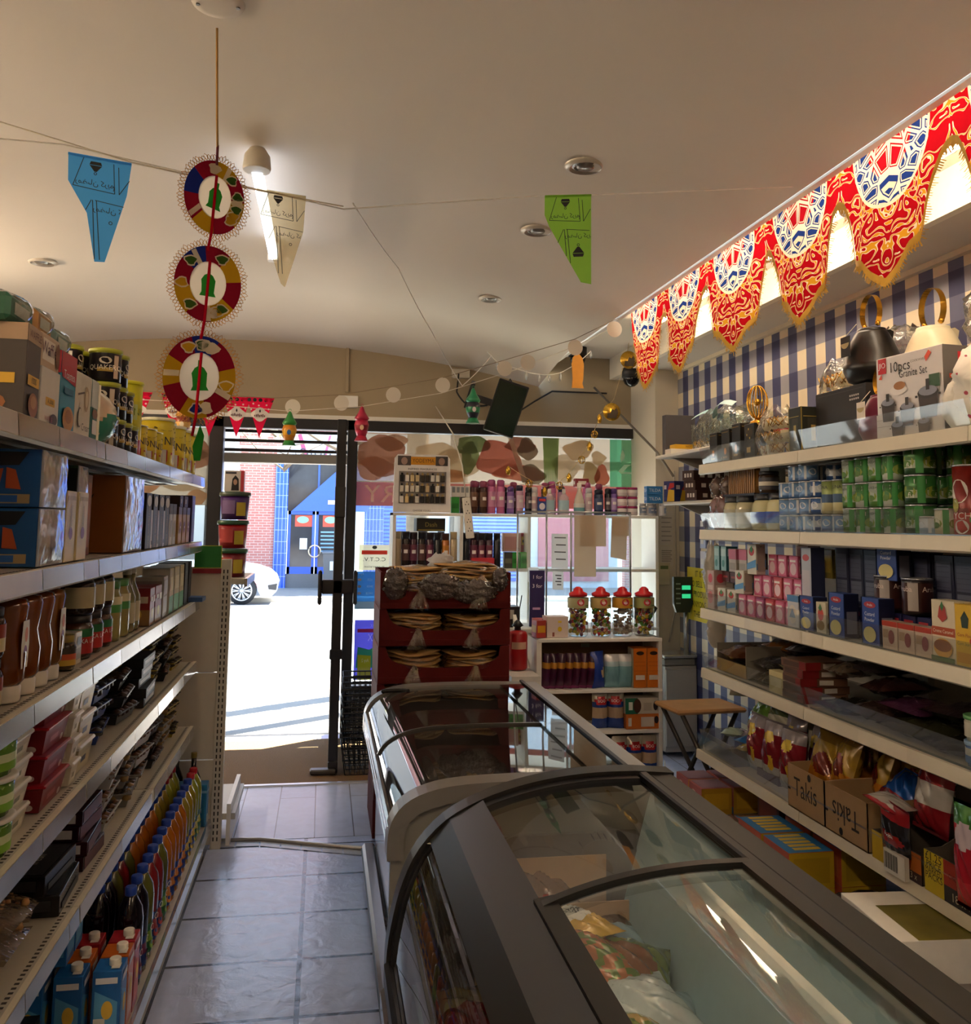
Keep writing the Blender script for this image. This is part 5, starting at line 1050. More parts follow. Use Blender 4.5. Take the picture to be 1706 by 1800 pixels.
# end shelf: sweet tubs, sign, small box
def tub(col, lid, label, x, y, zz):
    t = empty('sweet_tub', label, 'tub', (x, y, zz), 0, 'plastic sweet tubs on the end shelf'); c = M(col, .3, 0, .06)
    b = MB().lathe([(.068, 0), (.075, .125)], c, 20); patch(b, .072, -PI/2-.9, -PI/2+.1, .03, .1, M('8a6fa0' if col == '4a1c6e' else 'c24a4a'), .003); patch(b, .0725, -PI/2+.2, -PI/2+.9, .02, .09, M('c9b23a'), .003); ob('tub_body', b, t)
    ob('lid', MB().lathe([(.08, .122), (.082, .128), (.08, .142), (.072, .145)], M(lid, .3), 20), t)
tub('7c1420', '2a5a3a', 'dark red sweet tub at the bottom of the end shelf stack', -.47, 4.98, 1.302); tub('a3141e', '2a5a3a', 'bright red sweet tub under the purple one on the end shelf', -.47, 4.98, 1.45); tub('4a1c6e', '3a4a3a', 'purple sweet tub on top of the end shelf stack', -.465, 4.98, 1.598)
sgn = empty('shelf_sign', 'blank green card with yellow edge clipped to the end of the shelving', 'sign', (-.565, 4.80, 1.36)); 
ob('card', MB().box(-.06, .065, -.05, -.046, .0, .105, M('1f7a2c', .5, 0, .03)).box(-.063, .068, -.0455, -.043, -.003, .108, M('d8d23a', .5)).box(-.07, .068, -.05, -.043, -.03, -.006, M('8f1620', .5)), sgn)
P = P_box('hair_dye_box', 'box', .1, .06, .11, 'eae4dc', [('F', 'r', .82, 1, 0, 1, 'c83a4a'), ('F', 'p', [(.35, .05), (.75, .05), (.72, .6), (.55, .78), (.4, .6)], '241c1c'), ('F', 'e', .55, .45, .1, .14, 'c79a80'), ('F', 'r', .05, .6, .84, .94, '3a3a44')])
P.put((-.47, 4.98, 1.745), 0, 'small white box with a woman in dark headscarf on top of the purple tub')
# ---- third shelf: honey, jars, tea
z = LZ[2]+.003
P_hon = jar('honey_bottle', 'bottle', [(.036, .035), (.042, .045), (.044, .1), (.037, .14), (.044, .2), (.04, .215), (.012, .22)], '6e3206', 'd8d0c2', .037, 0, .036, None, 14, .85, 1.15)
lbm = lambda: MB().poly(lambda u, v, n: (u, -.0465-n, v), [(-.02, .07), (.02, .07), (.026, .12), (.02, .17), (-.02, .17), (-.026, .12)], M('d8cdae')).ell(lambda u, v, n: (u, -.0465-n, v), 0, .1, .012, .018, M('7a3a6a'), .002).ell(lambda u, v, n: (u, -.0465-n, v), .002, .14, .01, .016, M('c9682a'), .002)
P_hon2 = jar('honey_bottle', 'bottle', [(.036, .035), (.042, .045), (.044, .1), (.037, .14), (.044, .2), (.04, .215), (.012, .22)], '7c4a14', 'd8d0c2', .037, 0, .036, None, 14, .85, 1.15)
for i, (y, P, x) in enumerate(((2.13, P_hon, XA-.05), (2.23, P_hon, XA-.05), (2.325, P_hon, XA-.05), (2.415, P_hon2, XA-.05), (2.1, P_hon, XA-.16), (2.24, P_hon, XA-.16))):
    o = P.put((x, y, z), LFT, f"upturned amber honey bottle with white cap, {ORD[i % 4]} in the {'front' if i < 4 else 'back'} row", 'upturned honey bottles')
    if i in (0, 3): ob('label', lbm(), o)
P_dk = jar('sauce_jar', 'jar', [(.036, 0), (.039, .01), (.039, .075), (.033, .088)], '2a1408', '1c1a18', .034, .085, .018, (.0395, .015, .07, ('c9b98a', '8a3020'), None, None))
for i, (x, y, zz) in enumerate(((XA-.05, 2.02, 0), (XA-.05, 2.02, .105), (XA-.16, 2.36, .0), (XA-.16, 2.44, 0), (XA-.16, 2.44, .106))): P_dk.put((x, y, z+zz), LFT, ['dark sauce jar with cream label, viewer end, lower', 'dark sauce jar with cream label, viewer end, upper', 'dark sauce jar tucked behind the third honey bottle', 'dark sauce jar behind the last honey bottle, lower', 'dark sauce jar behind the last honey bottle, upper'][i], 'dark sauce jars')
P_sj = jar('honey_jar', 'jar', [(.027, 0), (.03, .008), (.03, .06), (.025, .072)], '3a2408', '9a8438', .026, .07, .018, (.0305, .012, .056, ('c9a23a', 'c2502a', '3a2a1a'), None, None))
P_sj.put((XA-.035, 2.56, z), LFT, 'small gold-lidded honey jar at the shelf front beside the last honey bottle')
P_tb = P_box('tea_box', 'box', .06, .12, .085, 'cfc7b4', both([('F', 'r', .1, .9, .15, .5, '8f8a78'), ('F', 'r', .2, .8, .6, .85, '3a3028')])); P_tb.put((XA-.08, 2.65, z), LFT, 'small pale carton between the gold-lidded jar and the red labelled jars')
P_lk = jar('spread_jar', 'jar', [(.042, 0), (.046, .012), (.046, .085), (.038, .1)], '4a2410', '1d1a18', .04, .098, .02, (.0465, .014, .082, ('b3221f', 'b3221f', '1f6a3a'), 'LANKA', 'f0ece2'))
P_mz = jar('spread_jar', 'jar', [(.042, 0), (.046, .012), (.046, .085), (.038, .1)], '2a160c', '221a18', .04, .098, .02, (.0465, .02, .078, ('b8ab84',), None, None))
for i, (x, y) in enumerate(((XA-.06, 2.77), (XA-.06, 2.89), (XA-.06, 3.01), (XA-.17, 2.8), (XA-.17, 2.95))): P_lk.put((x, y, z), LFT+.2, f"red and green labelled spread jar, {ORD[i % 3]} in the {'front' if i < 3 else 'back'} row", 'red and green spread jars')
for i, (x, y) in enumerate(((XA-.06, 2.77), (XA-.06, 2.89), (XA-.17, 2.82), (XA-.06, 3.01))): P_mz.put((x, y, z+.119), LFT+.2, ['dark jar with buff label on top of the nearest red jar', 'dark jar with buff label on the second red jar', 'dark jar with buff label stacked in the back row', 'dark jar with buff label on the third red jar'][i], 'dark buff-labelled jars')
P_py = jar('pickle_jar', 'jar', [(.042, 0), (.045, .012), (.045, .135), (.036, .155), (.036, .165)], 'a59a5c', '4a8a3a', .038, .165, .024, (.0455, .09, .14, ('4a9a4a', 'd8d0a8'), None, None))
for i, (x, y) in enumerate(((XA-.06, 3.14), (XA-.06, 3.27), (XA-.17, 3.2))): P_py.put((x, y, z), LFT, ['tall pale pickle jar with green lid, nearer of the front pair', 'tall pale pickle jar with green lid, farther of the front pair', 'tall pale pickle jar with green lid behind the front pair'][i], 'tall pale pickle jars')
P_bt = jar('cordial_bottle', 'bottle', [(.03, 0), (.032, .01), (.032, .12), (.013, .165), (.013, .2)], '7a744c', 'cfc8b8', .015, .195, .02, (.0325, .03, .1, ('cfc6a0',), None, None))
for i, y in enumerate((3.38, 3.46)): P_bt.put((XA-.05, y, z), LFT, ('slim pale cordial bottle after the pickle jars', 'slim pale cordial bottle before the red tea cartons')[i])
P_rt = P_box('tea_box', 'box', .11, .09, .135, '8a1c24', both([('F', 'r', 0, 1, 0, .42, '9a7448'), ('F', 'e', .5, .3, .2, .14, 'c9a84a'), ('F', 'r', .12, .45, .64, .76, 'e9dcc8'), ('F', 'r', .55, .92, .6, .78, 'd8c8b0')]))
for i, y in enumerate((3.6, 3.73)): L1(P_rt, y, z, ('red and tan tea carton beside the cordial bottles', 'red and tan tea carton next to the grey tea tin')[i], d=.09)
P_gt = P_box('tea_tin', 'tin', .12, .11, .16, 'b3aea4', both([('F', 'r', .06, .94, .1, .5, '9a948a'), ('F', 'r', .06, .94, .55, .9, '8a7f78')]), .25); L1(P_gt, 3.88, z, 'pale grey square tea tin past the red cartons', d=.11)
P_gy = P_box('ghee_tin', 'tin', .11, .11, .185, 'b79a3a', both([('F', 'r', 0, 1, 0, .38, '2f8a3a'), ('F', 'r', .1, .9, .5, .8, 'd8c48a'), ('T', 'r', 0, 1, 0, 1, 'cfc9bb')]), .3)
for i, y in enumerate((4.03, 4.17, 4.31)): L1(P_gy, y, z, f'green and gold square ghee tin, {ORD[i]} past the grey tea tin', d=.11, grp='square ghee tins')
P_bx = P_box('tea_box', 'box', .1, .12, .19, '1c1c20', both([('F', 'r', .1, .9, .6, .8, '3a3a40')]))
for i, y in enumerate((4.45, 4.57)): L1(P_bx, y, z, ('plain black carton after the ghee tins', 'plain black carton last on the jar shelf')[i], d=.12)
P_bb = P_box('card_pack', 'packet', .12, .14, .02, '3a5a8a', [('T', 'r', .1, .9, .1, .9, '4a74b0')]); L1(P_bb, 4.6, z, 'flat blue pack lying at the shelf front before the end panel', d=.01)
# ---- fourth shelf: tubs and trays
z = LZ[3]+.003
def rtub(w, d, h, col, lidc, parts=(), lidh=.012, cm=None, label=None):
    b = MB(); s = .86; c = cm or M(col, .35, 0, .08)
    b.add([(-w/2*s, -d/2*s, 0), (w/2*s, -d/2*s, 0), (w/2*s, d/2*s, 0), (-w/2*s, d/2*s, 0), (-w/2, -d/2, h-lidh), (w/2, -d/2, h-lidh), (w/2, d/2, h-lidh), (-w/2, d/2, h-lidh)], [(3, 2, 1, 0), (4, 5, 6, 7), (0, 1, 5, 4), (1, 2, 6, 5), (2, 3, 7, 6), (3, 0, 4, 7)], c)
    if label:
        for f in 'FLR':
            W_ = (w if f == 'F' else d)*.93; D_ = (d if f == 'F' else w)
            sl = lambda u, v, n, f=f: {'F': (u, -(d/2*(s+(1-s)*v/h))-n, v), 'L': (-(w/2*(s+(1-s)*v/h))-n, -u, v), 'R': ((w/2*(s+(1-s)*v/h))+n, u, v)}[f]
            b.rect(sl, -W_*.38, W_*.38, h*.15, h*.75, mm(label[0]), .001); b.rect(sl, -W_*.25, W_*.1, h*.3, h*.5, mm(label[1]), .002)
            if len(label) > 2: b.ell(sl, W_*.3, h*.2, .012, .012, mm(label[2]), .002)
    l = MB().box(-w/2-.006, w/2+.006, -d/2-.006, d/2+.006, h-lidh, h, M(lidc, .3), .004)
    return Proto('food_tub', 'tub', [('lid', l)], b)
P_red = rtub(.2, .16, .098, '7c0d18', '9a1220', label=('821420', 'a85a5a', 'd8c8c0')); 
for k in range(4): P_red.put((XA-.08, 2.47, z+.0985*k-.0*k) if False else (XA-.085, 2.44, z+.066*k), LFT, f"dark red lidded sweet tub, {('lowest', 'second up', 'third up', 'topmost')[k]} of its stack of four", 'dark red sweet tubs', sc=(1, 1, .66))
P_grn = jar('yogurt_pot', 'tub', [(.048, 0), (.056, .07)], '5c8a2a', 'dcdad2', .06, .07, .01, (.0545, .012, .062, ('7fb23a', 'cfd8a8', '5c8a2a'), None, None), 18)
for k in range(3): P_grn.put((XA-.06, 2.08, z+.081*k), LFT, f"green printed dip pot with clear lid, {('bottom', 'middle', 'top')[k]} of the stack at the viewer end", 'green dip pots', sc=(1.2, 1.2, 1.0))
P_wh = rtub(.12, .1, .052, 'cfc6ae', 'd9d5ca', label=('e6dfc8', '8a8a70'))
for j, y in enumerate((2.215, 2.31)):
    for k in range(4 if j == 0 else 3): P_wh.put((XA-.07-.12*j, y, z+.053*k), LFT, f"pale cheese tub, {ORD[k]} up in the stack {'between the green pots and red tubs' if j == 0 else 'behind the red tubs'}", 'pale cheese tubs')
P_wb = rtub(.07, .12, .06, 'd2c9b2', 'e2ddd0', label=('e8e2d2', '9a9078'))
for k in range(4): P_wb.put((XA-.06, 2.6, z+.061*k), LFT, f"narrow white tub, {ORD[k]} up in the stack past the red tubs", 'narrow white tubs')
P_cr = rtub(.15, .13, .075, 'bcae8a', 'dedad0', label=('cfc29a', '3a4a6a'))
for k in range(3): P_cr.put((XA-.075, 2.75, z+.076*k), LFT, f"cream tub with translucent lid, {('lowest', 'middle', 'topmost')[k]} of three past the white tubs", 'cream lidded tubs')
flm = clear('e6e9ee', 2.4, .1, .9, 28)
def tray(w, d, h, col, fill, seed=1):
    s = .82; b = MB(); b.add([(-w/2*s, -d/2*s, 0), (w/2*s, -d/2*s, 0), (w/2*s, d/2*s, 0), (-w/2*s, d/2*s, 0), (-w/2, -d/2, h), (w/2, -d/2, h), (w/2, d/2, h), (-w/2, d/2, h)], [(3, 2, 1, 0), (0, 1, 5, 4), (1, 2, 6, 5), (2, 3, 7, 6), (3, 0, 4, 7)], M(col, .3, 0, .06))
    for q in ((-w/2-.006, w/2+.006, -d/2-.006, -d/2), (-w/2-.006, w/2+.006, d/2, d/2+.006), (-w/2-.006, -w/2, -d/2, d/2), (w/2, w/2+.006, -d/2, d/2)): b.box(*q, h-.004, h, M(col, .3))
    q = random.Random(seed); f = MB(); nx, ny = max(3, int(w/.035)), max(3, int(d/.035)); mf = M(fill, .45, 0, .3, 40)
    for i in range(nx):
        for j in range(ny): f.ball((-w*.42+w*.84*i/(nx-1)+q.uniform(-.006, .006), -d*.42+d*.84*j/(ny-1), h*.75+q.uniform(-.004, .008)), .019, mf, 6, .8)
    g = MB().grid(lambda u, v: ((u-.5)*w*1.04, (v-.5)*d*1.04, h+.006*math.sin(PI*u)*math.sin(PI*v)+.003*math.sin(17*u+9*v+seed)*math.sin(PI*u)), 12, 8, flm)
    return Proto('food_tray', 'tray', [('contents', f), ('film_cover', g)], b)
P_tb, P_tk, P_ty = tray(.2, .14, .045, '1c3a8a', '2c2420', 1), tray(.2, .14, .04, '1a1a1c', '3a2014', 2), tray(.17, .12, .035, 'b59a2a', '2a2418', 3)
def tstack(P, x, y, n, h, zz, what, grp, jit=.12):
    for k in range(n): P.put((x+RN.uniform(-.012, .012), y+RN.uniform(-.012, .012), zz+h*k), LFT+RN.uniform(-jit, jit), f"{what}, {('lowest' if k == 0 else 'topmost' if k == n-1 else ORD[k]+' up')} of its pile", grp)
tstack(P_tk, XA-.2, 2.9, 4, .056, z, 'dark film-covered date tray behind the cream tubs', 'film-covered date trays')
tstack(P_tb, XA-.12, 3.08, 4, .061, z, 'blue film-covered date tray past the cream tubs', 'film-covered date trays')
tstack(P_tk, XA-.1, 3.38, 3, .056, z, 'black film-covered date tray after the blue trays', 'film-covered date trays')
tstack(P_ty, XA-.11, 3.4, 1, .05, z+.17, 'yellow shallow date tray lying on the black trays', 'film-covered date trays')
P_fb = P_box('date_box', 'box', .24, .17, .034, '141416', [('F', 'r', .1, .9, .3, .7, 'cfd2d6'), ('L', 'r', .1, .5, .3, .7, '3a3a40'), ('T', 'r', .08, .92, .1, .9, '2a2426')])
tstack(P_fb, XA-.1, 3.68, 5, .035, z, 'flat black date carton in the middle of the tray shelf', 'flat black date cartons', .05)
tstack(P_ty, XA-.1, 3.98, 4, .05, z, 'yellow date tray past the black cartons', 'film-covered date trays')
tstack(P_tk, XA-.1, 4.22, 4, .056, z, 'black date tray near the end of the tray shelf', 'film-covered date trays')
tstack(P_ty, XA-.1, 4.48, 4, .05, z, 'olive date tray last on the tray shelf', 'film-covered date trays')
# ---- fifth shelf: nut bags and trays
z = LZ[4]+.003
nutm = M('9a6a3a', .5, 0, .35, 60)
def nutbag(w, h, d, head, seed, lab=True):
    b = bag(w, h, d, lambda u, v: clear('cdb89a', 2.0, .12, .5, 30, .45) if v < .62 else head, seed, 14, 14, .06, .3, .06)
    if lab: b.ell(lambda u, v, n: (u, -d*.34-n, v), 0, h*.76, w*.2, h*.09, M('cdbf96'), .004); b.txt(lambda u, v, n: (u, -d*.34-n, v), 'Safya', 0, h*.76, h*.07, M('3a2418'), .006, wmax=w*.32)
    q = random.Random(seed); f = MB()
    for k in range(70): f.ball((q.uniform(-.36, .36)*w, q.uniform(-.25, .25)*d, q.uniform(.06, .55)*h), q.uniform(.008, .012), M(q.choice(['9a6a3a', '84562c', 'b08450']), .5), 6, .8)
    return Proto('nut_bag', 'bag', [('nuts', f)], b)
P_nb1, P_nb2 = nutbag(.2, .26, .06, '4a141c', 5), nutbag(.2, .24, .07, '2a241e', 8)
for i, (x, y, zz, P, t) in enumerate(((XA-.02, 2.28, .045, P_nb1, 0), (XA-.06, 2.12, .045, P_nb2, .1), (XA-.02, 2.3, .09, P_nb1, -.06), (XA-.05, 2.5, .045, P_nb1, .15), (XA-.1, 2.18, .1, P_nb2, 0))):
    P.put((x, y, z+zz), 0, ['maroon headed nut bag lying flat nearest the shelf front', 'dark headed nut bag lying at the viewer end', 'maroon headed nut bag lying on top of the front one', 'maroon headed nut bag lying past the front pile', 'dark headed nut bag on top at the viewer end'][i], 'nut bags lying on the fifth shelf', rot=(-PI/2, 0, PI/2+t))
P_fr = P_box('fruit_pack', 'packet', .24, .2, .05, '121214', [('T', 'r', .05, .95, .05, .95, '1c1c20'), ('T', 'e', .35, .6, .12, .1, '8a2a1a'), ('T', 'p', [(.5, .6), (.9, .75), (.85, .5)], 'b8ac8a'), ('T', 't', 'fresh', .5, .3, .14, 'c9c3b2'), ('F', 'r', .1, .9, .2, .5, '3a3a3e'), ('L', 'r', .1, .9, .3, .8, '26262a')], .2)
tstack(P_fr, XA-.12, 2.66, 2, .051, z, 'flat black printed fruit pack beside the nut bags', 'flat black fruit packs', .1)
P_pk = P_box('fruit_pack', 'packet', .22, .18, .04, '33141c', [('T', 'r', .08, .92, .1, .9, '4a2028'), ('T', 'r', .15, .7, .2, .7, 'a89a80'), ('F', 'r', .05, .95, .1, .9, '5a2a34'), ('L', 'r', .1, .9, .2, .8, 'cfc9cc')], .2)
tstack(P_pk, XA-.11, 2.95, 4, .041, z, 'flat wine red fruit pack after the black packs', 'flat wine red fruit packs', .12)
P_nb_ = tray(.2, .15, .05, 'b8b4ac', '6a4426', 6); P_nc = tray(.2, .15, .05, '8a8680', '9a7a4a', 7)
tstack(P_nb_, XA-.1, 3.24, 4, .066, z, 'clear date tray in the middle of the fifth shelf', 'clear date trays'); tstack(P_nc, XA-.1, 3.5, 4, .066, z, 'clear fig tray after the clear date trays', 'clear date trays')
tstack(P_nb_, XA-.1, 3.76, 4, .066, z, 'clear date tray past the fig trays', 'clear date trays'); tstack(P_tk, XA-.1, 4.02, 3, .056, z, 'black tray on the fifth shelf past the clear trays', 'film-covered date trays'); tstack(P_nc, XA-.1, 4.28, 4, .066, z, 'clear fig tray near the slotted post', 'clear date trays'); tstack(P_ty, XA-.1, 4.53, 4, .05, z, 'yellow tray last on the fifth shelf', 'film-covered date trays')
# ---- base shelf: squash bottles, juice cartons, bags
z = LB+.003
def bottle(col, lab, cap, l2):
    c = M(col, .08, 0, .1, 15, coat=.5)
    b = MB().lathe([(.034, 0), (.04, .008), (.04, .06), (.036, .09), (.04, .12), (.041, .2), (.036, .235), (.02, .265), (.014, .275)], c, 14, sx=.95, sy=1.0)
    l = MB(); l.lathe([(.0412, .025), (.0408, .06), (.037, .09), (.0405, .115)], [M(lab, .35), M(l2, .35), M(lab, .35)], 14, sx=.95, cap=False); wraptxt(l, .0415, 'Op', .1, .022, M('f0ece0', .4), n=.001); l.ell(cylX(.041, 0), 0, .05, .02, .016, M(l2), .002)
    k = MB().lathe([(.017, .27), (.018, .272), (.018, .292), (.016, .295)], M(cap, .35), 12)
    return Proto('squash_bottle', 'bottle', [('cap', k), ('label', l)], b)
BC = {'dark': bottle('140a12', '1e3a7a', '1f3f9a', '7a2a4a'), 'green': bottle('5a5a20', '2a6a3a', '1f3f9a', '8ab03a'), 'red': bottle('7a1a1c', '1e3a7a', '1f3f9a', 'b03a3a'), 'yellow': bottle('94801f', '2a4a8a', '1f3f9a', 'd8b83a'), 'orange': bottle('a85c0c', '1e3a8a', '1f3f9a', 'e08a2a'), 'lime': bottle('94962a', '2f6a3a', 'a81c24', 'c9c03a')}
seq = ['dark', 'dark', 'green', 'red', 'red', 'green', 'orange', 'orange', 'orange', 'orange', 'orange', 'yellow', 'yellow', 'yellow', 'lime', 'lime']
adj = {'dark': 'blackcurrant', 'green': 'olive green', 'red': 'red', 'yellow': 'yellow', 'orange': 'orange', 'lime': 'lime yellow'}
for r, (x, y0, n) in enumerate(((-.555, 3.10, 16), (-.655, 3.13, 16), (-.755, 3.16, 15))):
    for i in range(n):
        k = seq[min(15, i+(r == 1)*(i > 3))]; BC[k].put((x, y0+.092*i, z), LFT+RN.uniform(-.3, .3), f"{adj[k]} squash bottle, {ORD[i]} from the juice cartons in the {('front', 'middle', 'back')[r]} row", 'squash bottles on the base shelf')
def juice(col, c2, h=.2):
    b = carton(.08, .075, h, col, both([('F', 'p', [(.1, .1), (.9, .15), (.9, .6), (.1, .75)], c2), ('F', 'e', .55, .5, .2, .12, 'e0b84a'), ('F', 'r', .12, .88, .84, .92, 'e8e8ee'), ('T', 'r', .1, .5, .1, .4, 'd8d4ca')]), .3)
    k = MB().lathe([(.015, h), (.016, h+.002), (.016, h+.016), (.014, h+.018)], M('e2ddd0', .4), 12, (0, -.012, 0))
    return Proto('juice_carton', 'carton', [('cap', k)], b)
P_jb, P_jr, P_jo = juice('1c62a8', '5aa0d0'), juice('a8202c', 'd86a5a'), juice('c8641c', 'd8b0a0')
for i, (x, y, P, w) in enumerate(((-.545, 2.80, P_jb, 'blue'), (-.545, 2.89, P_jo, 'orange'), (-.545, 2.98, P_jr, 'red'), (-.64, 2.97, P_jr, 'red'), (-.64, 2.78, P_jb, 'blue'), (-.64, 2.87, P_jo, 'orange'), (-.735, 2.76, P_jb, 'blue'), (-.735, 2.85, P_jb, 'blue'), (-.735, 2.94, P_jb, 'blue'), (-.83, 2.8, P_jb, 'blue'), (-.83, 2.9, P_jb, 'blue'))):
    P.put((x, y, z), LFT, f"{w} juice carton with white cap, {('front', 'second', 'third', 'rear')[0 if i < 3 else 1 if i < 6 else 2 if i < 9 else 3]} row, {ORD[(i % 3) if i < 9 else i-9]} from the nut bags", 'juice cartons on the base shelf')
for i, (x, y) in enumerate(((-.69, 2.8), (-.69, 2.89), (-.78, 2.82), (-.78, 2.92))): P_jb.put((x, y, z+.2185), LFT, ['blue juice carton stacked above the second row, nearest the bags', 'blue juice carton stacked above the second row, nearest the bottles', 'blue juice carton stacked at the back, nearest the bags', 'blue juice carton stacked at the back, nearest the bottles'][i], 'stacked blue juice cartons', sc=(1, 1, .84))
P_bs = bag(.26, .2, .1, badge(bands((.5, 'a8906a'), (1, '2c241c')), .5, .7, .3, .2, 'cdbf96'), 12)
Proto('nut_bag', 'bag', [], P_bs).put((-.62, 2.52, z+.05), 0, 'dark almond bag lying on the base shelf before the juice cartons', rot=(-PI/2, 0, PI/2-.5))
P_nb1.put((-.6, 2.38, z+.045), 0, 'maroon headed nut bag lying low on the base shelf', rot=(-PI/2, 0, PI/2+.3)); P_nb2.put((-.58, 2.2, z+.05), 0, 'dark headed nut bag low at the viewer end of the base shelf', rot=(-PI/2, 0, PI/2-.2))
P_ck = P_box('black_carton', 'carton', .2, .15, .12, '19191c', both([('F', 'r', .2, .5, .3, .6, 'c9c4b8'), ('F', 'r', .1, .9, .75, .9, '3a3a40')])); L1(P_ck, 2.66, z, 'black carton with white sticker behind the juice cartons', dx=.08, d=.15)
P_bc = P_box('milk_carton', 'carton', .085, .08, .19, '1f6fa0', both([('F', 'r', .3, .7, .06, .25, 'e9e2c0'), ('F', 'r', .0, 1, .8, .86, '7fb0d0'), ('F', 'r', .46, .54, .08, .2, '2a2a2a')]))
for i, (x, y) in enumerate(((-.545, 4.62), (-.635, 4.62), (-.545, 4.535) if False else (-.725, 4.62))): P_bc.put((x, y, z), 0, ['blue carton with cream stamp at the aisle corner before the end panel', 'blue carton, middle of the three before the end panel', 'blue carton deepest of the three before the end panel'][i], 'blue cartons before the end panel')
P_bc.put((-.74, 4.62, z+.192), .1, 'blue carton standing on the deepest one before the end panel')
P_vb = jar('vinegar_bottle', 'bottle', [(.03, 0), (.033, .008), (.033, .14), (.012, .19), (.012, .235)], '140c0a', '8a7430', .014, .23, .025, (.0335, .04, .12, ('6a5a3a',), None, None))
for i, (x, y) in enumerate(((-.58, 4.685), (-.66, 4.69))): P_vb.put((x, y, z+.06), 0, ('dark vinegar bottle with gold cap behind the blue cartons, aisle side', 'dark vinegar bottle with gold cap behind the blue cartons, wall side')[i])
# ================================================ goods on the wall shelving (fronts face -x)
XB = 1.925
def R1(P, y, z, label, dx=0, grp=None, jit=.04, d=0, **k): return P.put((XB+d/2+dx, y, z), RGT+RN.uniform(-jit, jit), label, grp, **k)
m_gild, m_film = M('d2a03a', .18, .9, .08, 50), clear('eeeee8', 2.2, .12, .9, 20)
# ---- top shelf
z = RZ[0]+.003
P = Proto('pan_set_box', 'box', [], carton(.315, .3, .29, 'e9e6e6', [
    ('R', 'r', 0, 1, 0, 1, '6b6763'), ('R', 'r', .2, .5, .75, .93, 'c8202c'), ('R', 't', 'JIO', .35, .83, .09, TX, .24), ('R', 'r', .08, .26, .62, .67, 'e8502a'), ('R', 'e', .55, .5, .2, .1, 'd8d4ce'), ('R', 'e', .55, .56, .06, .03, 'c9c4bc'),
    ('F', 'r', .04, .17, .8, .99, 'c8202c'), ('F', 't', 'JIO', .105, .9, .07, TX, .11), ('F', 't', '10pcs', .38, .85, .13, '2a2628', .3), ('F', 't', 'Granite Set', .58, .75, .095, '1c1c1e', .42), ('F', 't', 'COOKWARE', .66, .88, .03, '6a6464', .3), ('F', 'p', [(.78, .84), (.86, .93), (.82, .97), (.76, .9)], 'f0583a'), ('F', 'p', [(.05, .74), (.1, .8), (.1, .73)], 'f0583a'), ('F', 'r', 0, 1, .0, .3, 'ddd6cf'), ('F', 'r', .0, .3, .23, .235, 'a59c94'), ('F', 'r', .0, .6, .15, .155, 'a59c94'),
    ('F', 'e', .36, .57, .13, .06, 'f2efec'), ('F', 'e', .38, .62, .09, .05, 'b07a4a'), ('F', 'r', .82, .97, .53, .68, '2f5a3a')]
    + sum([[('F', 'p', [(cx-.62*s, cy), (cx-.5*s, cy-1.25*s), (cx+.5*s, cy-1.25*s), (cx+.62*s, cy)], '3a2e2b'), ('F', 'e', cx, cy, .66*s, .3*s, '2a2424'), ('F', 'e', cx, cy+.02, .58*s, .25*s, '8f94a4'), ('F', 'r', cx-.025, cx+.025, cy+.03, cy+.03+.55*s, '2c2828'), ('F', 'r', cx-.8*s, cx-.64*s, cy-.2*s, cy-.02, '2a2424'), ('F', 'r', cx+.64*s, cx+.8*s, cy-.2*s, cy-.02, '2a2424')] for cx, cy, s in ((.8, .48, .23), (.2, .42, .17), (.5, .34, .17), (.35, .14, .15), (.75, .14, .14))], [])))
P.put((2.1, 2.795, z), RGT+.1, 'white and grey boxed granite pan set on the top wall shelf')
b = carton(.36, .28, .24, '2b292a', [('R', 'r', .0, 1, 0, 1, '353132'), ('R', 'e', .9, .1, .7, .75, '555050'), ('R', 'e', .92, .08, .69, .74, '353132'), ('F', 'r', .05, .95, .93, .94, '4a4646')] + [('F', 'r', .7+.04*i, .725+.04*i, .82-.06*j, .85-.06*j, 'd8d4cc') for i in range(5) for j in range(2)] + [('R', 'r', .72+.04*i, .745+.04*i, .82-.06*j, .85-.06*j, 'd8d4cc') for i in range(5) for j in range(3)])
Proto('kettle_box', 'box', [], b).put((2.15, 3.30, z), RGT, 'large charcoal box that the black teapot stands on')
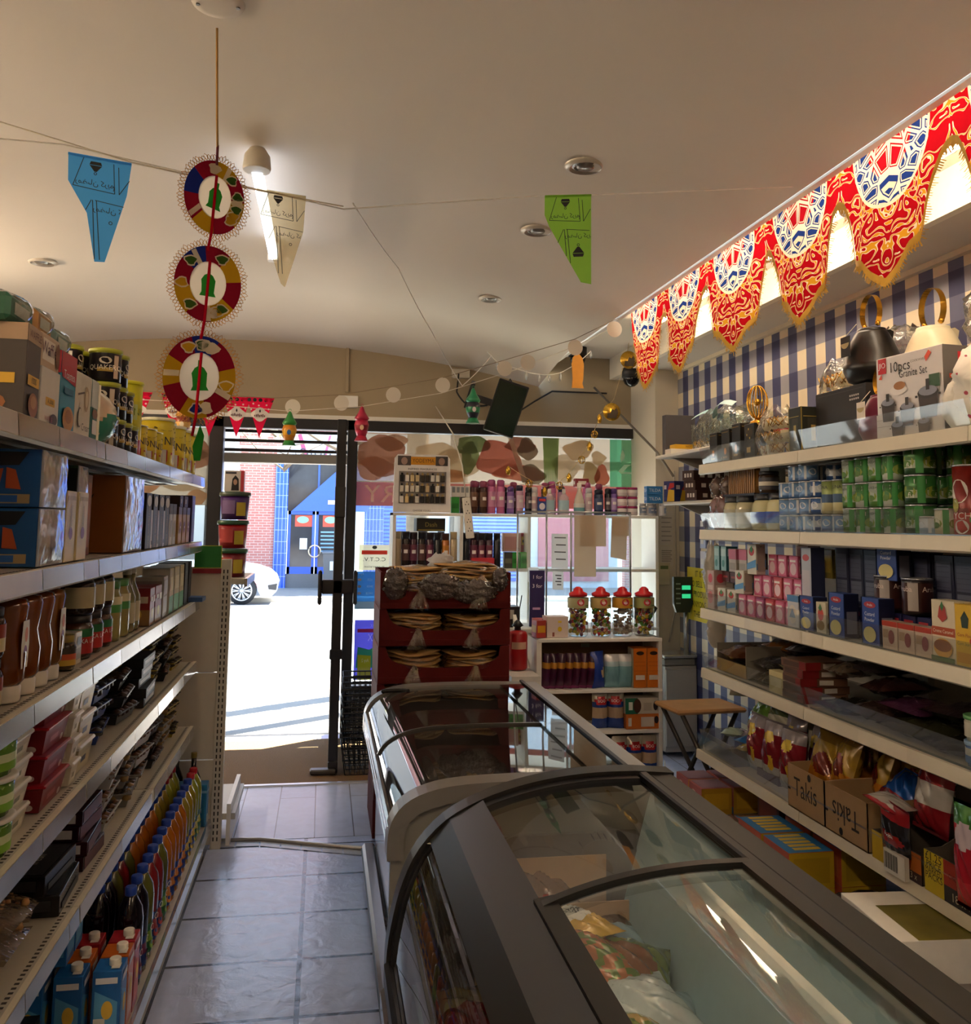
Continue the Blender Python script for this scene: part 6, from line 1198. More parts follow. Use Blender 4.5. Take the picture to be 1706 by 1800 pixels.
def teapot(col, label, x, y, zz, s=1.0, rz=RGT, tagc='2a2624', tilt=0):
    t = empty('teapot', label, 'teapot', (x, y, zz), rz); c = M(col, .32, 0, .03); k = s
    ob('body', MB().lathe([(.055*k, 0), (.085*k, .012*k), (.102*k, .05*k), (.1035*k, .07*k), (.102*k, .072*k), (.095*k, .11*k), (.075*k, .16*k), (.06*k, .19*k), (.052*k, .2*k)], c, 28), t)
    ob('lid', MB().lathe([(.052*k, .2*k), (.05*k, .208*k), (.03*k, .213*k), (.001, .215*k)], c, 24, cap=False), t)
    sp = MB(); sp.prism([(.03*k, .2*k), (.062*k, .13*k), (.075*k, .198*k), (.06*k, .207*k)], .05*k, c, X=lambda u, v, n: (.0-.025*k+n, u, v)); ob('spout', sp, t)
    h = MB(); R_ = .055*k
    pts = [(R_*1.0*math.cos(a), 0, .215*k+.055*k+R_*1.25*math.sin(a)) for a in [-.75+(PI+1.5)*i/20 for i in range(21)]]
    vs = []; 
    for (x_, _, z_) in pts: vs += [(x_, -.011*k, z_), (x_, .011*k, z_)]
    h.add(vs, [(2*i, 2*i+1, 2*i+3, 2*i+2) for i in range(20)], m_gild, True)
    for q in (pts[0], pts[-1]): h.ball((q[0], 0, q[2]), .01*k, m_gild, 8)
    ob('ring_handle', h, t)
    if tagc:
        g = MB().box(-.03*k, .03*k, -.108*k, -.106*k, .1*k, .175*k, M(tagc, .6)); g.poly(lambda u, v, n: (u, -.1085*k-n, v), [(.026*k*math.cos(a), .15*k+.02*k*math.sin(a)) for a in [PI+PI*i/10 for i in range(11)]], M('b9a878', .5), .001); g.tube([(0, -.107*k, .175*k), (.0, -.06*k, .225*k)], .0012, M('e9e2cc'), 4); ob('hang_tag', g, t)
teapot('171615', 'matt black teapot with gold ring handle on the charcoal box', 2.08, 3.18, z+.241, 1.05)
teapot('e9dfbe', 'cream teapot with gold ring handle behind the boxed pan set', 2.2, 2.98, z+.19, 1.15, tagc=None)
P_box('kettle_box', 'box', .2, .2, .187, '232126', both([('F', 'r', .3+.0, .7, .8, .83, 'd8d4cc')])).put((2.26, 3.0, z), RGT, 'dark box under the cream teapot')
teapot('6a1f38', 'maroon teapot with gold handle wedged between the charcoal box and the pan set', 2.02, 3.03, z, .85, tagc='efe6d8')
P = P_box('perfume_box', 'box', .1, .1, .19, '24261c', both([('F', 'r', .0, .06, 0, 1, '8a7a3a'), ('F', 'r', .3, .8, .2, .75, '3c3a30'), ('F', 'r', .45, .65, .25, .6, 'b09a5a'), ('F', 'r', .1, .9, .78, .795, 'b59a4a')]))
for i, (y, x) in enumerate(((3.53, 1.99), (3.64, 2.06))): P.put((x, y, z), RGT+.2*i, ('dark green flask box with gold lines beside the charcoal box', 'dark green flask box with gold lines, second from the charcoal box')[i])
def goldpack(label, x, y, zz, w, h, seed):
    t = empty('gold_cup_pack', label, 'packet', (x, y, zz), RGT); q = random.Random(seed); g = MB(); cr = M('efe4c4', .4); n = 5
    for i in range(n):
        for j in range(3):
            cx, zc = (-.5+(i+.5)/n)*w*.8, .01+j*h*.3; g.lathe([(.012, zc), (.022, zc+.015), (.026, zc+h*.24)], cr, 10, (cx, q.uniform(-.03, .03), 0))
            for a in range(4): g.tube([(cx+.027*math.cos(a*1.57+i), -.03+.027*math.sin(a*1.57), zc+.01), (cx+.027*math.cos(a*1.57+.8), -.03+.027*math.sin(a*1.57+.8), zc+h*.24)], .003, m_gild, 4)
    ob('gold_cups', g, t)
    ph = [q.uniform(0, 6) for _ in range(4)]
    ob('film_wrap', MB().grid(lambda u, v: (w/2*(1+.08*math.sin(7*v+ph[0]))*math.cos(2*PI*u)*(math.sin(PI*min(.97, v*.8+.2)))**.35, .085*math.sin(2*PI*u)*(1+.1*math.sin(9*v+ph[1]))*(math.sin(PI*min(.97, v*.8+.2)))**.35, h*1.15*v+.012*math.sin(8*PI*u+ph[2])*v), 28, 14, m_film), t)
goldpack('film-wrapped pack of gold and cream cups beside the flask boxes', 2.02, 3.83, z, .26, .2, 3)
goldpack('film-wrapped pack of gold and cream cups stacked behind the flask boxes', 2.27, 3.72, z+.16, .24, .24, 5)
P_box('kettle_box', 'box', .28, .2, .16, '3a3634').put((2.28, 3.72, z), RGT, 'dark carton at the back under the second gold cup pack')
for i, (x, y, w, d, h, zz) in enumerate(((2.3, 3.32, .34, .2, .26, .245), (2.33, 2.8, .3, .16, .3, .3), (2.3, 3.55, .22, .2, .3, .02))):
    crinkle_bag('film_wrap_bag', 'bag', ['clear crumpled wrap bag behind the black teapot', 'clear crumpled wrap bag behind the cream teapot and pan set', 'clear crumpled wrap bag between the gold cup packs and the charcoal box'][i], (x, y, z+zz), d, w, h, clear('dcdcd8', 2.2, .14, .9, 18, .25), 40+i)
P_box('pan_set_box', 'box', .2, .2, .29, '57504a', ()).put((2.28, 2.78, z), RGT, 'plain brown grey box behind the pan set')
crinkle_bag('cloth_bundle', 'bundle', 'white floral cloth bundle past the boxed pan set at the frame edge', (2.03, 2.5, z), .2, .22, .26, node_mat('floral_cloth', lambda nt, N, Lk, b: (lambda v, c: (v.inputs.__getitem__('Scale').__setattr__('default_value', 22), Lk(N.new('ShaderNodeTexCoord').outputs['Object'], v.inputs[0]), setattr(c.color_ramp.elements[0], 'position', .16), setattr(c.color_ramp.elements[0], 'color', rgb('b0485a')), setattr(c.color_ramp.elements[1], 'position', .2), setattr(c.color_ramp.elements[1], 'color', rgb('efeadf')), Lk(v.outputs[0], c.inputs[0]), Lk(c.outputs[0], b.inputs['Base Color'])))(N.new('ShaderNodeTexVoronoi'), N.new('ShaderNodeValToRGB')), .8), 9)
crinkle_bag('cloth_bundle', 'bundle', 'small knotted white cloth bundle in front of the floral one', (1.98, 2.56, z), .1, .12, .16, M('efe9da', .8), 15)
Pc = P_box('cup_box', 'box', .09, .09, .16, '191614', both([('F', 'e', .5, .35, .15, .1, 'e08a3a'), ('F', 't', 'leather', .5, .18, .08, 'cfa85a'), ('F', 'r', .1, .9, .9, .92, '8a6a2a')]))
for i, (y, x, h) in enumerate(((4.36, 1.99, 1), (4.24, 2.0, 1.05), (4.12, 2.0, 1.15))): Pc.put((x, y, z), RGT, f'black cup box with orange print, {ORD[i]} from the window end of the top shelf', 'black cup boxes', sc=(1, 1, h))
P = P_box('coffee_box', 'box', .1, .1, .17, '15120f', both([('F', 'e', .5, .75, .35, .15, '3a2c14'), ('F', 'e', .3, .7, .05, .03, 'c9a24a'), ('F', 'e', .6, .6, .05, .03, 'c9a24a'), ('F', 'e', .5, .85, .05, .03, 'c9a24a'), ('F', 'r', .3, .7, .2, .35, 'b08a3a')])); P.put((2.01, 3.99, z), RGT, 'black gold-speckled box under the gold oval ornament')
t = empty('gold_ornament', 'gold openwork oval ornament standing on the black speckled box', 'ornament', (2.01, 4.0, z+.171), RGT)
ob('foot', MB().lathe([(.04, 0), (.035, .012), (.012, .022), (.008, .03)], m_gild, 14), t)
og = MB()
for a in range(5): og.tube([(.048*math.cos(2*PI*k/24)*math.cos(a*.63), .048*math.cos(2*PI*k/24)*math.sin(a*.63), .105+.078*math.sin(2*PI*k/24)) for k in range(24)], .0035, m_gild, 5, True)
og.ball((0, 0, .105), .018, m_gild, 8); ob('openwork', og, t)
P_box('snack_box', 'box', .12, .1, .2, '2f6fb0', both([('F', 'r', 0, 1, .6, 1, 'c8283a'), ('F', 'e', .5, .5, .3, .15, 'e9e4dc')])).put((2.2, 4.2, z+.02), RGT, 'red and blue box behind the black cup boxes')
# corner shelves and what stands on them
for nm, y0, y1, x0, zz, l in (('corner_shelf', 4.47, 5.6, 2.1, 2.04, 'upper small white corner shelf on the gingham wall'), ('corner_shelf', 4.47, 5.65, 2.17, 1.745, 'lower small white corner shelf on the gingham wall')):
    t = empty(nm, l, 'shelf', (0, 0, zz)); ob('board', MB().box(x0, XW, y0, y1, -.02, 0, M('d6d2c8', .45), .004), t)
    for yy in (y0+.15, y1-.15): ob('bracket', MB().prism([(x0+.05, -.02), (XW, -.02), (XW, -.18)], .02, M('b5b0a6', .5), X=lambda u, v, n, yy=yy: (u, yy+n, v)), t)
P_box('file_box', 'box', .2, .06, .26, '4c4a4e', both([('F', 'r', .0, .0, 0, 0, '4c4a4e')])).put((2.24, 5.55, 2.042), 0, 'dark grey magazine file on the upper corner shelf')
P_box('card_box', 'box', .17, .1, .03, 'd9d4ca').put((2.2, 5.42, 2.042), 0, 'flat white carton on the upper corner shelf'); P_box('card_box', 'box', .15, .09, .028, 'd8a62a', [('F', 't', 'NOT', .6, .5, .5, '5a4010')]).put((2.22, 5.42, 2.073), 0, 'flat yellow carton on the white one on the upper corner shelf')
t = empty('glass_pack', 'film-wrapped pack of clear tumblers with blue ribbon on the upper corner shelf', 'packet', (2.3, 4.95, 2.042), RGT); g = MB()
for i in range(5):
    for j in range(2): g.lathe([(.03, .002), (.038, .11), (.04, .17)], clear('e4ece8', 2.5, .05, .3, 20, .08), 10, (-.3+.15*i, -.06+.09*j, .0), cap=False)
ob('tumblers', g, t); ob('film_wrap', MB().grid(lambda u, v: (.42*math.cos(2*PI*u)*(math.sin(PI*min(.97, v*.75+.25)))**.3, .13*math.sin(2*PI*u)*(math.sin(PI*min(.97, v*.75+.25)))**.3, .24*v+.012*math.sin(10*PI*u)*v), 36, 10, clear('e9efec', 2.6, .1, .9, 22)), t)
ob('ribbon', MB().grid(lambda u, v: (-.3+.6*u, -.1+.05*math.sin(6*u)+.03*v, .2+.03*math.sin(9*u)+.025*v), 14, 1, M('a9d0d8', .4)), t)
P = P_box('spice_box', 'box', .15, .1, .13, '2a3478', both([('F', 'p', [(.3, .0), (1, .0), (1, .55), (.45, .6)], 'd8b02a'), ('F', 'p', [(.4, .55), (1, .7), (1, .9), (.6, .9)], 'c02a2a'), ('F', 'r', .05, .35, .2, .9, '1f2a6a'), ('F', 'r', .08, .3, .6, .8, 'd8d4e0')]))
P.put((2.235, 5.56, 1.747), .35, 'navy yellow and red box at the end of the lower corner shelf')
P_ch = P_box('choc_box', 'box', .22, .12, .06, '3a1c14', both([('F', 'r', .2, .35, .3, .7, 'd8d2c8'), ('F', 'r', .45, .6, .3, .7, 'd8d2c8'), ('F', 'r', .7, .85, .3, .7, 'd8d2c8')]))
for k in range(3): P_ch.put((2.27, 5.2+.02*k, 1.747+.0605*k), .2, f'brown chocolate display box, {("bottom", "middle", "top")[k]} of the stack on the lower corner shelf', 'brown chocolate boxes')
for i, y in enumerate((4.95, 4.82, 4.68, 4.56)): crinkle_bag('sweet_bag', 'bag', f'clear bag of brown sweets, {ORD[i]} from the chocolate boxes on the lower corner shelf', (2.24, y, 1.747), .1, .1, .13, clear('9a7a68', 2.2, .12, .8, 30, .5), 60+i, group='clear sweet bags')
# ---- second shelf: jars and tins
z = RZ[1]+.003
P_mj = jar('mayonnaise_jar', 'jar', [(.05, 0), (.055, .012), (.055, .11), (.046, .135)], 'c9c29c', '1b1c22', .05, .133, .028, (.0555, .03, .1, ('cfc8ac', 'b8b49c'), None, None))
for i, (y, x) in enumerate(((4.2, 1.985), (4.07, 1.985), (4.12, 2.1))): P_mj.put((x, y, z), RGT, ('pale sauce jar with black lid, nearer the window of the front pair', 'pale sauce jar with black lid next to the blue-labelled jar', 'pale sauce jar with black lid behind the front pair')[i], 'pale black-lidded jars')
P_my = jar('mayonnaise_jar', 'jar', [(.06, 0), (.066, .012), (.07, .06), (.062, .12), (.05, .14)], 'd6cf9f', '1b1c22', .054, .138, .03, (.0715, .035, .085, ('3f6ea8', '2f5a98'), None, None))
P_my.put((1.995, 3.9, z), RGT, 'squat mayonnaise jar with blue label and black lid'); P_my.put((1.995, 3.76, z), RGT+.9, 'squat mayonnaise jar turned to its clear oval window')
P_cf = jar('coffee_jar', 'jar', [(.042, 0), (.045, .01), (.045, .075), (.04, .085)], '3a2a20', '14161c', .043, .084, .016, (.0455, .015, .07, ('2a2a34', 'cfc8b8', '2a2a34'), None, None)); P_cf.put((1.995, 3.87, z+.17), RGT, 'dark coffee jar stacked on the squat mayonnaise jars')
P_sc = P_box('sachet', 'packet', .012, .1, .15, '9a6a2a', both([('F', 'r', 0, 1, .85, 1, 'd8b45a'), ('L', 'r', .1, .9, .2, .7, 'c9904a'), ('L', 'e', .5, .5, .3, .2, '7a2a1a')]))
t = empty('sachet_rack', 'black wire rack holding brown sachets above the pale jars', 'rack', (2.03, 4.14, z+.175)); ob('rack_base', MB().box(-.06, .06, -.17, .17, -.012, 0, M('1a1a20', .4)), t)
for i in range(13): P_sc.put((2.03, 4.0+.022*i, z+.176), RGT+.12, f'gold and brown sachet, {ORD[i]} in the rack counting from the coffee jar', 'sachets in the wire rack')
for i, y in enumerate((4.33, 4.4)): crinkle_bag('sweet_bag', 'bag', ('clear bag of red packets at the window end of the tin shelf', 'clear bag of pink packets last at the window end of the tin shelf')[i], (1.99, y, z), .1, .1, .17, clear('c08a86', 2, .12, .8, 30, .55), 70+i)
P_rd = P_box('tea_box', 'box', .1, .1, .11, 'b03a4a', both([('F', 'e', .5, .5, .3, .3, 'd8d0c8')])); P_rd.put((2.12, 4.3, z), RGT, 'dull red carton behind the clear bags on the tin shelf')
P_blt = P_box('brochure', 'packet', .06, .1, .19, 'e9ece8', both([('F', 'r', 0, 1, 0, .5, '2a78c8'), ('F', 'r', .3, .7, .6, .9, 'f2f4f0')])); P_blt.put((2.05, 3.94, z+.1), RGT+.3, 'blue and white carton leaning behind the coffee jar')
P_gb = P_box('milk_box', 'box', .1, .06, .2, 'd8dcd0', both([('F', 'r', .0, 1, .3, .5, '8ab83a')])); P_gb.put((2.12, 3.78, z+.05), RGT, 'white carton with green band behind the coffee jar')
def cow(b, r, h):
    for a in (-PI/2, -PI/2-1.6, -PI/2+1.6):
        b.ell(cylX(r, 0, a), -.004, h*.55, r*.45, h*.2, M('d8dde4', .4), .001); patch(b, r, a+.6, a+.85, .1*h, .9*h, M('d2d6da', .35), .0008)
P_cm = tin('condensed_milk_tin', 'tin', .039, .069, [(.25, '5b7fae'), (1, '6f93bd')], extra=cow)
P_ce = tin('condensed_milk_tin', 'tin', .039, .069, [(.3, '2f5288'), (.7, 'b9c4cf'), (1, '3f649c')], extra=cow)
cnt = {}
def tstacks(P, pos, h, zz, what, grp, jit=.5):
    for i, (x, y, n) in enumerate(pos):
        for k in range(n):
            lev = 'single' if n == 1 else 'bottom' if k == 0 else 'top' if k == n-1 else ORD[k]+' level'
            P.put((x, y, zz+(h+.0005)*k), RGT+RN.uniform(-jit, jit), f"{what}, {lev}, {ORD[i]} stack from the window end", grp)
tstacks(P_cm, [(1.975, 3.66, 3), (1.975, 3.575, 4), (2.065, 3.64, 4), (1.975, 3.49, 4), (2.065, 3.53, 4), (2.155, 3.6, 4)], .069, z, 'pale blue milk tin', 'pale blue milk tins')
tstacks(P_ce, [(1.975, 3.40, 3), (2.065, 3.43, 4), (2.155, 3.48, 4), (2.155, 3.38, 4)], .069, z, 'dark blue milk tin', 'dark blue milk tins')
P_bl = tin('milk_powder_tin', 'tin', .055, .12, [(.2, '3f5f8f'), (1, '6f8cb0')], extra=cow); P_bl.put((2.09, 3.30, z+.14), RGT, 'large blue tin on top behind the tall banded tins')
P_tl = tin('tall_can', 'can', .034, .135, [(.35, 'd8cfa0'), (.6, '3f5a7a'), (1, '8a9a5a')], text='LUNA', tcol='2a2a34', tz=.78, th=.1)
for i, (y, zz) in enumerate(((3.325, .07), (3.245, .07), (3.325, 0), (3.245, 0))): (P_tl if zz else P_cm).put((1.975, y, z+zz), RGT+.3*i, ['tall banded can on the short tins, window side', 'tall banded can on the short tins, green tin side', 'short pale blue tin under the window-side banded can', 'short pale blue tin under the banded can by the green tins'][i])
def pea(b, r, h):
    for a in (-PI/2-.2, -PI/2+1.7, -PI/2-2.0):
        patch(b, r, a+.75, a+1.25, .04*h, .95*h, M('2f8a3a', .35), .0007); b.ell(cylX(r, 0, a), 0, h*.42, r*.7, h*.2, M('8a9a3a', .4), .001, 10); b.ell(cylX(r, 0, a), .004, h*.36, r*.4, h*.12, M('4f7a2a', .4), .0014, 10); b.rect(cylX(r, 0, a), -r*.6, r*.6, h*.68, h*.84, M('e4e6dc'), .001)
P_pe = tin('vegetable_tin', 'tin', .037, .092, [(.25, '55803a'), (1, 'a7b3a8')], extra=pea, text='ALREEM', tcol='2a3a2a', tz=.76, th=.1)
P_pg = tin('vegetable_tin', 'tin', .037, .092, [(.3, 'b5bfb2'), (1, '3f7a3f')], extra=pea, text='ALREEM', tcol='2a3a2a', tz=.76, th=.1)
P_gl = tin('vegetable_tin', 'tin', .05, .1, [(.22, '2a4f2a'), (.5, 'a9b59c'), (.62, '3f6f35'), (1, '3a7a3a')], extra=pea, text='afia', tcol='e6eade', tz=.3, th=.2)
tstacks(P_pe, [(1.972, 3.165, 3), (2.055, 3.19, 3), (2.14, 3.2, 3), (1.972, 2.995, 3)], .092, z, 'pale green vegetable tin', 'pale green vegetable tins', .25)
tstacks(P_pg, [(1.972, 3.08, 3), (2.055, 3.105, 3), (1.972, 2.91, 3), (2.055, 2.98, 3)], .092, z, 'deep green vegetable tin', 'deep green vegetable tins', .25)
tstacks(P_gl, [(1.99, 2.79, 3), (2.1, 2.84, 3), (2.1, 2.72, 3), (2.21, 2.86, 3)], .1, z, 'large green bean tin', 'large green bean tins', .2)
P_wt = tin('cream_tin', 'tin', .04, .06, [(.4, 'a9c0d6'), (1, 'd6dde4')], extra=cow); P_wt.put((1.965, 2.70, z), RGT, 'short white and blue cream tin in front of the large bean tins')
P_gw = tin('chickpea_tin', 'tin', .038, .085, [(.3, 'c9c0a0'), (1, 'd8d4b8')], extra=pea); P_gw.put((1.975, 2.64, z), RGT, 'white and green tin between the bean tins and the red can')
def lych(b, r, h):
    for a in (-PI/2, -PI/2+1.7): b.ell(cylX(r, 0, a), 0, h*.62, r*.62, h*.17, M('d8d2c8', .4), .001); b.ell(cylX(r, 0, a), -r*.3, h*.42, r*.3, h*.1, M('9a9a3a', .4), .0014); b.ell(cylX(r, 0, a), r*.1, h*.12, r*.5, h*.1, M('d8d2c8', .4), .001)
P_ly = tin('fruit_tin', 'tin', .048, .22, [(.08, '9a2a20'), (.32, 'b8382a'), (1, '7a1f18')], extra=lych, text='LYCH', tcol='f0ece0', tz=.27, th=.1); P_ly.put((1.985, 2.545, z), RGT+.2, 'tall dark red fruit tin with white fruit picture')
P_tg = jar('drink_powder_jar', 'jar', [(.046, 0), (.05, .01), (.05, .03), (.045, .07), (.05, .11), (.042, .125)], 'd8601a', '2f8a2a', .047, .124, .026, (.0508, .06, .1, ('e0802a', 'e9a23a'), None, None)); o = P_tg.put((1.975, 2.44, z), RGT, 'orange drink powder jar with green lid in front of the tall bottles')
b = MB().ell(lambda u, v, n: (u, -.0525-n, v), 0, .085, .022, .024, M('e9cfa0'), .001).ell(lambda u, v, n: (u, -.0525-n, v), 0, .083, .009, .015, M('7a5a2a'), .002).rect(lambda u, v, n: (u, -.0525-n, v), -.03, .03, .04, .055, M('4a7a2a'), .001); ob('front_badge', b, o)
P_tn = jar('drink_powder_jar', 'jar', [(.05, 0), (.053, .01), (.053, .05), (.04, .1), (.05, .17), (.05, .235), (.042, .25)], 'b8481a', '2f6a2a', .046, .248, .03, None); 
for i, (x, y) in enumerate(((2.07, 2.40), (2.18, 2.48))):
    o = P_tn.put((x, y, z), RGT+.15, ('tall orange drink powder bottle with green cap and dark badge', 'tall orange drink powder bottle standing behind at the wall')[i]); ob('front_badge', MB().ell(lambda u, v, n: (u, -.054-n, v), 0, .185, .038, .036, M('241c1a'), .001).ell(lambda u, v, n: (u, -.054-n, v), 0, .225, .025, .018, M('c23a1a'), .002).txt(lambda u, v, n: (u, -.054-n, v), 'TANG', 0, .178, .022, M('f0ece4'), .004, wmax=.06), o)
P_tp = Proto('drink_pouch', 'pouch', [], bag(.16, .25, .06, badge(badge(bands((.3, 'c9662a'), (.9, '5a2a5e'), (1, '6a3070')), .45, .3, .36, .13, '241a20'), .5, .62, .3, .06, 'b49ab8'), 4, text=[('TANG', .45, .3, .12, 'f2eee8')]))
for i, (x, y, r) in enumerate(((1.985, 2.335, .1), (2.1, 2.25, 0), (2.17, 2.36, 0))): P_tp.put((x, y, z), RGT+r, ['purple and orange drink pouch with dark oval badge beside the orange jar', 'purple drink pouch standing behind at the frame edge', 'purple drink pouch deepest on the tin shelf'][i], 'purple drink pouches')
P_sq = P_box('drink_carton', 'carton', .12, .08, .16, '4a2048', both([('F', 't', 'Squeez', .5, .3, .15, 'efe8ee'), ('F', 'e', .7, .42, .1, .05, '6aa03a'), ('F', 'r', 0, 1, 0, .1, '7a2a2a')]))
for i, y in enumerate((2.25, 2.1)): P_sq.put((1.965, y, z), RGT, ('purple squash carton beside the oval-badged pouch', 'purple squash carton at the frame edge on the tin shelf')[i])
# ---- third shelf: dessert mixes
z = RZ[2]+.003
jel = lambda c, c2: P_box('jelly_box', 'box', .075, .04, .095, c, both([('F', 'r', .06, .94, .08, .9, c2), ('F', 'e', .5, .4, .35, .28, 'e9cdd2'), ('F', 'r', .15, .8, .72, .82, 'f6f0ea'), ('R', 'r', .25, .75, .2, .85, '4a2a4a'), ('R', 'r', .35, .65, .3, .8, 'd0c8c8')]))
P_jp, P_jm, P_jr2 = jel('c9587a', 'd8789a'), jel('8a2a58', 'b85a86'), jel('b0303a', 'c85a5a')
n = 0
for j, (zz, ys) in enumerate(((.0, (4.06, 3.97, 3.88, 3.79, 3.7, 3.61)), (.0955, (3.99, 3.9, 3.8, 3.71, 3.62)), (.191, (3.93, 3.84, 3.74, 3.62)))):
    for i, y in enumerate(ys): (P_jp, P_jp, P_jm, P_jr2)[(i+j) % 4 if i > 1 else 0].put((1.965+.045*j, y, z+zz), RGT, f"pink jelly box, {('bottom', 'middle', 'top')[j]} row, {ORD[i]} from the window end", 'pink jelly boxes')
P_cr_ = P_box('cream_box', 'box', .07, .05, .14, 'd6d2c4', both([('F', 'e', .5, .75, .3, .14, 'c03a3a'), ('F', 'p', [(.3, .8), (.5, .7), (.7, .8), (.5, .95)], '3f7a3f'), ('F', 'p', [(0, .35), (1, .5), (1, .25), (0, .15)], '5a9ad0'), ('R', 'r', .1, .9, .1, .9, 'a8a294')]))
for i, (x, y, zz) in enumerate(((1.99, 4.0, .192), (1.965, 4.17, 0), (1.965, 4.28, 0), (2.02, 4.12, .1), (1.965, 4.08, .097))): P_cr_.put((x, y, z+zz), RGT+.15, ['tall white cream mix box with blue swoosh above the pink jelly boxes', 'white cream mix box at shelf level beside the pink jelly boxes', 'white cream mix box at shelf level, second from the pink boxes', 'white cream mix box stacked one level up behind', 'white cream mix box stacked on the first pink jelly box'][i], 'white cream mix boxes', sc=(1, 1, 1 if i == 0 else .78))
P_gr = P_box('tea_box', 'box', .075, .06, .075, '6a6258', both([('F', 'r', .1, .9, .5, .8, '8a8478')])); P_dr = P_box('tea_box', 'box', .08, .06, .05, '4a1c1c', both([('F', 'r', .2, .8, .4, .6, 'a03a34')]))
P_tl2 = P_box('tea_box', 'box', .06, .06, .12, '8fc0c6', both([('R', 'r', 0, 1, 0, 1, '2f6a70'), ('F', 'r', .1, .9, .6, .9, 'b8d8da'), ('F', 'e', .5, .3, .25, .15, '3a8a8a')]))
P_pp = P_box('tea_box', 'box', .08, .06, .11, 'b8b0a8', both([('F', 'r', 0, 1, .55, 1, 'b85a76'), ('F', 'r', .1, .9, .1, .4, '9a948a')])); P_rs = P_box('tea_box', 'box', .08, .07, .19, 'b99a94', both([('F', 'e', .5, .8, .3, .12, 'c23a4a'), ('F', 'e', .5, .3, .35, .16, 'c8686a'), ('F', 'r', .1, .9, .5, .62, 'd8c8c0')]))
for P, x, y, zz, d, s in ((P_rs, 1.965, 4.38, 0, 'tall rosy packet box last at the window end of the dessert shelf', 1), (P_tl2, 1.99, 4.37, .193, 'pale teal carton high at the window end of the dessert shelf', 1), (P_tl2, 1.99, 4.29, .193, 'pale teal carton, second from the window end', 1), (P_pp, 1.99, 4.19, .193, 'pink and grey carton beside the teal cartons', 1), (P_pp, 2.0, 4.1, .193, 'grey carton with pink top next to the tall white cream box', 1), (P_dr, 2.0, 4.29, .14, 'small dark red carton under the teal cartons', 1), (P_dr, 2.0, 4.2, .14, 'small dark red carton under the pink and grey carton', 1), (P_gr, 2.02, 4.29, .0, 'grey brown carton stacked low at the back, window side', 1.8), (P_gr, 2.02, 4.19, .0, 'grey brown carton stacked low at the back, jelly side', 1.8), (P_gr, 2.05, 4.1, .21, 'grey brown carton high at the back near the tall cream box', 1)):
    P.put((x, y, z+zz), RGT, d, None, sc=(1, 1, s))
P_yb = P_box('custard_box', 'box', .08, .06, .12, '8a7a2a', both([('F', 'r', .1, .9, .2, .8, 'b09a3a')])); P_pk2 = P_box('custard_box', 'box', .1, .06, .13, 'd8c6bc', both([('F', 'r', .1, .9, .5, .9, 'c9a8a0')]))
for i, y in enumerate((3.78, 3.68, 3.58)): (P_pk2 if i == 0 else P_yb).put((2.13, y, z+.2), RGT, ('pale pink carton in the top back row of the dessert shelf', 'olive yellow carton behind the jelly boxes', 'olive yellow carton next to the tall pale tube')[i])
P_tu = P_box('custard_box', 'box', .075, .06, .23, 'b5bccb', both([('F', 'e', .5, .82, .35, .06, 'b83a3a'), ('F', 'r', .1, .9, .1, .6, 'c9c4cf'), ('R', 'r', 0, 1, 0, 1, '2a3050')])); P_tu.put((1.99, 3.50, z+.1), RGT, 'tall pale custard carton standing high between jelly and navy boxes')
P_nv = P_box('custard_box', 'box', .095, .055, .215, '161b38', both([('F', 'r', .12, .88, .06, .42, '5a5f72'), ('F', 'r', .12, .88, .46, .9, '4a4f66')] + [('F', 'r', .12, .88, .1+.08*k, .105+.08*k, '1a1f3a') for k in range(10)]))
for i, y in enumerate((3.42, 3.32, 3.22, 3.12, 3.02, 2.92)): P_nv.put((2.1, y, z+.115), RGT, f'dark navy custard carton showing its back, {ORD[i]} of the raised row', 'dark navy custard cartons')
for i, y in enumerate((2.8, 2.7, 2.6, 2.5)): P_nv.put((2.1, y, z+.11), RGT, f'dark navy custard carton, {ORD[i]} past the gap with the round cans', 'dark navy custard cartons')
P_ns_ = P_box('custard_box', 'box', .07, .05, .115, '1b2050', both([('F', 'r', .1, .9, .1, .6, '8a8d9c'), ('F', 'r', .15, .85, .72, .86, 'b02a34')] + [('F', 'r', .1, .9, .2+.1*k, .21+.1*k, '2a2f50') for k in range(4)]))
for i, y in enumerate((3.3, 3.22, 2.98, 2.9, 2.82, 2.74, 2.66, 2.58)): P_ns_.put((2.03, y, z), RGT, f'small navy custard box with red name strip, {ORD[i]} of the middle row', 'small navy custard boxes')
P_dk2 = P_box('custard_box', 'box', .09, .05, .11, '101225'); 
for i, y in enumerate((3.43, 3.33, 3.23, 3.13, 3.03, 2.93, 2.83, 2.73, 2.63, 2.53)): P_dk2.put((2.1, y, z), RGT, f'plain dark carton at the base of the back row, {ORD[i]} from the window end', 'plain dark cartons')
cus = lambda h: P_box('custard_box', 'box', .1, .06, h, '2c4a94', both([('F', 'e', .5, .85, .36, .07, 'b0242c'), ('F', 't', 'Aruba', .5, .85, .06, 'f2eee6', .6), ('F', 't', 'Custard', .5, .65, .085, 'e6e6ee'), ('F', 't', 'Powder', .5, .53, .085, 'e6e6ee'), ('F', 'e', .5, .22, .38, .17, 'd8cc8a'), ('R', 'r', 0, 1, 0, 1, '141a3c'), ('R', 'r', .15, .85, .1, .6, '7a7d90')]))
P_c1, P_c2 = cus(.165), cus(.135)
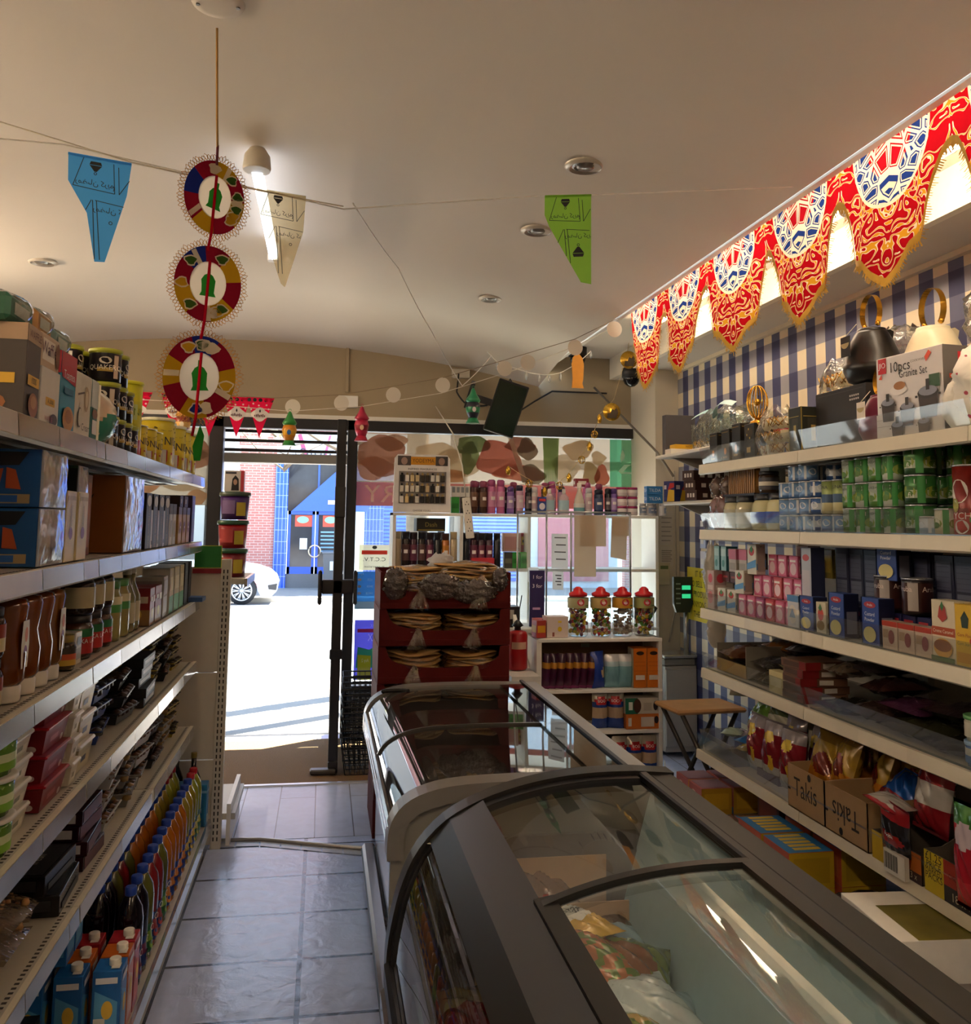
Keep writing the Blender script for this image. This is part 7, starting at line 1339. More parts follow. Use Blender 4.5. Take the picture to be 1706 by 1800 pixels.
for P, y, d in ((P_c2, 3.46, 'blue custard box with red name oval, beside the pale cartons'), (P_c1, 3.24, 'blue custard box with red name oval, middle of the dessert shelf'), (P_c1, 3.02, 'blue custard box with red name oval, beside the small navy boxes')): P.put((1.965, y, z), RGT, d, 'blue custard boxes')
cus(.15).put((2.06, 3.12, z+.225) if False else (2.02, 3.0, z+.228), RGT+.1, 'blue custard box standing high on the round cans')
P_sw = P_box('cream_box', 'box', .09, .06, .13, 'c9ccd4', both([('F', 'r', 0, 1, .8, 1, '4a80b8'), ('F', 'e', .5, .4, .35, .3, 'e0dad0'), ('F', 'p', [(.2, .3), (.5, .6), (.8, .3)], '8aa8cc')])); 
for i, y in enumerate((3.57, 3.585)): P_sw.put((1.965+.065*i, y, z), RGT, ('pale blue cream box at the front joint of the two bays', 'pale blue cream box behind the joint of the two bays')[i])
P_rc = P_box('cream_box', 'box', .07, .05, .12, 'd8cfb4', both([('F', 'e', .5, .6, .3, .2, 'c0402a'), ('F', 'e', .5, .25, .4, .16, '8a6a2a'), ('F', 'p', [(.3, .8), (.5, .7), (.7, .8), (.5, .95)], '3f7a3f')])); P_rc.put((1.965, 3.36, z), RGT, 'cream box with red and green crest between two blue custard boxes')
P_cc = tin('cocoa_tin', 'tin', .05, .125, [(.1, '1a1212'), (.9, '3a1a18'), (1, '1a1212')], extra=lambda b, r, h: [patch(b, r, a, a+.7, .12*h, .88*h, M('a8a09a', .4), .0007) for a in (-PI/2+.3, -PI/2-2.2)] and None, text='Aruba', tcol='d8c8c0', tz=.7, th=.15)
for i, (x, y) in enumerate(((2.02, 3.03), (2.02, 2.87))): P_cc.put((x, y, z+.12), RGT, ('dark brown cocoa tin raised behind the blue custard boxes, window side', 'dark brown cocoa tin raised behind the blue custard boxes, frame side')[i])
P_jl = P_box('jelly_box', 'box', .085, .05, .095, 'c8b09a', both([('F', 'r', 0, 1, .82, 1, 'a8301c'), ('F', 'e', .62, .45, .2, .25, '8a3a3a'), ('F', 'r', .1, .45, .4, .7, 'a88a6a')]))
for i, (y, x) in enumerate(((2.9, 1.955), (2.81, 1.955), (2.72, 1.955))): P_jl.put((x, y, z), RGT, f'buff pudding box with red top, {ORD[i]} after the blue custard boxes', 'buff pudding boxes')
def caramel(h, w=.11):
    return P_box('pudding_box', 'box', w, .06, h, 'ddd0b4', both([('F', 'r', 0, 1, .42, .56, 'b0481c'), ('F', 't', 'Creme Caramel', .5, .49, .06, 'f2e6cc'), ('F', 'p', [(.3, .72), (.5, .64), (.7, .72), (.62, .9), (.5, .96), (.38, .9)], 'b0382c'), ('F', 'p', [(.42, .9), (.5, .82), (.58, .9), (.5, .99)], '3f7a3f'), ('F', 'e', .5, .22, .4, .16, 'd8a040'), ('F', 'e', .5, .26, .38, .1, '8a4a18'), ('F', 'r', 0, 1, 0, .08, '4a6a3a')]))
caramel(.19).put((1.96, 2.62, z), RGT, 'cream caramel pudding box with pudding picture at the shelf front'); caramel(.2).put((2.03, 2.46, z+.13), RGT, 'cream caramel pudding box standing high at the frame edge')
P_cf2 = P_box('corn_flour_box', 'box', .09, .06, .185, 'd8ae1e', both([('F', 'p', [(.35, .62), (.65, .62), (.7, .78), (.5, .9), (.3, .78)], '2a3a24'), ('F', 't', 'Corn Flour', .5, .5, .06, '9a2a1a'), ('F', 't', 'Corn Starch', .5, .36, .055, '3a5a2a'), ('F', 'r', .1, .9, .05, .22, 'c9921a'), ('F', 'e', .85, .42, .1, .05, 'c23a2a')]))
P_cf2.put((1.96, 2.52, z), RGT, 'yellow corn flour box beside the cream caramel box'); P_cf2.put((2.03, 2.57, z+.0), RGT, 'yellow corn flour box in the second row')
P_yg = P_box('corn_flour_box', 'box', .1, .06, .175, 'c9982a', both([('F', 'r', 0, 1, .7, 1, '8a2a1c'), ('F', 'e', .5, .48, .35, .18, 'cfc9bf'), ('F', 'r', 0, 1, 0, .25, '4a7a2a')])); P_yg.put((1.96, 2.42, z), RGT, 'yellow box with red top and white dessert picture at the frame edge'); P_yg.put((2.03, 2.46, z-.0), RGT, 'yellow box with red top in the second row at the frame edge')
cus(.13).put((1.955, 2.32, z), RGT, 'blue custard box past the frame-edge yellow box')
# ---- fourth shelf: dark bags, trays and tubs
z = RZ[3]+.003
t = empty('display_box', 'grey open display box holding brown bags at the window end of the dark bag shelf', 'box', (2.1, 4.2, z), RGT); c = M('8a8274', .6)
ob('box_wall', MB().box(-.16, -.155, -.15, .15, 0, .13, c).box(.155, .16, -.15, .15, 0, .15, c).box(-.16, .16, .145, .15, 0, .16, c).box(-.16, .16, -.15, -.145, 0, .06, M('b08a3a', .6)).box(-.16, .16, -.15, .15, 0, .004, c), t)
dk = ['2a1c18', '1c1618', '30201a', '241a22', '3a2a1c', '1a1a1e', '2a2420']
def lying(name, cat, label, x, y, zz, w, h, d, col, seed, rz=0, grp=None, dec=None, clearbag=False):
    q = M(col, .16, .1, .3, 30, .5, coat=.6) if not clearbag else clear(col, 2.0, .12, .9, 28, .7)
    b = bag(w, h, d, dec or (lambda u, v: q if v < .72 else M(dk[(seed+3) % 7], .2, 0, .2, 30, .4, coat=.5)), seed, 12, 12, .06, .2, .1)
    return Proto(name, cat, [], b).put((x+.06-h/2*math.cos(rz), y-h/2*math.sin(rz), zz+d*.35), 0, label, grp, rot=(-PI/2+.06*math.sin(seed), .08*math.cos(seed*2), -PI/2+rz))
n = 0
for i, (x, y, zz, w, h, d, col) in enumerate(((2.0, 4.22, .06, .2, .26, .09, '5a3018'), (2.15, 4.1, .11, .2, .2, .08, '7a4a1c'), (2.0, 3.92, .0, .2, .24, .07, '9a8a70'), (2.0, 3.93, .065, .19, .2, .06, '6a625c'), (2.02, 3.72, .09, .2, .26, .08, '24222a'), (2.1, 3.8, .14, .2, .22, .07, '3a3238'), (2.0, 3.32, .0, .22, .26, .06, '2c2a20'), (2.02, 3.12, .01, .24, .27, .07, '3a2a26'), (2.1, 3.2, .08, .22, .24, .07, '3a1f1c'), (2.12, 3.3, .14, .2, .24, .06, '2a2026'), (2.02, 2.9, .0, .24, .28, .07, '3a3a24'), (2.0, 2.7, .0, .22, .26, .06, '2f2a1e'), (2.1, 2.8, .075, .22, .26, .07, '2a1c1e'), (2.04, 2.98, .065, .2, .24, .05, '4a2440'), (2.1, 2.6, .06, .24, .26, .08, '1c1a1e'), (2.05, 3.4, .12, .16, .2, .06, '6a5a4a'))):
    lying('food_bag', 'bag', ['brown bag filling the grey display box', 'ochre bag at the back of the grey display box', 'pale grain bag lying beside the grey display box', 'greyish clear bag lying on the pale grain bag', 'dark shiny bag leaning over the red-edged packs', 'dark shiny bag high at the back behind the grain bags', 'olive bag lying at the shelf front after the red-edged packs', 'brown bag lying at the shelf front, second after the red-edged packs', 'rust bag on the pile above the brown bag', 'plum dark bag on top of the rear pile', 'green printed bag lying at the shelf front in the middle bay', 'olive brown bag at the shelf front near the plastic tubs', 'dark maroon bag on the rear pile in the middle bay', 'purple tinged bag lying across the green printed one', 'black bag at the back near the plastic tubs', 'light brown bag perched over the olive bag'][i], x, y, z+zz, w, h, d, col, 100+i, .25*math.sin(i*2.1), 'bags lying on the dark bag shelf', clearbag=i in (2, 3))
P_rw = P_box('snack_pack', 'packet', .17, .2, .032, '6a4a38', [('L', 'r', 0, .3, 0, 1, '7a1c1c'), ('F', 'r', .1, .9, .2, .8, '4a342a'), ('R', 'r', 0, .35, 0, 1, '8a1f1f'), ('R', 'r', .4, .7, .2, .8, 'cfc9c0'), ('F', 'r', .75, 1, 0, 1, '7a1c1c')])
for k in range(5): P_rw.put((2.02+.005*(k % 2), 3.56, z+.033*k), RGT+.1*math.sin(k*2), f"red-edged brown snack pack, {('lowest', 'second up', 'third up', 'fourth up', 'topmost')[k]} of the stack on the dark bag shelf", 'red-edged snack packs')
P_yw = P_box('snack_pack', 'packet', .12, .05, .09, 'c9bc8a', both([('F', 'r', .1, .9, .3, .7, 'e0d8b4')]))
for i, y in enumerate((3.72, 3.6)): P_yw.put((1.955, y, z), RGT, ('pale yellow pack behind the clear guard, window side', 'pale yellow pack behind the clear guard, before the red-edged packs')[i])
for i, (y, x, c1, c2, k) in enumerate(((2.52, 1.97, '3f6fa8', '8aa8c8', 0), (2.52, 1.97, 'c9c4b0', '5a9a5a', 1), (2.42, 1.97, '3f8a4a', '4a9a4a', 0), (2.42, 1.97, 'c9c4b0', 'd8d2c2', 1), (2.4, 2.1, '3a5a9a', '3a4a8a', 0))):
    jar('spice_tub', 'tub', [(.04, 0), (.045, .065)], c1, c2, .047, .063, .012, (.0445, .012, .055, (c1, 'c9c4b4'), None, None)).put((x, y, z+.076*k), RGT, ['blue plastic tub at the frame edge of the dark bag shelf, lower', 'white tub with green lid stacked on the blue tub', 'green tub next to the blue one at the frame edge', 'white tub stacked on the green one at the frame edge', 'navy tub behind the blue and green tubs'][i])
# ---- base shelf: snacks
z = RB+.003; m_card = M('a5845c', .8, 0, .08, 20)
def open_box(label, y, w, d, h, hb, col=None, txt=None, up=1, x=1.86, extra=None, rz=0):
    t = empty('snack_box', label, 'box', (x+d/2, y, z), RGT+rz); c = col or m_card
    b = MB(); b.box(-w/2, w/2, -d/2, -d/2+.004, 0, h, c); b.box(-w/2, w/2, d/2-.004, d/2, 0, hb, c); b.box(-w/2, w/2, -d/2, d/2, 0, .004, c)
    for s in (-1, 1): b.prism([(-d/2, 0), (d/2, 0), (d/2, hb), (-d/2+.06, h*1.02), (-d/2, h)], .004, c, X=lambda u, v, n, s=s: (s*(w/2-.004)+s*n, u, v))
    if txt:
        X = FX('F', w, d); ink = M('1c1512', .7); b.txt(X, txt, .0, h*.52, .075, ink, .001, 1.0, 0 if up > 0 else PI, wmax=w*.62); b.ell(X, .03*up, h*(.5+.38*up), .012, .014, ink, .001); b.rect(X, -w*.5, -w*.42, h*.4, h*.45, ink)
    if extra: extra(b, w, d, h)
    ob('carton_wall', b, t); return t
open_box('brown cardboard snack box with upright black lettering on the base shelf', 3.365, .27, .3, .165, .17, txt='Takis')
open_box('brown cardboard snack box with upside-down black lettering on the base shelf', 3.09, .27, .3, .165, .17, txt='Takis', up=-1)
def dor(b, w, d, h):
    X = FX('F', w, d); b.rect(X, -w/2, -w*.18, 0, h, M('c9b01e', .5)); b.rect(X, -w*.18, w/2, h*.4, h, M('9c2a18', .5)); b.rect(X, -w*.18, w/2, 0, h*.4, M('2a2628', .5))
    ik = M('1e1a10', .6)
    for s, v, k in (('£1.25', .88, .026), ('PRICE', .68, .02), ('MARKED', .54, .02), ('PACKS', .4, .02)): b.txt(X, s, -w*.34, h*v, k, ik, .0015, wmax=w*.28)
    b.txt(X, 'CHILLI HEATWAVE', w*.15, h*.65, .016, M('5a120c'), .0015, wmax=w*.5); b.txt(X, '18 x 70g', w*.15, h*.18, .026, M('c9bf9a'), .0015, wmax=w*.5)
def dor2(b, w, d, h):
    X = FX('F', w, d); b.rect(X, -w/2, -w*.1, 0, h, M('b89a1c', .5)); b.rect(X, -w*.1, w/2, h*.35, h, M('a85a1c', .5)); b.rect(X, -w*.1, w/2, 0, h*.35, M('3a2420', .5)); b.txt(X, '3 x', w*.35, h*.2, .02, M('c9bf9a'), .0015)
grey = M('544c42', .8, 0, .06)
open_box('low yellow and orange display box with hanging crisp bags, next to the upside down box', 2.80, .26, .3, .09, .24, grey, extra=dor2)
open_box('yellow and red price marked display box at the frame edge of the base shelf', 2.515, .28, .3, .12, .24, grey, extra=dor)
def snack(label, x, y, zz, w, h, d, fn, seed, rot, grp=None, text=()):
    return Proto('snack_bag', 'bag', [], bag(w, h, d, fn, seed, 24, 28, .09, .18, .08, 0, (), text)).put((x, y, zz), 0, label, grp, rot=rot)
rd = badge(badge(bands((.25, 'a8a8a4'), (.8, '7c1722'), (1, '94898a')), .45, .72, .22, .1, 'd8b83a'), .6, .3, .12, .12, 'c9a02a')
for i, (y, x) in enumerate(((4.0, 1.97), (3.84, 1.97), (3.68, 1.97), (3.93, 2.12), (3.74, 2.13))): snack(f"red and silver crisp bag, {'front' if i < 3 else 'back'} row, {ORD[i % 3]} from the window end of the base shelf", x, y, z, .17, .25, .08, rd, 30+i, (-.1, 0, RGT+.15*math.sin(i)), 'red and silver crisp bags')
gd_ = badge(bands((.3, 'b8741c'), (.8, 'a8862a'), (1, '8a6a20')), .5, .4, .28, .2, '7a2a1a')
for i, (x, y, zz, r) in enumerate(((1.97, 3.44, .13, .3), (1.98, 3.32, .15, -.2), (2.1, 3.4, .17, .5), (2.06, 3.2, .14, -.5), (2.12, 3.1, .15, .3), (2.16, 3.28, .2, 0))): snack(['golden crisp bag standing in the upright printed box, window side', 'golden crisp bag leaning in the upright printed box', 'golden crisp bag behind the leaning one', 'golden crisp bag in the upside down box, window side', 'golden crisp bag deeper in the upside down box', 'golden crisp bag highest at the back between the two brown boxes'][i], x, y, z+zz-.05, .18, .22, .09, gd_, 50+i, (-.35, r*.4, RGT+r), 'golden crisp bags')
snack('blue crisp bag with red edge lying in the upside down box', 1.99, 3.04, z+.13, .16, .16, .07, bands((.3, '7a1a22'), (1, '1f56a8')), 60, (-.9, .1, RGT)); snack('purple and blue bag at the window side of the upright brown box', 2.0, 3.52, z+.02, .12, .2, .07, bands((.5, '2a3a8a'), (1, '4a2a6a')), 61, (-.1, 0, RGT))
dz_ = badge(bands((.25, '7a3a18'), (.75, '1c1a1e'), (1, '9c1a22')), .5, .45, .4, .1, '8a1c18')
snack('black and red crisp bag hanging over the low display box front', 1.865, 2.8, z+.02, .16, .2, .05, dz_, 62, (.1, .1, RGT), None, [('Doritos', .5, .5, .06, 'f0ece6')]); snack('silver backed crisp bag flopped out of the low display box', 1.93, 2.86, z+.2, .12, .14, .04, bands((.12, 'd8d4cc'), (.9, 'c4beb6'), (1, 'a01f28')), 63, (1.5, .3, RGT+.4)); snack('red and white crisp bag behind the flopped silver bag', 1.97, 2.78, z+.12, .18, .22, .08, bands((.4, '8a1a22'), (.7, 'b8b4ae'), (1, '8a1a22')), 64, (-.2, 0, RGT)); snack('red and pink candy bag in front of the price marked box at the frame edge', 1.85, 2.43, z+.02, .13, .3, .06, badge(bands((.3, 'c8303a'), (.8, 'b01f30'), (1, '4a8a3a')), .5, .7, .3, .12, 'd8c8d0'), 65, (0, 0, RGT))
bt_ = MB().rect(lambda u, v, n: (1.829-n, 2.80-u, z+v), -.02, .09, .0, .07, M('d8d4ca', .4), 0)
for k in range(16): bt_.rect(lambda u, v, n: (1.829-n, 2.80-u, z+v), -.015+.0045*k, -.0135+.0045*k+.001*(k % 3), .012, .062, M('1c1c1c'), .0008)
ob('barcode_flap', bt_.box(1.8295, 1.845, 2.71, 2.82, z, z+.07, M('bdb8ae', .4)), label='striped barcode flap of packaging on the low display box front', cat='packaging')
t = empty('sweet_tub', 'clear plastic tub of small coloured packs at the window end of the base shelf', 'tub', (1.98, 4.22, z), RGT); ob('tub_body', MB().add([(-.16, -.09, 0), (.16, -.09, 0), (.16, .09, 0), (-.16, .09, 0), (-.18, -.11, .1), (.18, -.11, .1), (.18, .11, .1), (-.18, .11, .1)], [(0, 1, 2, 3), (0, 1, 5, 4), (1, 2, 6, 5), (2, 3, 7, 6), (3, 0, 4, 7)], clear('d8d8d6', 2, .1, 0, 40, .2)), t)
for i, (x, y, c) in enumerate(((1.95, 4.12, 'c9a82a'), (1.98, 4.2, '2a6ab0'), (1.94, 4.3, 'b8c8b0'), (2.02, 4.26, 'd0b43a'), (2.0, 4.36, 'c8b8c8'))): lying('sweet_packet', 'packet', ['yellow packet in the clear tub, nearest the red crisp bags', 'blue packet in the clear tub', 'pale green packet in the clear tub', 'yellow packet at the back of the clear tub', 'pale lilac packet beside the clear tub'][i], x, y, z+.05+.02*(i % 3), .1, .13, .04, c, 140+i, .5*i)
for i, (x, y, zz, c) in enumerate(((2.1, 4.28, .1, '6a9a3a'), (2.15, 4.12, .16, '5a6a3a'), (2.2, 3.98, .18, '4a5a34'), (2.1, 4.34, .26, 'a01f2a'), (2.22, 4.2, .3, '7a1a22'))): snack(['bright green snack bag behind the clear tub', 'olive snack bag above the red crisp bags', 'dark green snack bag at the back above the red crisp bags', 'red snack bag high at the window end', 'dark red snack bag high at the back'][i], x, y, z+zz, .18, .16, .08, bands((.3, 'c9c4a8'), (1, c)), 70+i, (-.5, 0, RGT+.3*i))
# ---- on the floor under the base shelf
P_cu = P_box('drink_pack', 'carton', .15, .15, .12, 'b86a6a', both([('F', 'e', .4, .5, .25, .3, 'd8c0b8'), ('F', 'r', 0, 1, 0, .25, '4a8ab0')]) + [('R', 'r', 0, 1, 0, 1, 'b08a22'), ('R', 'r', .1, .9, .2, .8, 'c29c2a'), ('T', 'r', .05, .95, .05, .95, '9a7a8a')])
P_cv = P_box('drink_pack', 'carton', .15, .15, .12, '4f8aa8', both([('F', 'e', .5, .5, .3, .3, '2a5a80'), ('F', 'r', 0, 1, .75, 1, 'c0605a')]) + [('R', 'r', 0, 1, 0, 1, 'a8862a'), ('R', 'r', .1, .9, .2, .8, 'b8962e'), ('T', 'r', .05, .95, .05, .95, '8a6a5a')])
for k in range(3):
    for i, y in enumerate((4.42, 4.26, 4.10)):
        if k == 2 and i == 2: continue
        for j, x in enumerate((1.86, 2.02)): (P_cu if k == 2 else P_cv).put((x, y, .001+.122*k), RGT, f"{'pink' if k == 2 else 'blue'} and yellow drink pack, {('floor level', 'middle level', 'top level')[k]}, {ORD[i]} from the window end, {('aisle', 'wall')[j]} side", 'drink packs on the floor')
P_ob = P_box('drink_pack', 'carton', .2, .18, .13, 'c2583a', both([('F', 'r', .1, .9, .2, .8, 'd0704a')]) + [('R', 'r', 0, 1, 0, 1, 'b8981e'), ('R', 'r', .1, .9, .15, .85, 'a88a1c'), ('T', 'r', 0, 1, 0, 1, '2f7ab8')] + [('T', 'r', .05+.18*i, .17+.18*i, .2, .8, 'd8b83a') for i in range(5)])
for k in range(3):
    for i, y in enumerate((3.58, 3.36)):
        for j, x in enumerate((1.82, 2.03)): P_ob.put((x, y, .001+.1315*k), RGT, f"orange and yellow carton with blue top, {('floor level', 'middle level', 'top level')[k]}, {('window', 'boxed pan set')[i]} side, {('aisle', 'wall')[j]} column", 'orange and yellow cartons on the floor')
P_rk = P_box('snack_box', 'box', .2, .3, .26, '3a1c1c', both([('F', 'r', .1, .9, .1, .5, '6a2a1c'), ('F', 'e', .5, .7, .3, .12, 'b08a2a')])); P_rk.put((2.1, 3.85, .001), RGT, 'dark red carton on the floor between the drink packs and orange cartons'); P_rk.put((2.1, 3.85, .262), RGT, 'dark red carton stacked on the other dark red one')
lying('rice_sack', 'sack', 'dark printed rice sack lying on the floor behind the freezer rail', 1.86, 3.0, .18, .4, .36, .16, '1a1618', 151, .2, None, lambda u, v: M('b8b0aa', .4) if (v > .72 and math.sin(30*u+8*v) > -.3) else M('241418', .35))
lying('rice_sack', 'sack', 'black rice sack under the printed sack', 1.95, 2.98, .02, .45, .4, .14, '141214', 152, .1)
def card(label, x, y, zz, w, d, h, rz, top=None, side='e6e2d8'):
    b = carton(w, d, h, side, ())
    if top: b.rect(lambda u, v, n: (u, v, h+n), -w*.36, w*.36, -d*.5, d*.2, top, .001)
    Proto('white_carton', 'carton', [], b).put((x, y, zz), rz, label)
card('white carton on the floor under the picture-topped one', 1.8, 2.64, .17, .42, .34, .15, .25); card('white carton with mossy picture on its lid, on the floor stack', 1.85, 2.6, .322, .42, .34, .12, -.08, M('6a6220', .5, 0, .6, 9)); card('brown red carton at the floor under the white cartons', 1.85, 2.58, .001, .44, .36, .168, 0, None, '6a3a26')
lying('rice_sack', 'sack', 'pale rice bag lying beside the white cartons at the frame edge', 1.62, 2.13, .2, .2, .26, .09, 'cfc4b4', 153, 0, None, None, True); card('plain brown carton under the pale rice bag', 1.62, 2.05, .001, .4, .3, .2, 0, None, '7a6248')
# ================================================ frozen food in the near freezer
fm2 = {'kr': 'a58058', 'wh': 'd8e2e4', 'gn': '6a7a3a', 'ye': 'c8a03a', 'bl': '8fb0c4', 'bn': '6a4a34'}
def fbag(label, x, y, zz, w, h, d, fn, seed, rz, text=(), grp='bags of frozen food in the near freezer'):
    if y < 1.5 and x > .4: x, y, zz, w = .54+(x-.7)*.36, 1.52+(y-.8)*.8, zz+.2, w*.85
    elif y < 2.3 and x > .4: x, y, zz, w = .45+(x-.7)*.5, y*.3+1.63, zz+.2, w*.6
    elif y < 2.3: x, zz, w = .33, zz+.1, w*.75
    return Proto('frozen_bag', 'bag', [], bag(w, h, d, fn, seed, 22, 22, .06, .16, .09, 0, (), text)).put((x+h/2*math.sin(rz), y-h/2*math.cos(rz), zz+d*.4), 0, label, grp, rot=(-PI/2+.12*math.sin(seed*1.7), .1*math.cos(seed), rz))
t = empty('cardboard_box', 'open cardboard box holding bagged food in the near freezer', 'box', (.52, 1.78, .3)); c = M('b08c68', .8)
ob('carton_wall', MB().box(-.14, .18, -.4, -.395, 0, .36, c).box(-.14, .18, .27, .275, 0, .46, c).box(-.14, -.135, -.4, .275, 0, .42, c).box(.175, .18, -.4, .275, 0, .36, c).box(-.14, .18, .44, .445, 0, .5, c), t)
mix = lambda a, b_: (lambda u, v: a if (int(u*9+3*math.sin(7*v))+int(v*8)) % 2 else b_)
for i, (x, y, zz, w, h, d, fn, rz, tx) in enumerate((
    (.68, 1.22, .47, .26, .24, .09, mix('5f7a2c', 'a8683a'), .2, ()), (.92, 1.25, .44, .26, .26, .09, badge(bands((.3, '9cbccc'), (1, '7a8a3a')), .5, .5, .35, .25, '8a5a3a'), -.3, ()), (.72, 1.4, .52, .2, .18, .06, badge('c8a030', .5, .5, .32, .24, 'e6e2d6'), .4, [('gazah', .5, .5, .13, '2a2422')]), (.56, 1.3, .42, .2, .24, .08, bands((.4, 'c4d4d8'), (1, 'a9c4d0')), -.5, ()), (.9, 1.42, .45, .24, .22, .08, bands((.25, 'c8b23a'), (.5, '9cbccc'), (1, '5a4636')), .1, ()), (.8, 1.05, .46, .3, .22, .08, bands((1, 'd2e0e2')), .1, ()), (.55, 1.02, .44, .26, .26, .08, mix('68803a', '8a6a40'), .5, ()), (1.0, 1.08, .42, .22, .3, .08, bands((.3, 'b8a03a'), (.6, '7a8a3a'), (1, 'a9c4d0')), -.2, ()), (.62, .85, .45, .3, .26, .09, mix('7a8a3a', 'c0a060'), .1, ()), (.95, .8, .45, .3, .26, .09, bands((.5, 'd8dde0'), (1, '9a5a4a')), -.3, ()), (.62, 1.72, .48, .2, .18, .06, badge('d8dad6', .5, .5, .3, .2, 'a84a4a'), .3, ()), (.85, 1.75, .48, .22, .18, .06, badge('cfc8c0', .4, .5, .25, .2, 'b03a3a'), -.2, ()), (.55, 2.0, .56, .22, .16, .07, mix('6a7a3a', '8a8a5a'), .2, ()), (.5, 2.06, .62, .12, .16, .05, bands((1, 'cfc2aa')), .9, ()), (.85, 2.05, .5, .3, .2, .08, bands((1, '6a4a34')), 0, ()),
    (.36, 1.6, .46, .2, .3, .08, mix('3a5a2c', '8a2a2a'), .1, ()), (.36, 1.25, .46, .2, .3, .08, mix('2f4a6a', 'a8a03a'), -.1, ()), (.36, .9, .46, .2, .3, .08, mix('5a2a2a', '3a6a3a'), .2, ()), (.37, 1.95, .46, .2, .26, .07, bands((.5, '7a1f1f'), (1, '9a8a6a')), -.1, ()))):
    fbag(['mixed vegetable bag in the middle of the near freezer', 'vegetable bag with blue edge beside the coated rail', 'yellow bag with white printed badge on the vegetable bags', 'pale blue bag by the cardboard box side', 'brown bag with yellow and blue stripe under the lid', 'white frosted bag nearest the middle of the lid', 'green bag next to the cardboard box side, viewer end', 'blue and olive bag along the coated rail', 'olive bag at the viewer end of the freezer', 'white and red bag at the viewer end of the freezer', 'white bag with red mark at the far wall of the cardboard box', 'greyish bag with red badge at the far wall of the cardboard box', 'green pea bag at the far end of the freezer', 'cream paper bag end sticking up at the far end of the freezer', 'brown bag at the far end of the freezer', 'green and red bag behind the curved glass, middle', 'blue and yellow bag behind the curved glass', 'red and green bag behind the curved glass, viewer end', 'dark red bag behind the curved glass at the far end'][i], x, y, zz, w, h, d, fn, 200+i, rz, tx)
t = empty('frozen_stock', 'plain brown cartons filling the bottom of the near freezer', 'carton', (0, 0, .2)); ob('carton', MB().box(.27, .69, .5, 1.35, .003, .3, M('8a6e50', .8), .01), t); ob('carton', MB().box(.27, .69, 1.37, 2.25, .003, .097, M('7a6048', .8), .01), t)
for i, (x, y) in enumerate(((.5, 3.2), (.8, 3.3), (.55, 3.55), (.82, 3.7), (.5, 4.0), (.8, 4.2))): fbag(f"frozen bag in the far freezer, {ORD[i]} from its near end", x, y, .32, .26, .3, .1, bands((.4, ('8a3a3a', '3a5a6a', '7a6a4a')[i % 3]), (1, ('c9c4ba', '5a4a3a')[i % 2])), 240+i, .4*math.sin(2*i), (), 'bags in the far freezer')
# ================================================ till counter, white display shelves and the goods by the window
wm, wt = M('e9e6de', .4, 0, .03), M('dedbd2', .45)
def whiteshelf(label, x0, x1, y0, y1, boards, ups, back=None, zt=None):
    t = empty('display_shelf', label, 'shelving'); 
    for z_ in boards: ob('shelf', MB().box(x0, x1, y0, y1, z_-.02, z_, wm, .002), t)
    for x in ups: ob('upright', MB().box(x-.011, x+.011, y0+.004, y1, 0, (zt or max(boards)), wm, .002), t)
    return t
whiteshelf('white open display shelves standing in the shop window', .46, 2.345, 6.2, 6.5, (1.66, 1.285, .88, .45, .1), (.471, .931, 1.405, 2.334))
t = whiteshelf('white wooden shelf unit with sweet jars on top, behind the freezer', 1.235, 1.985, 5.2, 5.5, (.935, .645, .412, .15), (1.246, 1.974))
ob('back_board', MB().box(1.25, 1.97, 5.48, 5.49, .1, .92, M('8a6a42', .6, 0, .15, 6)), t); ob('side_board', MB().box(1.226, 1.236, 5.2, 5.5, 0, .93, wm), t); ob('wall_socket', MB().box(1.57, 1.62, 5.47, 5.482, .85, .87, M('9a9c88')), t)
ct = empty('till_counter', 'white till counter with sloping front between the bread rack and sweet shelf', 'counter', (0, 0, 0))
ob('counter_top', MB().box(1.05, 2.1, 5.75, 6.1, .9, .93, wt, .004).box(1.05, 1.215, 5.05, 5.75, .72, .75, wt), ct)
ob('front_panel', MB().prism([(5.06, .1), (5.06, .55), (5.75, 1.02), (5.75, .1)], .02, wm, X=lambda u, v, n: (1.2+n, u, v)).box(1.05, 2.1, 5.76, 5.78, 0, .9, wm), ct)
# clear screens around the till
px_ = clear('eef6fa', 1.6, .03, 0, 40, .04); al = M('a8aaac', .3, .8)
t = empty('till_screen', 'clear plastic till screen with taped brown paper and white notices', 'screen', (0, 0, 0))
ob('clear_panel', MB().box(1.62, 2.03, 5.9, 5.905, .95, 1.67, px_), t); ob('clear_panel', MB().add([(1.62, 5.9, .95), (1.62, 5.9, 1.67), (1.31, 6.15, 1.67), (1.31, 6.15, .95)], [(0, 1, 2, 3)], px_), t)
fr_ = MB()
for x, y in ((1.62, 5.9), (2.03, 5.9), (1.31, 6.15), (1.48, 6.01)): fr_.tube([(x, y, .93), (x, y, 1.68)], .007, al, 6)
fr_.tube([(1.31, 6.15, 1.675), (1.62, 5.9, 1.675), (2.03, 5.9, 1.675)], .008, al, 6); ob('screen_frame', fr_, t)
pp = MB(); Xp = lambda u, v, n: (u, 5.897-n, v); kp = cloth('c9b49c', .35)
for q in ((1.64, 1.79, 1.25, 1.655), (1.68, 1.86, 1.45, 1.655), (1.9, 2.02, 1.52, 1.65)): pp.rect(Xp, *q, kp, .001+.001*q[0])
pp.add([(1.89, 5.894, 1.38), (2.0, 5.894, 1.36), (2.01, 5.894, 1.64), (1.9, 5.894, 1.65)], [(0, 1, 2, 3)], kp); ob('brown_paper', pp, t)
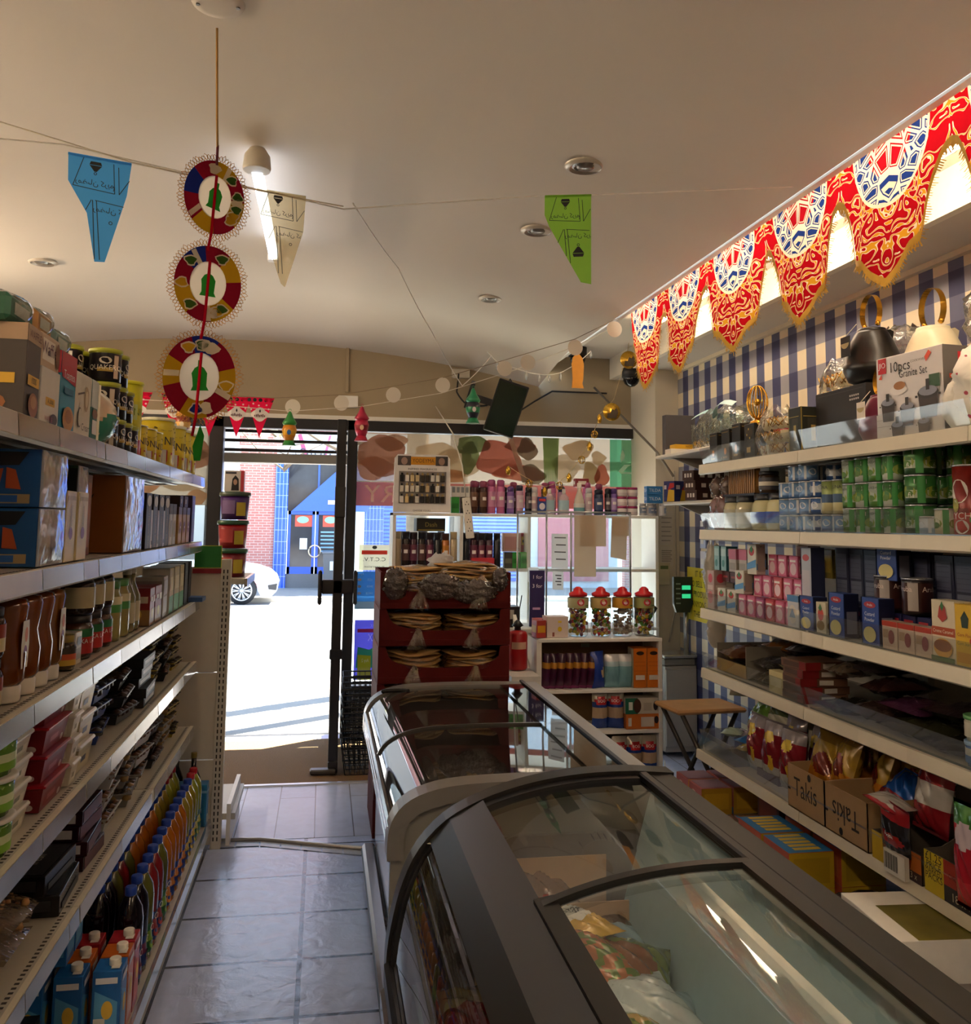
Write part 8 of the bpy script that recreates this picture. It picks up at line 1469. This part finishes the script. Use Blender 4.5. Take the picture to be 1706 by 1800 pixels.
Xn = lambda u, v, n: (1.62-.31*u+.62*n, 5.9+.25*u-.78*n, v); nt_ = MB()
for u0, u1, v0, v1 in ((.06, .36, 1.3, 1.53), (.14, .34, 1.16, 1.28), (.6, .8, 1.2, 1.3)):
    nt_.rect(Xn, u0, u1, v0, v1, cloth('dfe4ea', .4), .002)
    for k in range(4): nt_.rect(Xn, u0+.04, u1-.05-.03*(k % 2), v1-.03-(v1-v0-.04)*k/4, v1-.022-(v1-v0-.04)*k/4, M('4a4e58'), .003)
ob('paper_notice', nt_, t)
# ---- toiletries on the top board
z = 1.662
t = empty('fragrance_display', 'white card stand of inspired fragrances with rows of small bottles on the top board', 'display stand', (.655, 6.22, z))
b = MB(); Xf = lambda u, v, n: (u, -n, v); b.prism([(-.195, 0), (.2, 0), (.19, .37), (.17, .395), (-.17, .395), (-.19, .37)], .03, M('e9e6e2', .4), X=lambda u, v, n: (u, n, v))
b.rect(Xf, -.17, -.08, .32, .385, M('4a3f3c')); b.rect(Xf, .09, .175, .32, .385, M('3a3432')); b.ell(Xf, -.125, .35, .022, .026, M('a8887a'), .002); b.ell(Xf, .132, .35, .022, .026, M('9a7a6a'), .002); b.rect(Xf, -.08, .09, .325, .38, M('d8961e')); b.txt(Xf, 'YODEYMA', .005, .352, .028, M('5a3a0a'), .002, wmax=.15); b.txt(Xf, 'INSPIRED FRAGRANCES', 0, .295, .014, M('3a3a3c'), .002); b.txt(Xf, 'CHOOSE YOURS', 0, .012, .012, M('3a3a3c'), .002)
b.rect(Xf, -.16, .165, .06, .28, M('8a8480', .4)); ob('card_stand', b, t)
g = MB()
for i in range(9):
    for j in range(3):
        h = random.Random(i*7+j).choice(['26262a', 'd8d2c4', 'c9b48a', 'e6e2da', '3a342c']); x, v = -.14+.035*i, .065+.072*j; g.box(x-.013, x+.013, -.018, -.002, v, v+.045, M(h, .15), .002); g.box(x-.006, x+.006, -.015, -.004, v+.045, v+.06, M('d2b878' if i % 3 else '2a2a2a', .25, .6))
o = ob('sample_bottles', g, t)
def spray(col, cap, r, h, lab=None, dome=True):
    b = MB().lathe([(r*.98, 0), (r, .004), (r, h*.78), (r*.92, h*.8)], M(col, .25, .1), 12)
    if lab: patch(b, r, -PI/2-1.2, -PI/2+1.2, h*.2, h*.65, M(lab, .35)); patch(b, r, -PI/2-.5, -PI/2+.5, h*.4, h*.5, M('e6e0dc', .4), .0012)
    return Proto('spray_can', 'can', [('cap', MB().lathe([(r*.9, h*.79), (r*.92, h*.96), (r*.6 if dome else r*.92, h)], M(cap, .3), 12))], b)
P = {k: spray(*v) for k, v in {'p': ('c06a98', 'a84a80', .03, .235, 'c98ab0'), 'd': ('4a3028', '8a3a5a', .028, .225, '6a4a3a'), 'v': ('7a5aa0', '5a3a80', .026, .19, 'a890c0'), 'l': ('c8a0bc', '2a2a4a', .027, .2, 'd8c0d0'), 'k': ('241f24', '1a1a1e', .025, .19, '5a5058'), 'n': ('2a3a5a', '1c2438', .034, .18, '3a4a70'), 'w': ('d8d4d0', 'c8c4c8', .026, .19, 'b8a0a8')}.items()}
P_sh = jar('shampoo_bottle', 'bottle', [(.035, 0), (.038, .01), (.036, .12), (.016, .145)], 'd2b8c0', 'e6e2de', .013, .145, .035, (.0385, .03, .1, ('a9c8d4',), None, None), 12, 1, .7)
P_tr = jar('spray_bottle', 'bottle', [(.036, 0), (.04, .01), (.036, .1), (.014, .17), (.014, .19)], 'd8d0c0', 'e9e4da', .016, .185, .04, (.0405, .02, .08, ('6aa0a8', 'd8d8d0'), None, None), 12, 1, .7)
P_tu3 = jar('cream_jar', 'jar', [(.034, 0), (.037, .008), (.037, .05)], 'd8cfc8', '9a1f5a', .038, .05, .016, (.0378, .008, .046, ('cfc0c0', 'e0d8d4'), None, None), 14)
P_gx = P_box('cosmetic_box', 'box', .055, .05, .11, '2f9a3a', both([('F', 'r', .1, .9, .3, .6, '1f7a2c')])); P_kx = P_box('cosmetic_box', 'box', .06, .05, .11, '3a3a34', both([('F', 'r', .1, .9, .3, .6, '6a6a5a')])); P_wx = P_box('cosmetic_box', 'box', .13, .06, .075, 'd8d6d0', both([('F', 'r', .05+.24*i, .2+.24*i, .4, .9, '8a9094') for i in range(4)] + [('F', 't', 'ALFAREES', .5, .18, .14, '4a4a4a')])) if False else P_box('cosmetic_box', 'box', .13, .06, .075, 'd8d6d0', [('F', 'r', .05+.24*i, .2+.24*i, .4, .9, '8a9094') for i in range(4)])
P_gx.put((.89, 6.27, z), 0, 'bright green cosmetic box next to the fragrance stand'); P_kx.put((.955, 6.27, z), 0, 'dark cosmetic box beside the green one'); P_wx.put((.925, 6.27, z+.111), 0, 'white box with small pictures on the green and dark boxes')
seqt = [(1.02, 'd', 0), (1.085, 'd', 0), (1.145, 'p', 0), (1.21, 'p', 0), (1.05, 'd', 1), (1.12, 'd', 1), (1.28, 'v', 0), (1.345, 'l', 0), (1.41, 'k', 0), (1.25, 'k', 1), (1.32, 'd', 1), (1.45, 'w', 0), (1.55, 'd', 1), (1.6, 'p', 1), (1.67, 'l', 1), (1.86, 'p', 1), (1.92, 'n', 0), (1.99, 'k', 0), (1.95, 'd', 1), (2.03, 'v', 0)]
cl_ = {'d': 'brown', 'p': 'pink', 'v': 'violet', 'l': 'lilac', 'k': 'black', 'n': 'navy', 'w': 'white'}
for i, (x, k, r) in enumerate(seqt): P[k].put((x, 6.26+.09*r, z), .3*math.sin(i), f"{cl_[k]} toiletry can, {('front', 'back')[r]} row of the top board, {ORD[i] if i < 20 else 'last'} in order from the fragrance stand", 'toiletry cans on the top board')
P_bxx = P_box('cosmetic_box', 'box', .06, .05, .12, '2a4a98', both([('F', 'e', .5, .45, .35, .2, 'd8d4e0'), ('F', 'r', .1, .9, .75, .9, 'c8303a')])); P_bxx.put((1.50, 6.25, z), 0, 'blue soap box in front of the toiletry cans'); P_bxx.put((1.44, 6.36, z+.0), 0, 'blue soap box standing behind the lilac can')
for i, (x, y) in enumerate(((1.56, 6.26), (1.665, 6.26))): P_sh.put((x, y, z), 0, ('pink shampoo bottle after the blue soap box', 'pink shampoo bottle beside the white trigger bottle')[i])
P_tr.put((1.775, 6.25, z), 0, 'white trigger spray bottle in the middle of the top board'); P['w'].put((1.845, 6.25, z), 0, 'white can with a woman printed on it beside the trigger bottle'); P_kk = P_box('cosmetic_box', 'box', .1, .06, .06, '8a2a34', both([('F', 'r', .2, .8, .3, .7, 'd8cfc4')])); P_kk.put((1.82, 6.36, z+.2), 0, 'red and white box lying on the toiletries behind the trigger bottle')
for j, x in enumerate((2.09, 2.17)):
    for k in range(3): P_tu3.put((x, 6.26, z+.067*k), .2*k, f"hair cream jar with magenta lid, {('lowest', 'middle', 'topmost')[k]} of the {('first', 'second')[j]} pile", 'hair cream jars')
P_bt2 = P_box('tissue_box', 'box', .12, .06, .06, '2f78b8', both([('F', 't', 'TILDA', .5, .5, .4, 'e6eaf0')]))
for k in range(2): P_bt2.put((2.33, 6.26, z+.09+.061*k), 0, f"{('lower', 'upper')[k]} blue box on the small white cans at the shelf corner", 'blue boxes at the shelf corner')
P_mi = spray('c9c8c8', 'b8b8bc', .026, .088, '8a98b0', False)
for i, x in enumerate((2.25, 2.305, 2.36, 2.415)): P_mi.put((x, 6.26, z) if i < 2 else (x-.02, 6.3-.05*(i % 2), z), .4*i, f"small white can under the blue boxes, {ORD[i]} from the cream jars", 'small white cans')
ps = empty('power_strip', 'white four-way power strip hanging by its lead over the top board', 'power strip', (.985, 6.17, 1.49), rot=(0, -.12, 0)); b = MB().box(-.028, .028, -.012, .012, 0, .28, M('e2ded2', .4), .005)
for k in range(4):
    for u, v in ((0, .035), (-.01, .018), (.01, .018)): b.rect(lambda u_, v_, n: (u_, -.0125-n, v_), u-.003, u+.003, .03+.06*k+v, .038+.06*k+v, M('2a2a2a'))
ob('strip_body', b, ps); ob('lead', MB().tube([(0, 0, .28), (.005, .05, .5), (0, .3, .75), (-.05, .7, 1.0)], .005, M('d8d4c8', .5), 6), ps)
# ---- second board
z = 1.287
P_h = [spray('2f2622', '1a1a1c', .027, .245, '5a3a3a', False), spray('b8a888', 'b0a07a', .026, .245, None, False), spray('3a1c2a', '241a1e', .027, .24, '6a3048', False), spray('1c2028', '141418', .026, .24, None, False), spray('a8601c', '3a2018', .027, .235, 'c8802a', False)]
for i, (x, k) in enumerate(((.5, 1), (.555, 0), (.61, 2), (.665, 0), (.72, 2), (.775, 3), (.83, 4), (.885, 1), (.97, 3), (1.025, 2), (1.08, 2), (1.135, 2), (1.19, 3))): P_h[k].put((x, 6.27, z), 0, f"{('dark brown', 'beige', 'plum', 'black', 'amber')[k]} hair spray can, {ORD[i]} from the door on the second board", 'hair spray cans on the second board')
for i, x in enumerate((.53, .6, .69, .75, .81, 1.0, 1.06, 1.12)): P_h[(i*2) % 4].put((x, 6.37, z), 0, f"hair spray can in the back row of the second board, {ORD[i]} from the door", 'hair spray cans on the second board')
P_d = P_box('display_box', 'box', .2, .1, .09, '1a1812', [('F', 't', 'Dash', .5, .5, .35, '9a8a4a'), ('F', 'r', .05, .95, .05, .15, '8a7a3a')]); P_d.put((.72, 6.3, z+.247), .1, 'black display box lying on top of the hair spray cans')
P_rx = P_box('cosmetic_box', 'box', .16, .05, .07, 'c8303a', [('F', 'r', 0, 1, 0, .4, 'd8c8cc')]); P_rx.put((1.08, 6.225, z), 0, 'red and pink flat box in front of the plum cans')
for i, (x, zz, P_) in enumerate(((1.265, 0, P_kx), (1.32, 0, P_gx), (1.38, 0, P_gx))): P_.put((x, 6.26, z), 0, ('dark box at the end of the second board', 'green box on the second board, door side', 'green box on the second board, till side')[i])
P_r2 = P_box('cosmetic_box', 'box', .07, .05, .12, 'a82430', both([('F', 'r', .1, .9, .3, .8, 'c8a02a'), ('F', 'r', .2, .8, .45, .6, '2a1a1a')]))
for k in range(2): P_r2.put((1.345+.06, 6.36, z+.121*k), 0, f"red hair dye box, {('lower', 'upper')[k]} of two behind the green boxes", 'red hair dye boxes')
P_p2 = P_box('cosmetic_box', 'box', .13, .06, .13, 'c8a8a4', both([('F', 'r', .1, .9, .1, .8, 'b88a8a')])); P_p2.put((1.3, 6.32, z+.111), 0, 'pale pink carton above the green boxes')
# ---- on the sweet shelf unit
def candyjar(label, x, kind, seed, lab):
    z0 = .937; q = random.Random(seed); t = empty('sweet_jar', label, 'jar', (x, 5.32, z0))
    ob('jar_body', MB().lathe([(.052, 0), (.06, .01), (.062, .2), (.058, .225), (.048, .235)], clear('f2f4f2', 1.8, .03, 0, 40, .03), 20, cap=False).lathe([(.001, .001), (.052, .001)], clear('e2e6e4', 1, .1), 20, cap=False), t)
    ob('lid', MB().lathe([(.055, .232), (.056, .25), (.03, .262), (.028, .275), (.012, .288), (.001, .289)], M('c0141c', .3, 0, .04), 20), t)
    l = MB(); l.lathe([(.0628, .165), (.0628, .225)], M(lab, .45), 20, cap=False); X = cylX(.0628, 0, -PI/2); l.ell(X, .0, .2, .022, .02, M('c02038', .4), .001); l.ell(X, .0, .197, .012, .008, M('f0c8d0', .4), .0015); l.rect(X, .03, .055, .175, .185, M('3a6a2a'), .001); ob('label', l, t)
    pal = ['d8301c', 'e0761c', 'd8b81c', '5a9a2a', '7a2a4a', 'c8a85a'] if kind != 'mints' else ['b8a088', 'a88870', 'c8b8a0', '8a7060']
    g = MB(); n = 105 if kind == 'lollies' else 110
    for k in range(n):
        a, r = q.uniform(0, 6.28), .05*math.sqrt(q.random()); p = (r*math.cos(a), r*math.sin(a), q.uniform(.012, .165)); c = M(q.choice(pal), .25, 0, .05)
        if kind == 'mints': g.box(p[0]-.011, p[0]+.011, p[1]-.006, p[1]+.006, p[2]-.006, p[2]+.006, c, .002)
        else:
            g.ball(p, .0118, c, 8)
            if k % 2: d = Vector((q.uniform(-1, 1), q.uniform(-1, 1), q.uniform(-.2, 1))).normalized()*.045; e = Vector(p)+d; s = min(1, .055/max(.001, math.hypot(e.x, e.y))); g.tube([p, (e.x*s, e.y*s, min(.17, max(.01, e.z)))], .0013, M('efece4'), 4)
    o = ob('sweets', g, t); o['kind'] = 'stuff'; return t
for x, k, s, lb, d in ((1.505, 'lollies', 1, 'a9a276', 'red-lidded jar of orange lollipops with plain olive label'), (1.645, 'lollies', 2, 'b8a060', 'red-lidded jar of mixed lollipops, second from the paper box'), (1.78, 'mints', 3, 'c8902a', 'red-lidded jar of beige wrapped sweets with orange label'), (1.915, 'lollies', 4, '9a9a5a', 'red-lidded jar of colourful lollipops at the cabinet end')): candyjar(d, x, k, s, lb)
P_px = P_box('sweet_box', 'box', .13, .1, .12, 'd8c8c0', [('F', 'e', .6, .4, .1, .12, 'd8b81c'), ('F', 'r', .52, .68, .7, .8, 'e0c02a'), ('F', 'r', .25, .35, .05, .25, '8a4a3a')]); P_px.put((1.36, 5.3, .937), .05, 'pale pink sweet box with yellow dots beside the lollipop jars')
P_ro = P_box('sweet_box', 'box', .06, .07, .1, 'b03a34', both([('F', 'r', .1, .9, .3, .7, 'd8a02a')])); 
for i, (x, y) in enumerate(((1.27, 5.36), (1.255, 5.27))): P_ro.put((x, y, .937), .2*i, ('small red box behind the pale pink sweet box', 'small red box at the counter corner of the sweet shelf')[i])
P_pu = Proto('drink_pouch', 'pouch', [], bag(.055, .2, .07, bands((.12, '7a1f5a'), (.6, '4a1838'), (.75, 'b8802a'), (1, '3a1530')), 7, 8, 12, .08, .3, .04, .0))
for i, x in enumerate((1.285, 1.325, 1.37, 1.42, 1.465, 1.51, 1.555)): P_pu.put((x, 5.25, .647), .1*math.sin(i*3), f"slim purple drink pouch, {ORD[i]} from the counter on the upper shelf of the sweet unit", 'slim purple pouches', rot=(0, .09, .15*math.sin(i*2)))
P_bu = Proto('snack_bag', 'bag', [], bag(.085, .21, .07, badge('1c3a98', .8, .4, .2, .15, 'b8a080'), 8)); P_bu.put((1.61, 5.25, .647), .2, 'royal blue bag between the purple pouches and clear bags', rot=(0, -.06, .2))
P_ic = Proto('ice_bag', 'bag', [], bag(.1, .19, .07, bands((.62, '7fb0b8'), (.8, 'b8d0d4'), (1, 'd8d8d8')), 9))
for i, x in enumerate((1.695, 1.775)): P_ic.put((x, 5.26, .647), 0, ('pale blue grain bag with folded clear top, nearer the royal blue bag', 'pale blue grain bag with folded clear top, beside the orange boxes')[i])
P_or = P_box('cereal_box', 'box', .08, .1, .225, 'd8741c', [('F', 'e', .5, .88, .3, .05, '2a1a14'), ('F', 'r', .15, .85, .2, .32, 'e2d8cc'), ('F', 'r', .02, .98, .42, .43, 'b85a10'), ('F', 'r', .1, .9, .55, .56, 'b85a10'), ('F', 'r', .1, .9, .65, .66, 'b85a10'), ('L', 'r', 0, 1, 0, 1, 'cfc0a0')])
for i, x in enumerate((1.87, 1.952-.03)): P_or.put((1.855+.083*i, 5.27, .647), 0, ('orange rice box, nearer the blue grain bags', 'orange rice box beside the unit end')[i])
P_cr3 = Proto('snack_bag', 'bag', [], bag(.1, .215, .08, badge(bands((.28, '2a4a9c'), (.6, 'c0a484'), (.68, '2a3f8a'), (1, 'c8bca8')), .5, .74, .4, .1, 'c02a30'), 10, text=[('BOO', .5, .74, .08, 'f0e6e0')]))
for i, (x, zz, r) in enumerate(((1.62, .414, .1), (1.715, .414, -.3), (1.74, .152, 0), (1.83, .152, .1), (1.92, .152, -.1))): P_cr3.put((x, 5.26, zz), r, ['blue and beige crisp bag on the middle shelf, counter side', 'blue and beige crisp bag on the middle shelf beside the lying boxes', 'blue and beige crisp bag on the bottom shelf, next to the flour bag', 'blue and beige crisp bag in the middle of the bottom three', 'blue and beige crisp bag at the end of the bottom shelf'][i], 'blue and beige crisp bags')
P_l1 = P_box('cereal_box', 'box', .2, .1, .09, 'cfc6b4', [('F', 'r', 0, .38, 0, 1, '1f6a50'), ('F', 'e', .36, .5, .12, .45, '4a2a1c'), ('F', 'e', .92, .5, .07, .3, '2a2226'), ('F', 'r', .1, .22, .25, .75, 'e2ded2'), ('F', 'r', .55, .8, .2, .7, 'b8ae9c')]); P_l2 = P_box('cereal_box', 'box', .2, .1, .085, 'd0702a', [('F', 'r', .45, .85, .15, .8, 'd8cdbc'), ('F', 'e', .92, .6, .07, .25, '2a2226'), ('F', 'r', .06, .16, .2, .75, 'e2ded2')])
P_l2.put((1.865, 5.26, .414), 0, 'orange rice box lying on the middle shelf'); P_l1.put((1.86, 5.26, .5), 0, 'green and cream rice box lying on the orange one')
P_fl = Proto('flour_bag', 'bag', [], bag(.11, .19, .09, badge(bands((.4, '6aa0c8'), (.55, '3a7ab0'), (1, 'd8d4ca')), .5, .86, .3, .06, 'b02a30'), 11, text=[('Quart', .5, .65, .09, '6a6a70')])); P_fl.put((1.62, 5.26, .152), 0, 'white and blue flour bag on the bottom shelf')
fe = empty('fire_extinguisher', 'short red cylinder extinguisher hanging on the counter side', 'extinguisher', (1.13, 5.28, .755)); ob('cylinder', MB().lathe([(.05, 0), (.058, .01), (.058, .2), (.05, .215), (.02, .225)], M('a8161c', .3), 18), fe); l = MB(); patch(l, .058, -PI/2-.8, -PI/2+.8, .12, .16, M('cfa890', .5)); ob('label', l, fe); ob('valve', MB().lathe([(.02, .225), (.018, .24), (.035, .25), (.01, .28)], M('2a2a2a', .4), 10), fe); ob('hanger', MB().tube([(.0, 0, .28), (.03, .03, .42)], .003, M('2a2a2a')), fe)
P_bkx = P_box('label_printer', 'printer', .26, .16, .13, '1c1c1e', [('F', 'r', .1, .85, .4, .85, 'a8a49a')]); P_bkx.put((1.13, 5.9, .932), 0, 'black boxed device with white label on the till counter'); P_pb = P_box('price_board', 'sign', .1, .02, .36, '2a2058', [('F', 't', '1 for', .5, .88, .07, 'e9e6f0'), ('F', 't', '3 for', .5, .72, .07, 'e9e6f0'), ('F', 'r', .2, .8, .1, .14, 'c8a0c8'), ('F', 'r', .2, .7, .3, .34, 'c8a0c8')]); P_pb.put((1.38, 5.86, .932), 0, 'tall purple price board standing on the till counter'); P_gx2 = P_box('cosmetic_box', 'box', .24, .14, .06, '4a4038'); P_gx2.put((1.14, 5.86, .752+.0) if False else (1.2, 5.62, .752), 0, 'dark flat carton on the low counter wing')
# till drawer monitor behind the screen
P_mn = P_box('monitor', 'screen', .2, .02, .16, '1a1a1c'); P_mn.put((2.15, 6.1, .935), .6, 'small dark monitor beside the till screen', rot=(.3, .5, .6))
# ---- posters on the window glass by the door
def poster(label, x0, x1, z0, z1, fn):
    X = lambda u, v, n: (x0+(1-u)*(x1-x0), YF-.003-n, z0+v*(z1-z0)); m = MB(); fn(m, X); ob('window_poster', m, label=label, cat='poster')
pc = lambda h: clear(h, .3, .3, 0, 40, .75)
def p1(m, X): m.rect(X, 0, 1, 0, 1, pc('d8cda8'), 0); m.rect(X, .08, .92, .62, .78, pc('c03a30'), .001); m.txt(X, 'C.C.T.V.', .5, .42, .16, pc('3a3430'), .002, 1, wmax=.8); m.txt(X, 'in operation', .5, .14, .1, pc('4a3a34'), .002, wmax=.8); m.ell(X, .5, .9, .08, .07, pc('3a3a3a'), .001)
def p2(m, X):
    m.rect(X, 0, 1, 0, 1, pc('2a5a90'), 0); m.rect(X, 0, 1, .0, .2, pc('c9ccb8'), .001); m.txt(X, 'Lyca', .85, .93, .06, pc('d8e0e8'), .002, wmax=.25)
    for k, s in enumerate(('6GB', '20GB', '100GB')): m.ell(X, .88, .78-.18*k, .05, .035, pc('e0a88a'), .002); m.txt(X, s, .6, .78-.18*k, .055, pc('d8e0e8'), .002, wmax=.3)
    m.rect(X, .05, .36, .4, .8, pc('a8b0a8'), .001)
def p3(m, X): m.rect(X, 0, 1, 0, 1, pc('2c2a78'), 0); m.txt(X, 'MAX', .5, .9, .05, pc('c8d0f0'), .002, wmax=.3); m.rect(X, 0, .92, .79, .85, pc('c0304a'), .001); m.txt(X, 'MAX', .45, .7, .13, pc('f0f0fa'), .002, wmax=.85); m.poly(X, [(.0, .5), (.3, .6), (.6, .5), (.9, .55), (.95, .2), (0, .2)], pc('3aa85a'), .001); m.poly(X, [(.0, .42), (.45, .46), (.5, 0), (0, 0)], pc('d83a9a'), .002); m.poly(X, [(.55, .4), (.9, .42), (.9, 0), (.55, 0)], pc('c8c83a'), .002); m.txt(X, 'for', .25, .35, .07, pc('f0e0f0'), .003); m.txt(X, 'Any 2', .7, .32, .06, pc('f8f8e0'), .003, wmax=.35)
poster('cream and red camera warning notice on the window glass', .27, .50, 1.23, 1.42, p1); poster('blue phone top-up poster on the window glass under the camera notice', .245, .52, .94, 1.22, p2); poster('purple green and pink ice pop poster on the window glass behind the baskets', .25, .53, .42, .86, p3)
# ---- corner: cabinet, scales, stool, notices
cb = empty('steel_cabinet', 'grey steel cabinet carrying the weighing scale by the gingham wall', 'cabinet', (2.475, 6.15, 0)); ob('body', MB().box(-.115, .12, -.01, .26, .04, .62, M('a8a296', .4, .2, .05), .004), cb); ob('door', MB().box(-.11, .115, -.02, -.01, .08, .6, M('aca69a', .4, .2, .04), .003), cb)
sc_ = empty('weighing_scale', 'weighing scale with tilted display on a steel pole, on the grey cabinet', 'scale', (2.475, 6.25, .622)); ob('base', MB().box(-.12, .115, -.1, .1, 0, .05, M('8a8678', .4), .008), sc_); ob('platform', MB().box(-.125, .12, -.13, .12, .055, .075, M('b8b6ac', .25, .7), .004), sc_); ob('pole', MB().tube([(.09, 0, .05), (.09, 0, .42)], .018, M('b0b0ae', .25, .8), 10), sc_)
d = MB().prism([(-.07, .06), (-.05, .0), (.05, 0), (.07, .06), (.07, .25), (-.07, .25)], .03, M('1c2a2e', .35), X=lambda u, v, n: (.05+u, -.05+n, .36+v)); Xd = lambda u, v, n: (.05+u, -.051-n, .36+v)
for a, b_, c_, e in ((-.01, .055, .16, .19), (-.01, .055, .1, .13)): d.rect(Xd, a, b_, c_, e, M('1f8a5a', .3, 0, 0, 1, 0, .6))
for k in range(5): d.rect(Xd, -.055, -.02, .06+.034*k, .07+.034*k, M('8a9a96'), .001)
ob('display', d, sc_)
st = empty('folding_stool', 'folding stool with wooden seat and dark crossed legs beside the scale cabinet', 'stool', (2.06, 4.85, 0), .08); ob('seat', MB().box(-.2, .21, -.15, .15, .595, .62, M('b98c5a', .45, 0, .2, 14), .01), st); lg = M('4a4540', .35, .5)
for y_ in (-.12, .12):
    ob('leg', MB().tube([(-.16, y_, .59), (.13, y_, .02), (.2, y_, .012)], .013, lg, 8), st); ob('leg', MB().tube([(.17, y_*.85, .59), (-.12, y_*.85, .02), (-.18, y_*.85, .012)], .013, lg, 8), st)
ob('cross_bar', MB().tube([(.13, -.12, .03), (.13, .12, .03)], .01, lg, 6), st); ob('cross_bar', MB().tube([(-.12, -.1, .03), (-.12, .1, .03)], .01, lg, 6), st)
s2 = empty('folding_stool', 'second folding frame leaning behind the stool against the wall shelving', 'stool', (2.34, 4.75, 0))
for y_, xx in ((-.1, 0), (.1, .05)): ob('leg', MB().tube([(.1+xx, y_, .72), (-.06+xx, y_, .01)], .013, lg, 8), s2)
ob('cross_bar', MB().tube([(.1, -.1, .7), (.15, .1, .7)], .011, lg, 6), s2)
Xw = lambda u, v, n: (XW-.002-n, 6.0-u, v)
ys = MB().rect(Xw, -.3, .32, .93, 1.3, M('d8c82a', .5), 0)
for k, s in enumerate(('IT IS ILLEGAL', 'TO SELL TOBACCO', 'PRODUCTS TO', 'ANYONE UNDER', 'THE AGE OF 18')): ys.txt(Xw, s, .02, 1.255-.07*k, .045, M('2a2610'), .002, 1, wmax=.56)
ob('warning_sign', ys, label='yellow notice about selling tobacco products on the gingham wall', cat='sign')
q = random.Random(3)
for i in range(6):
    y_, v = (6.0, 5.86)[i % 2], (1.62, 1.5, 1.36)[i//2]; m = MB().box(XW-.012, XW-.002, y_-.05, y_+.04, v-.06, v+.06, M(q.choice(['2a6a60', '3a3a60', 'c8c8d8', '4a3028', 'a8b8d8']), .4)); m.rect(lambda u, w_, n: (XW-.013-n, y_-u, w_), -.03, .02, v-.03, v+.01, M('d8d8d8')); ob('hanging_card', m, label=f"small hanging phone card, {('top', 'middle', 'lower')[i//2]} row, {('window', 'shelf')[i % 2]} column on the gingham wall", cat='card', group='phone cards on the gingham wall')
crinkle_bag('hanging_carrier_bag', 'bag', 'bundle of pale carrier bags hanging at the end of the wall shelving', (2.0, 4.5, 1.2), .1, .08, .3, clear('d8cfc0', 1, .3, .6, 16, .8), 81); crinkle_bag('hanging_carrier_bag', 'bag', 'small pale carrier bag bundle hanging lower at the shelving end', (2.02, 4.52, .97), .1, .08, .17, clear('d8cfc0', 1, .3, .6, 16, .8), 82)
nb = MB(); Xq = lambda u, v, n: (u, 6.448-n, v)
for k, (v0, v1) in enumerate(((1.45, 1.7), (1.3, 1.44))):
    nb.rect(Xq, 2.45, 2.55, v0, v1, M('cfc8ba', .7), .001)
    for j in range(6): nb.rect(Xq, 2.46, 2.53+.01*(j % 2), v0+.03+(v1-v0-.05)*j/6, v0+.036+(v1-v0-.05)*j/6, M('8a857a'), .002)
ob('paper_notice', nb, label='typed paper notices pinned one above the other on the corner pilaster', cat='notice')
th = empty('alarm_keypad', 'cream alarm keypad with small green display on the corner pilaster', 'keypad', (2.47, 6.44, 1.16)); ob('case', MB().box(-.045, .045, -.02, .01, 0, .16, M('d2c9a8', .4), .005), th); ob('display', MB().rect(lambda u, v, n: (u, -.0205-n, v), -.03, .03, .115, .14, M('6a7a4a')), th)
cord('cable', 'grey cable running down the corner behind the scale display', [(2.56, 6.44, 2.0), (2.57, 6.44, 1.4), (2.56, 6.43, 1.0), (2.5, 6.42, .75)], .006, M('b8b2a4', .5), 0, 'cable', 4)
cord('cable', 'white cable tangle on the floor by the cabinet and stool', [(2.3, 6.0, .02), (2.15, 5.6, .015), (2.3, 5.3, .015), (2.2, 5.05, .015), (2.35, 4.9, .015)], .006, M('d8d2c6', .5), 0, 'cable', 5)
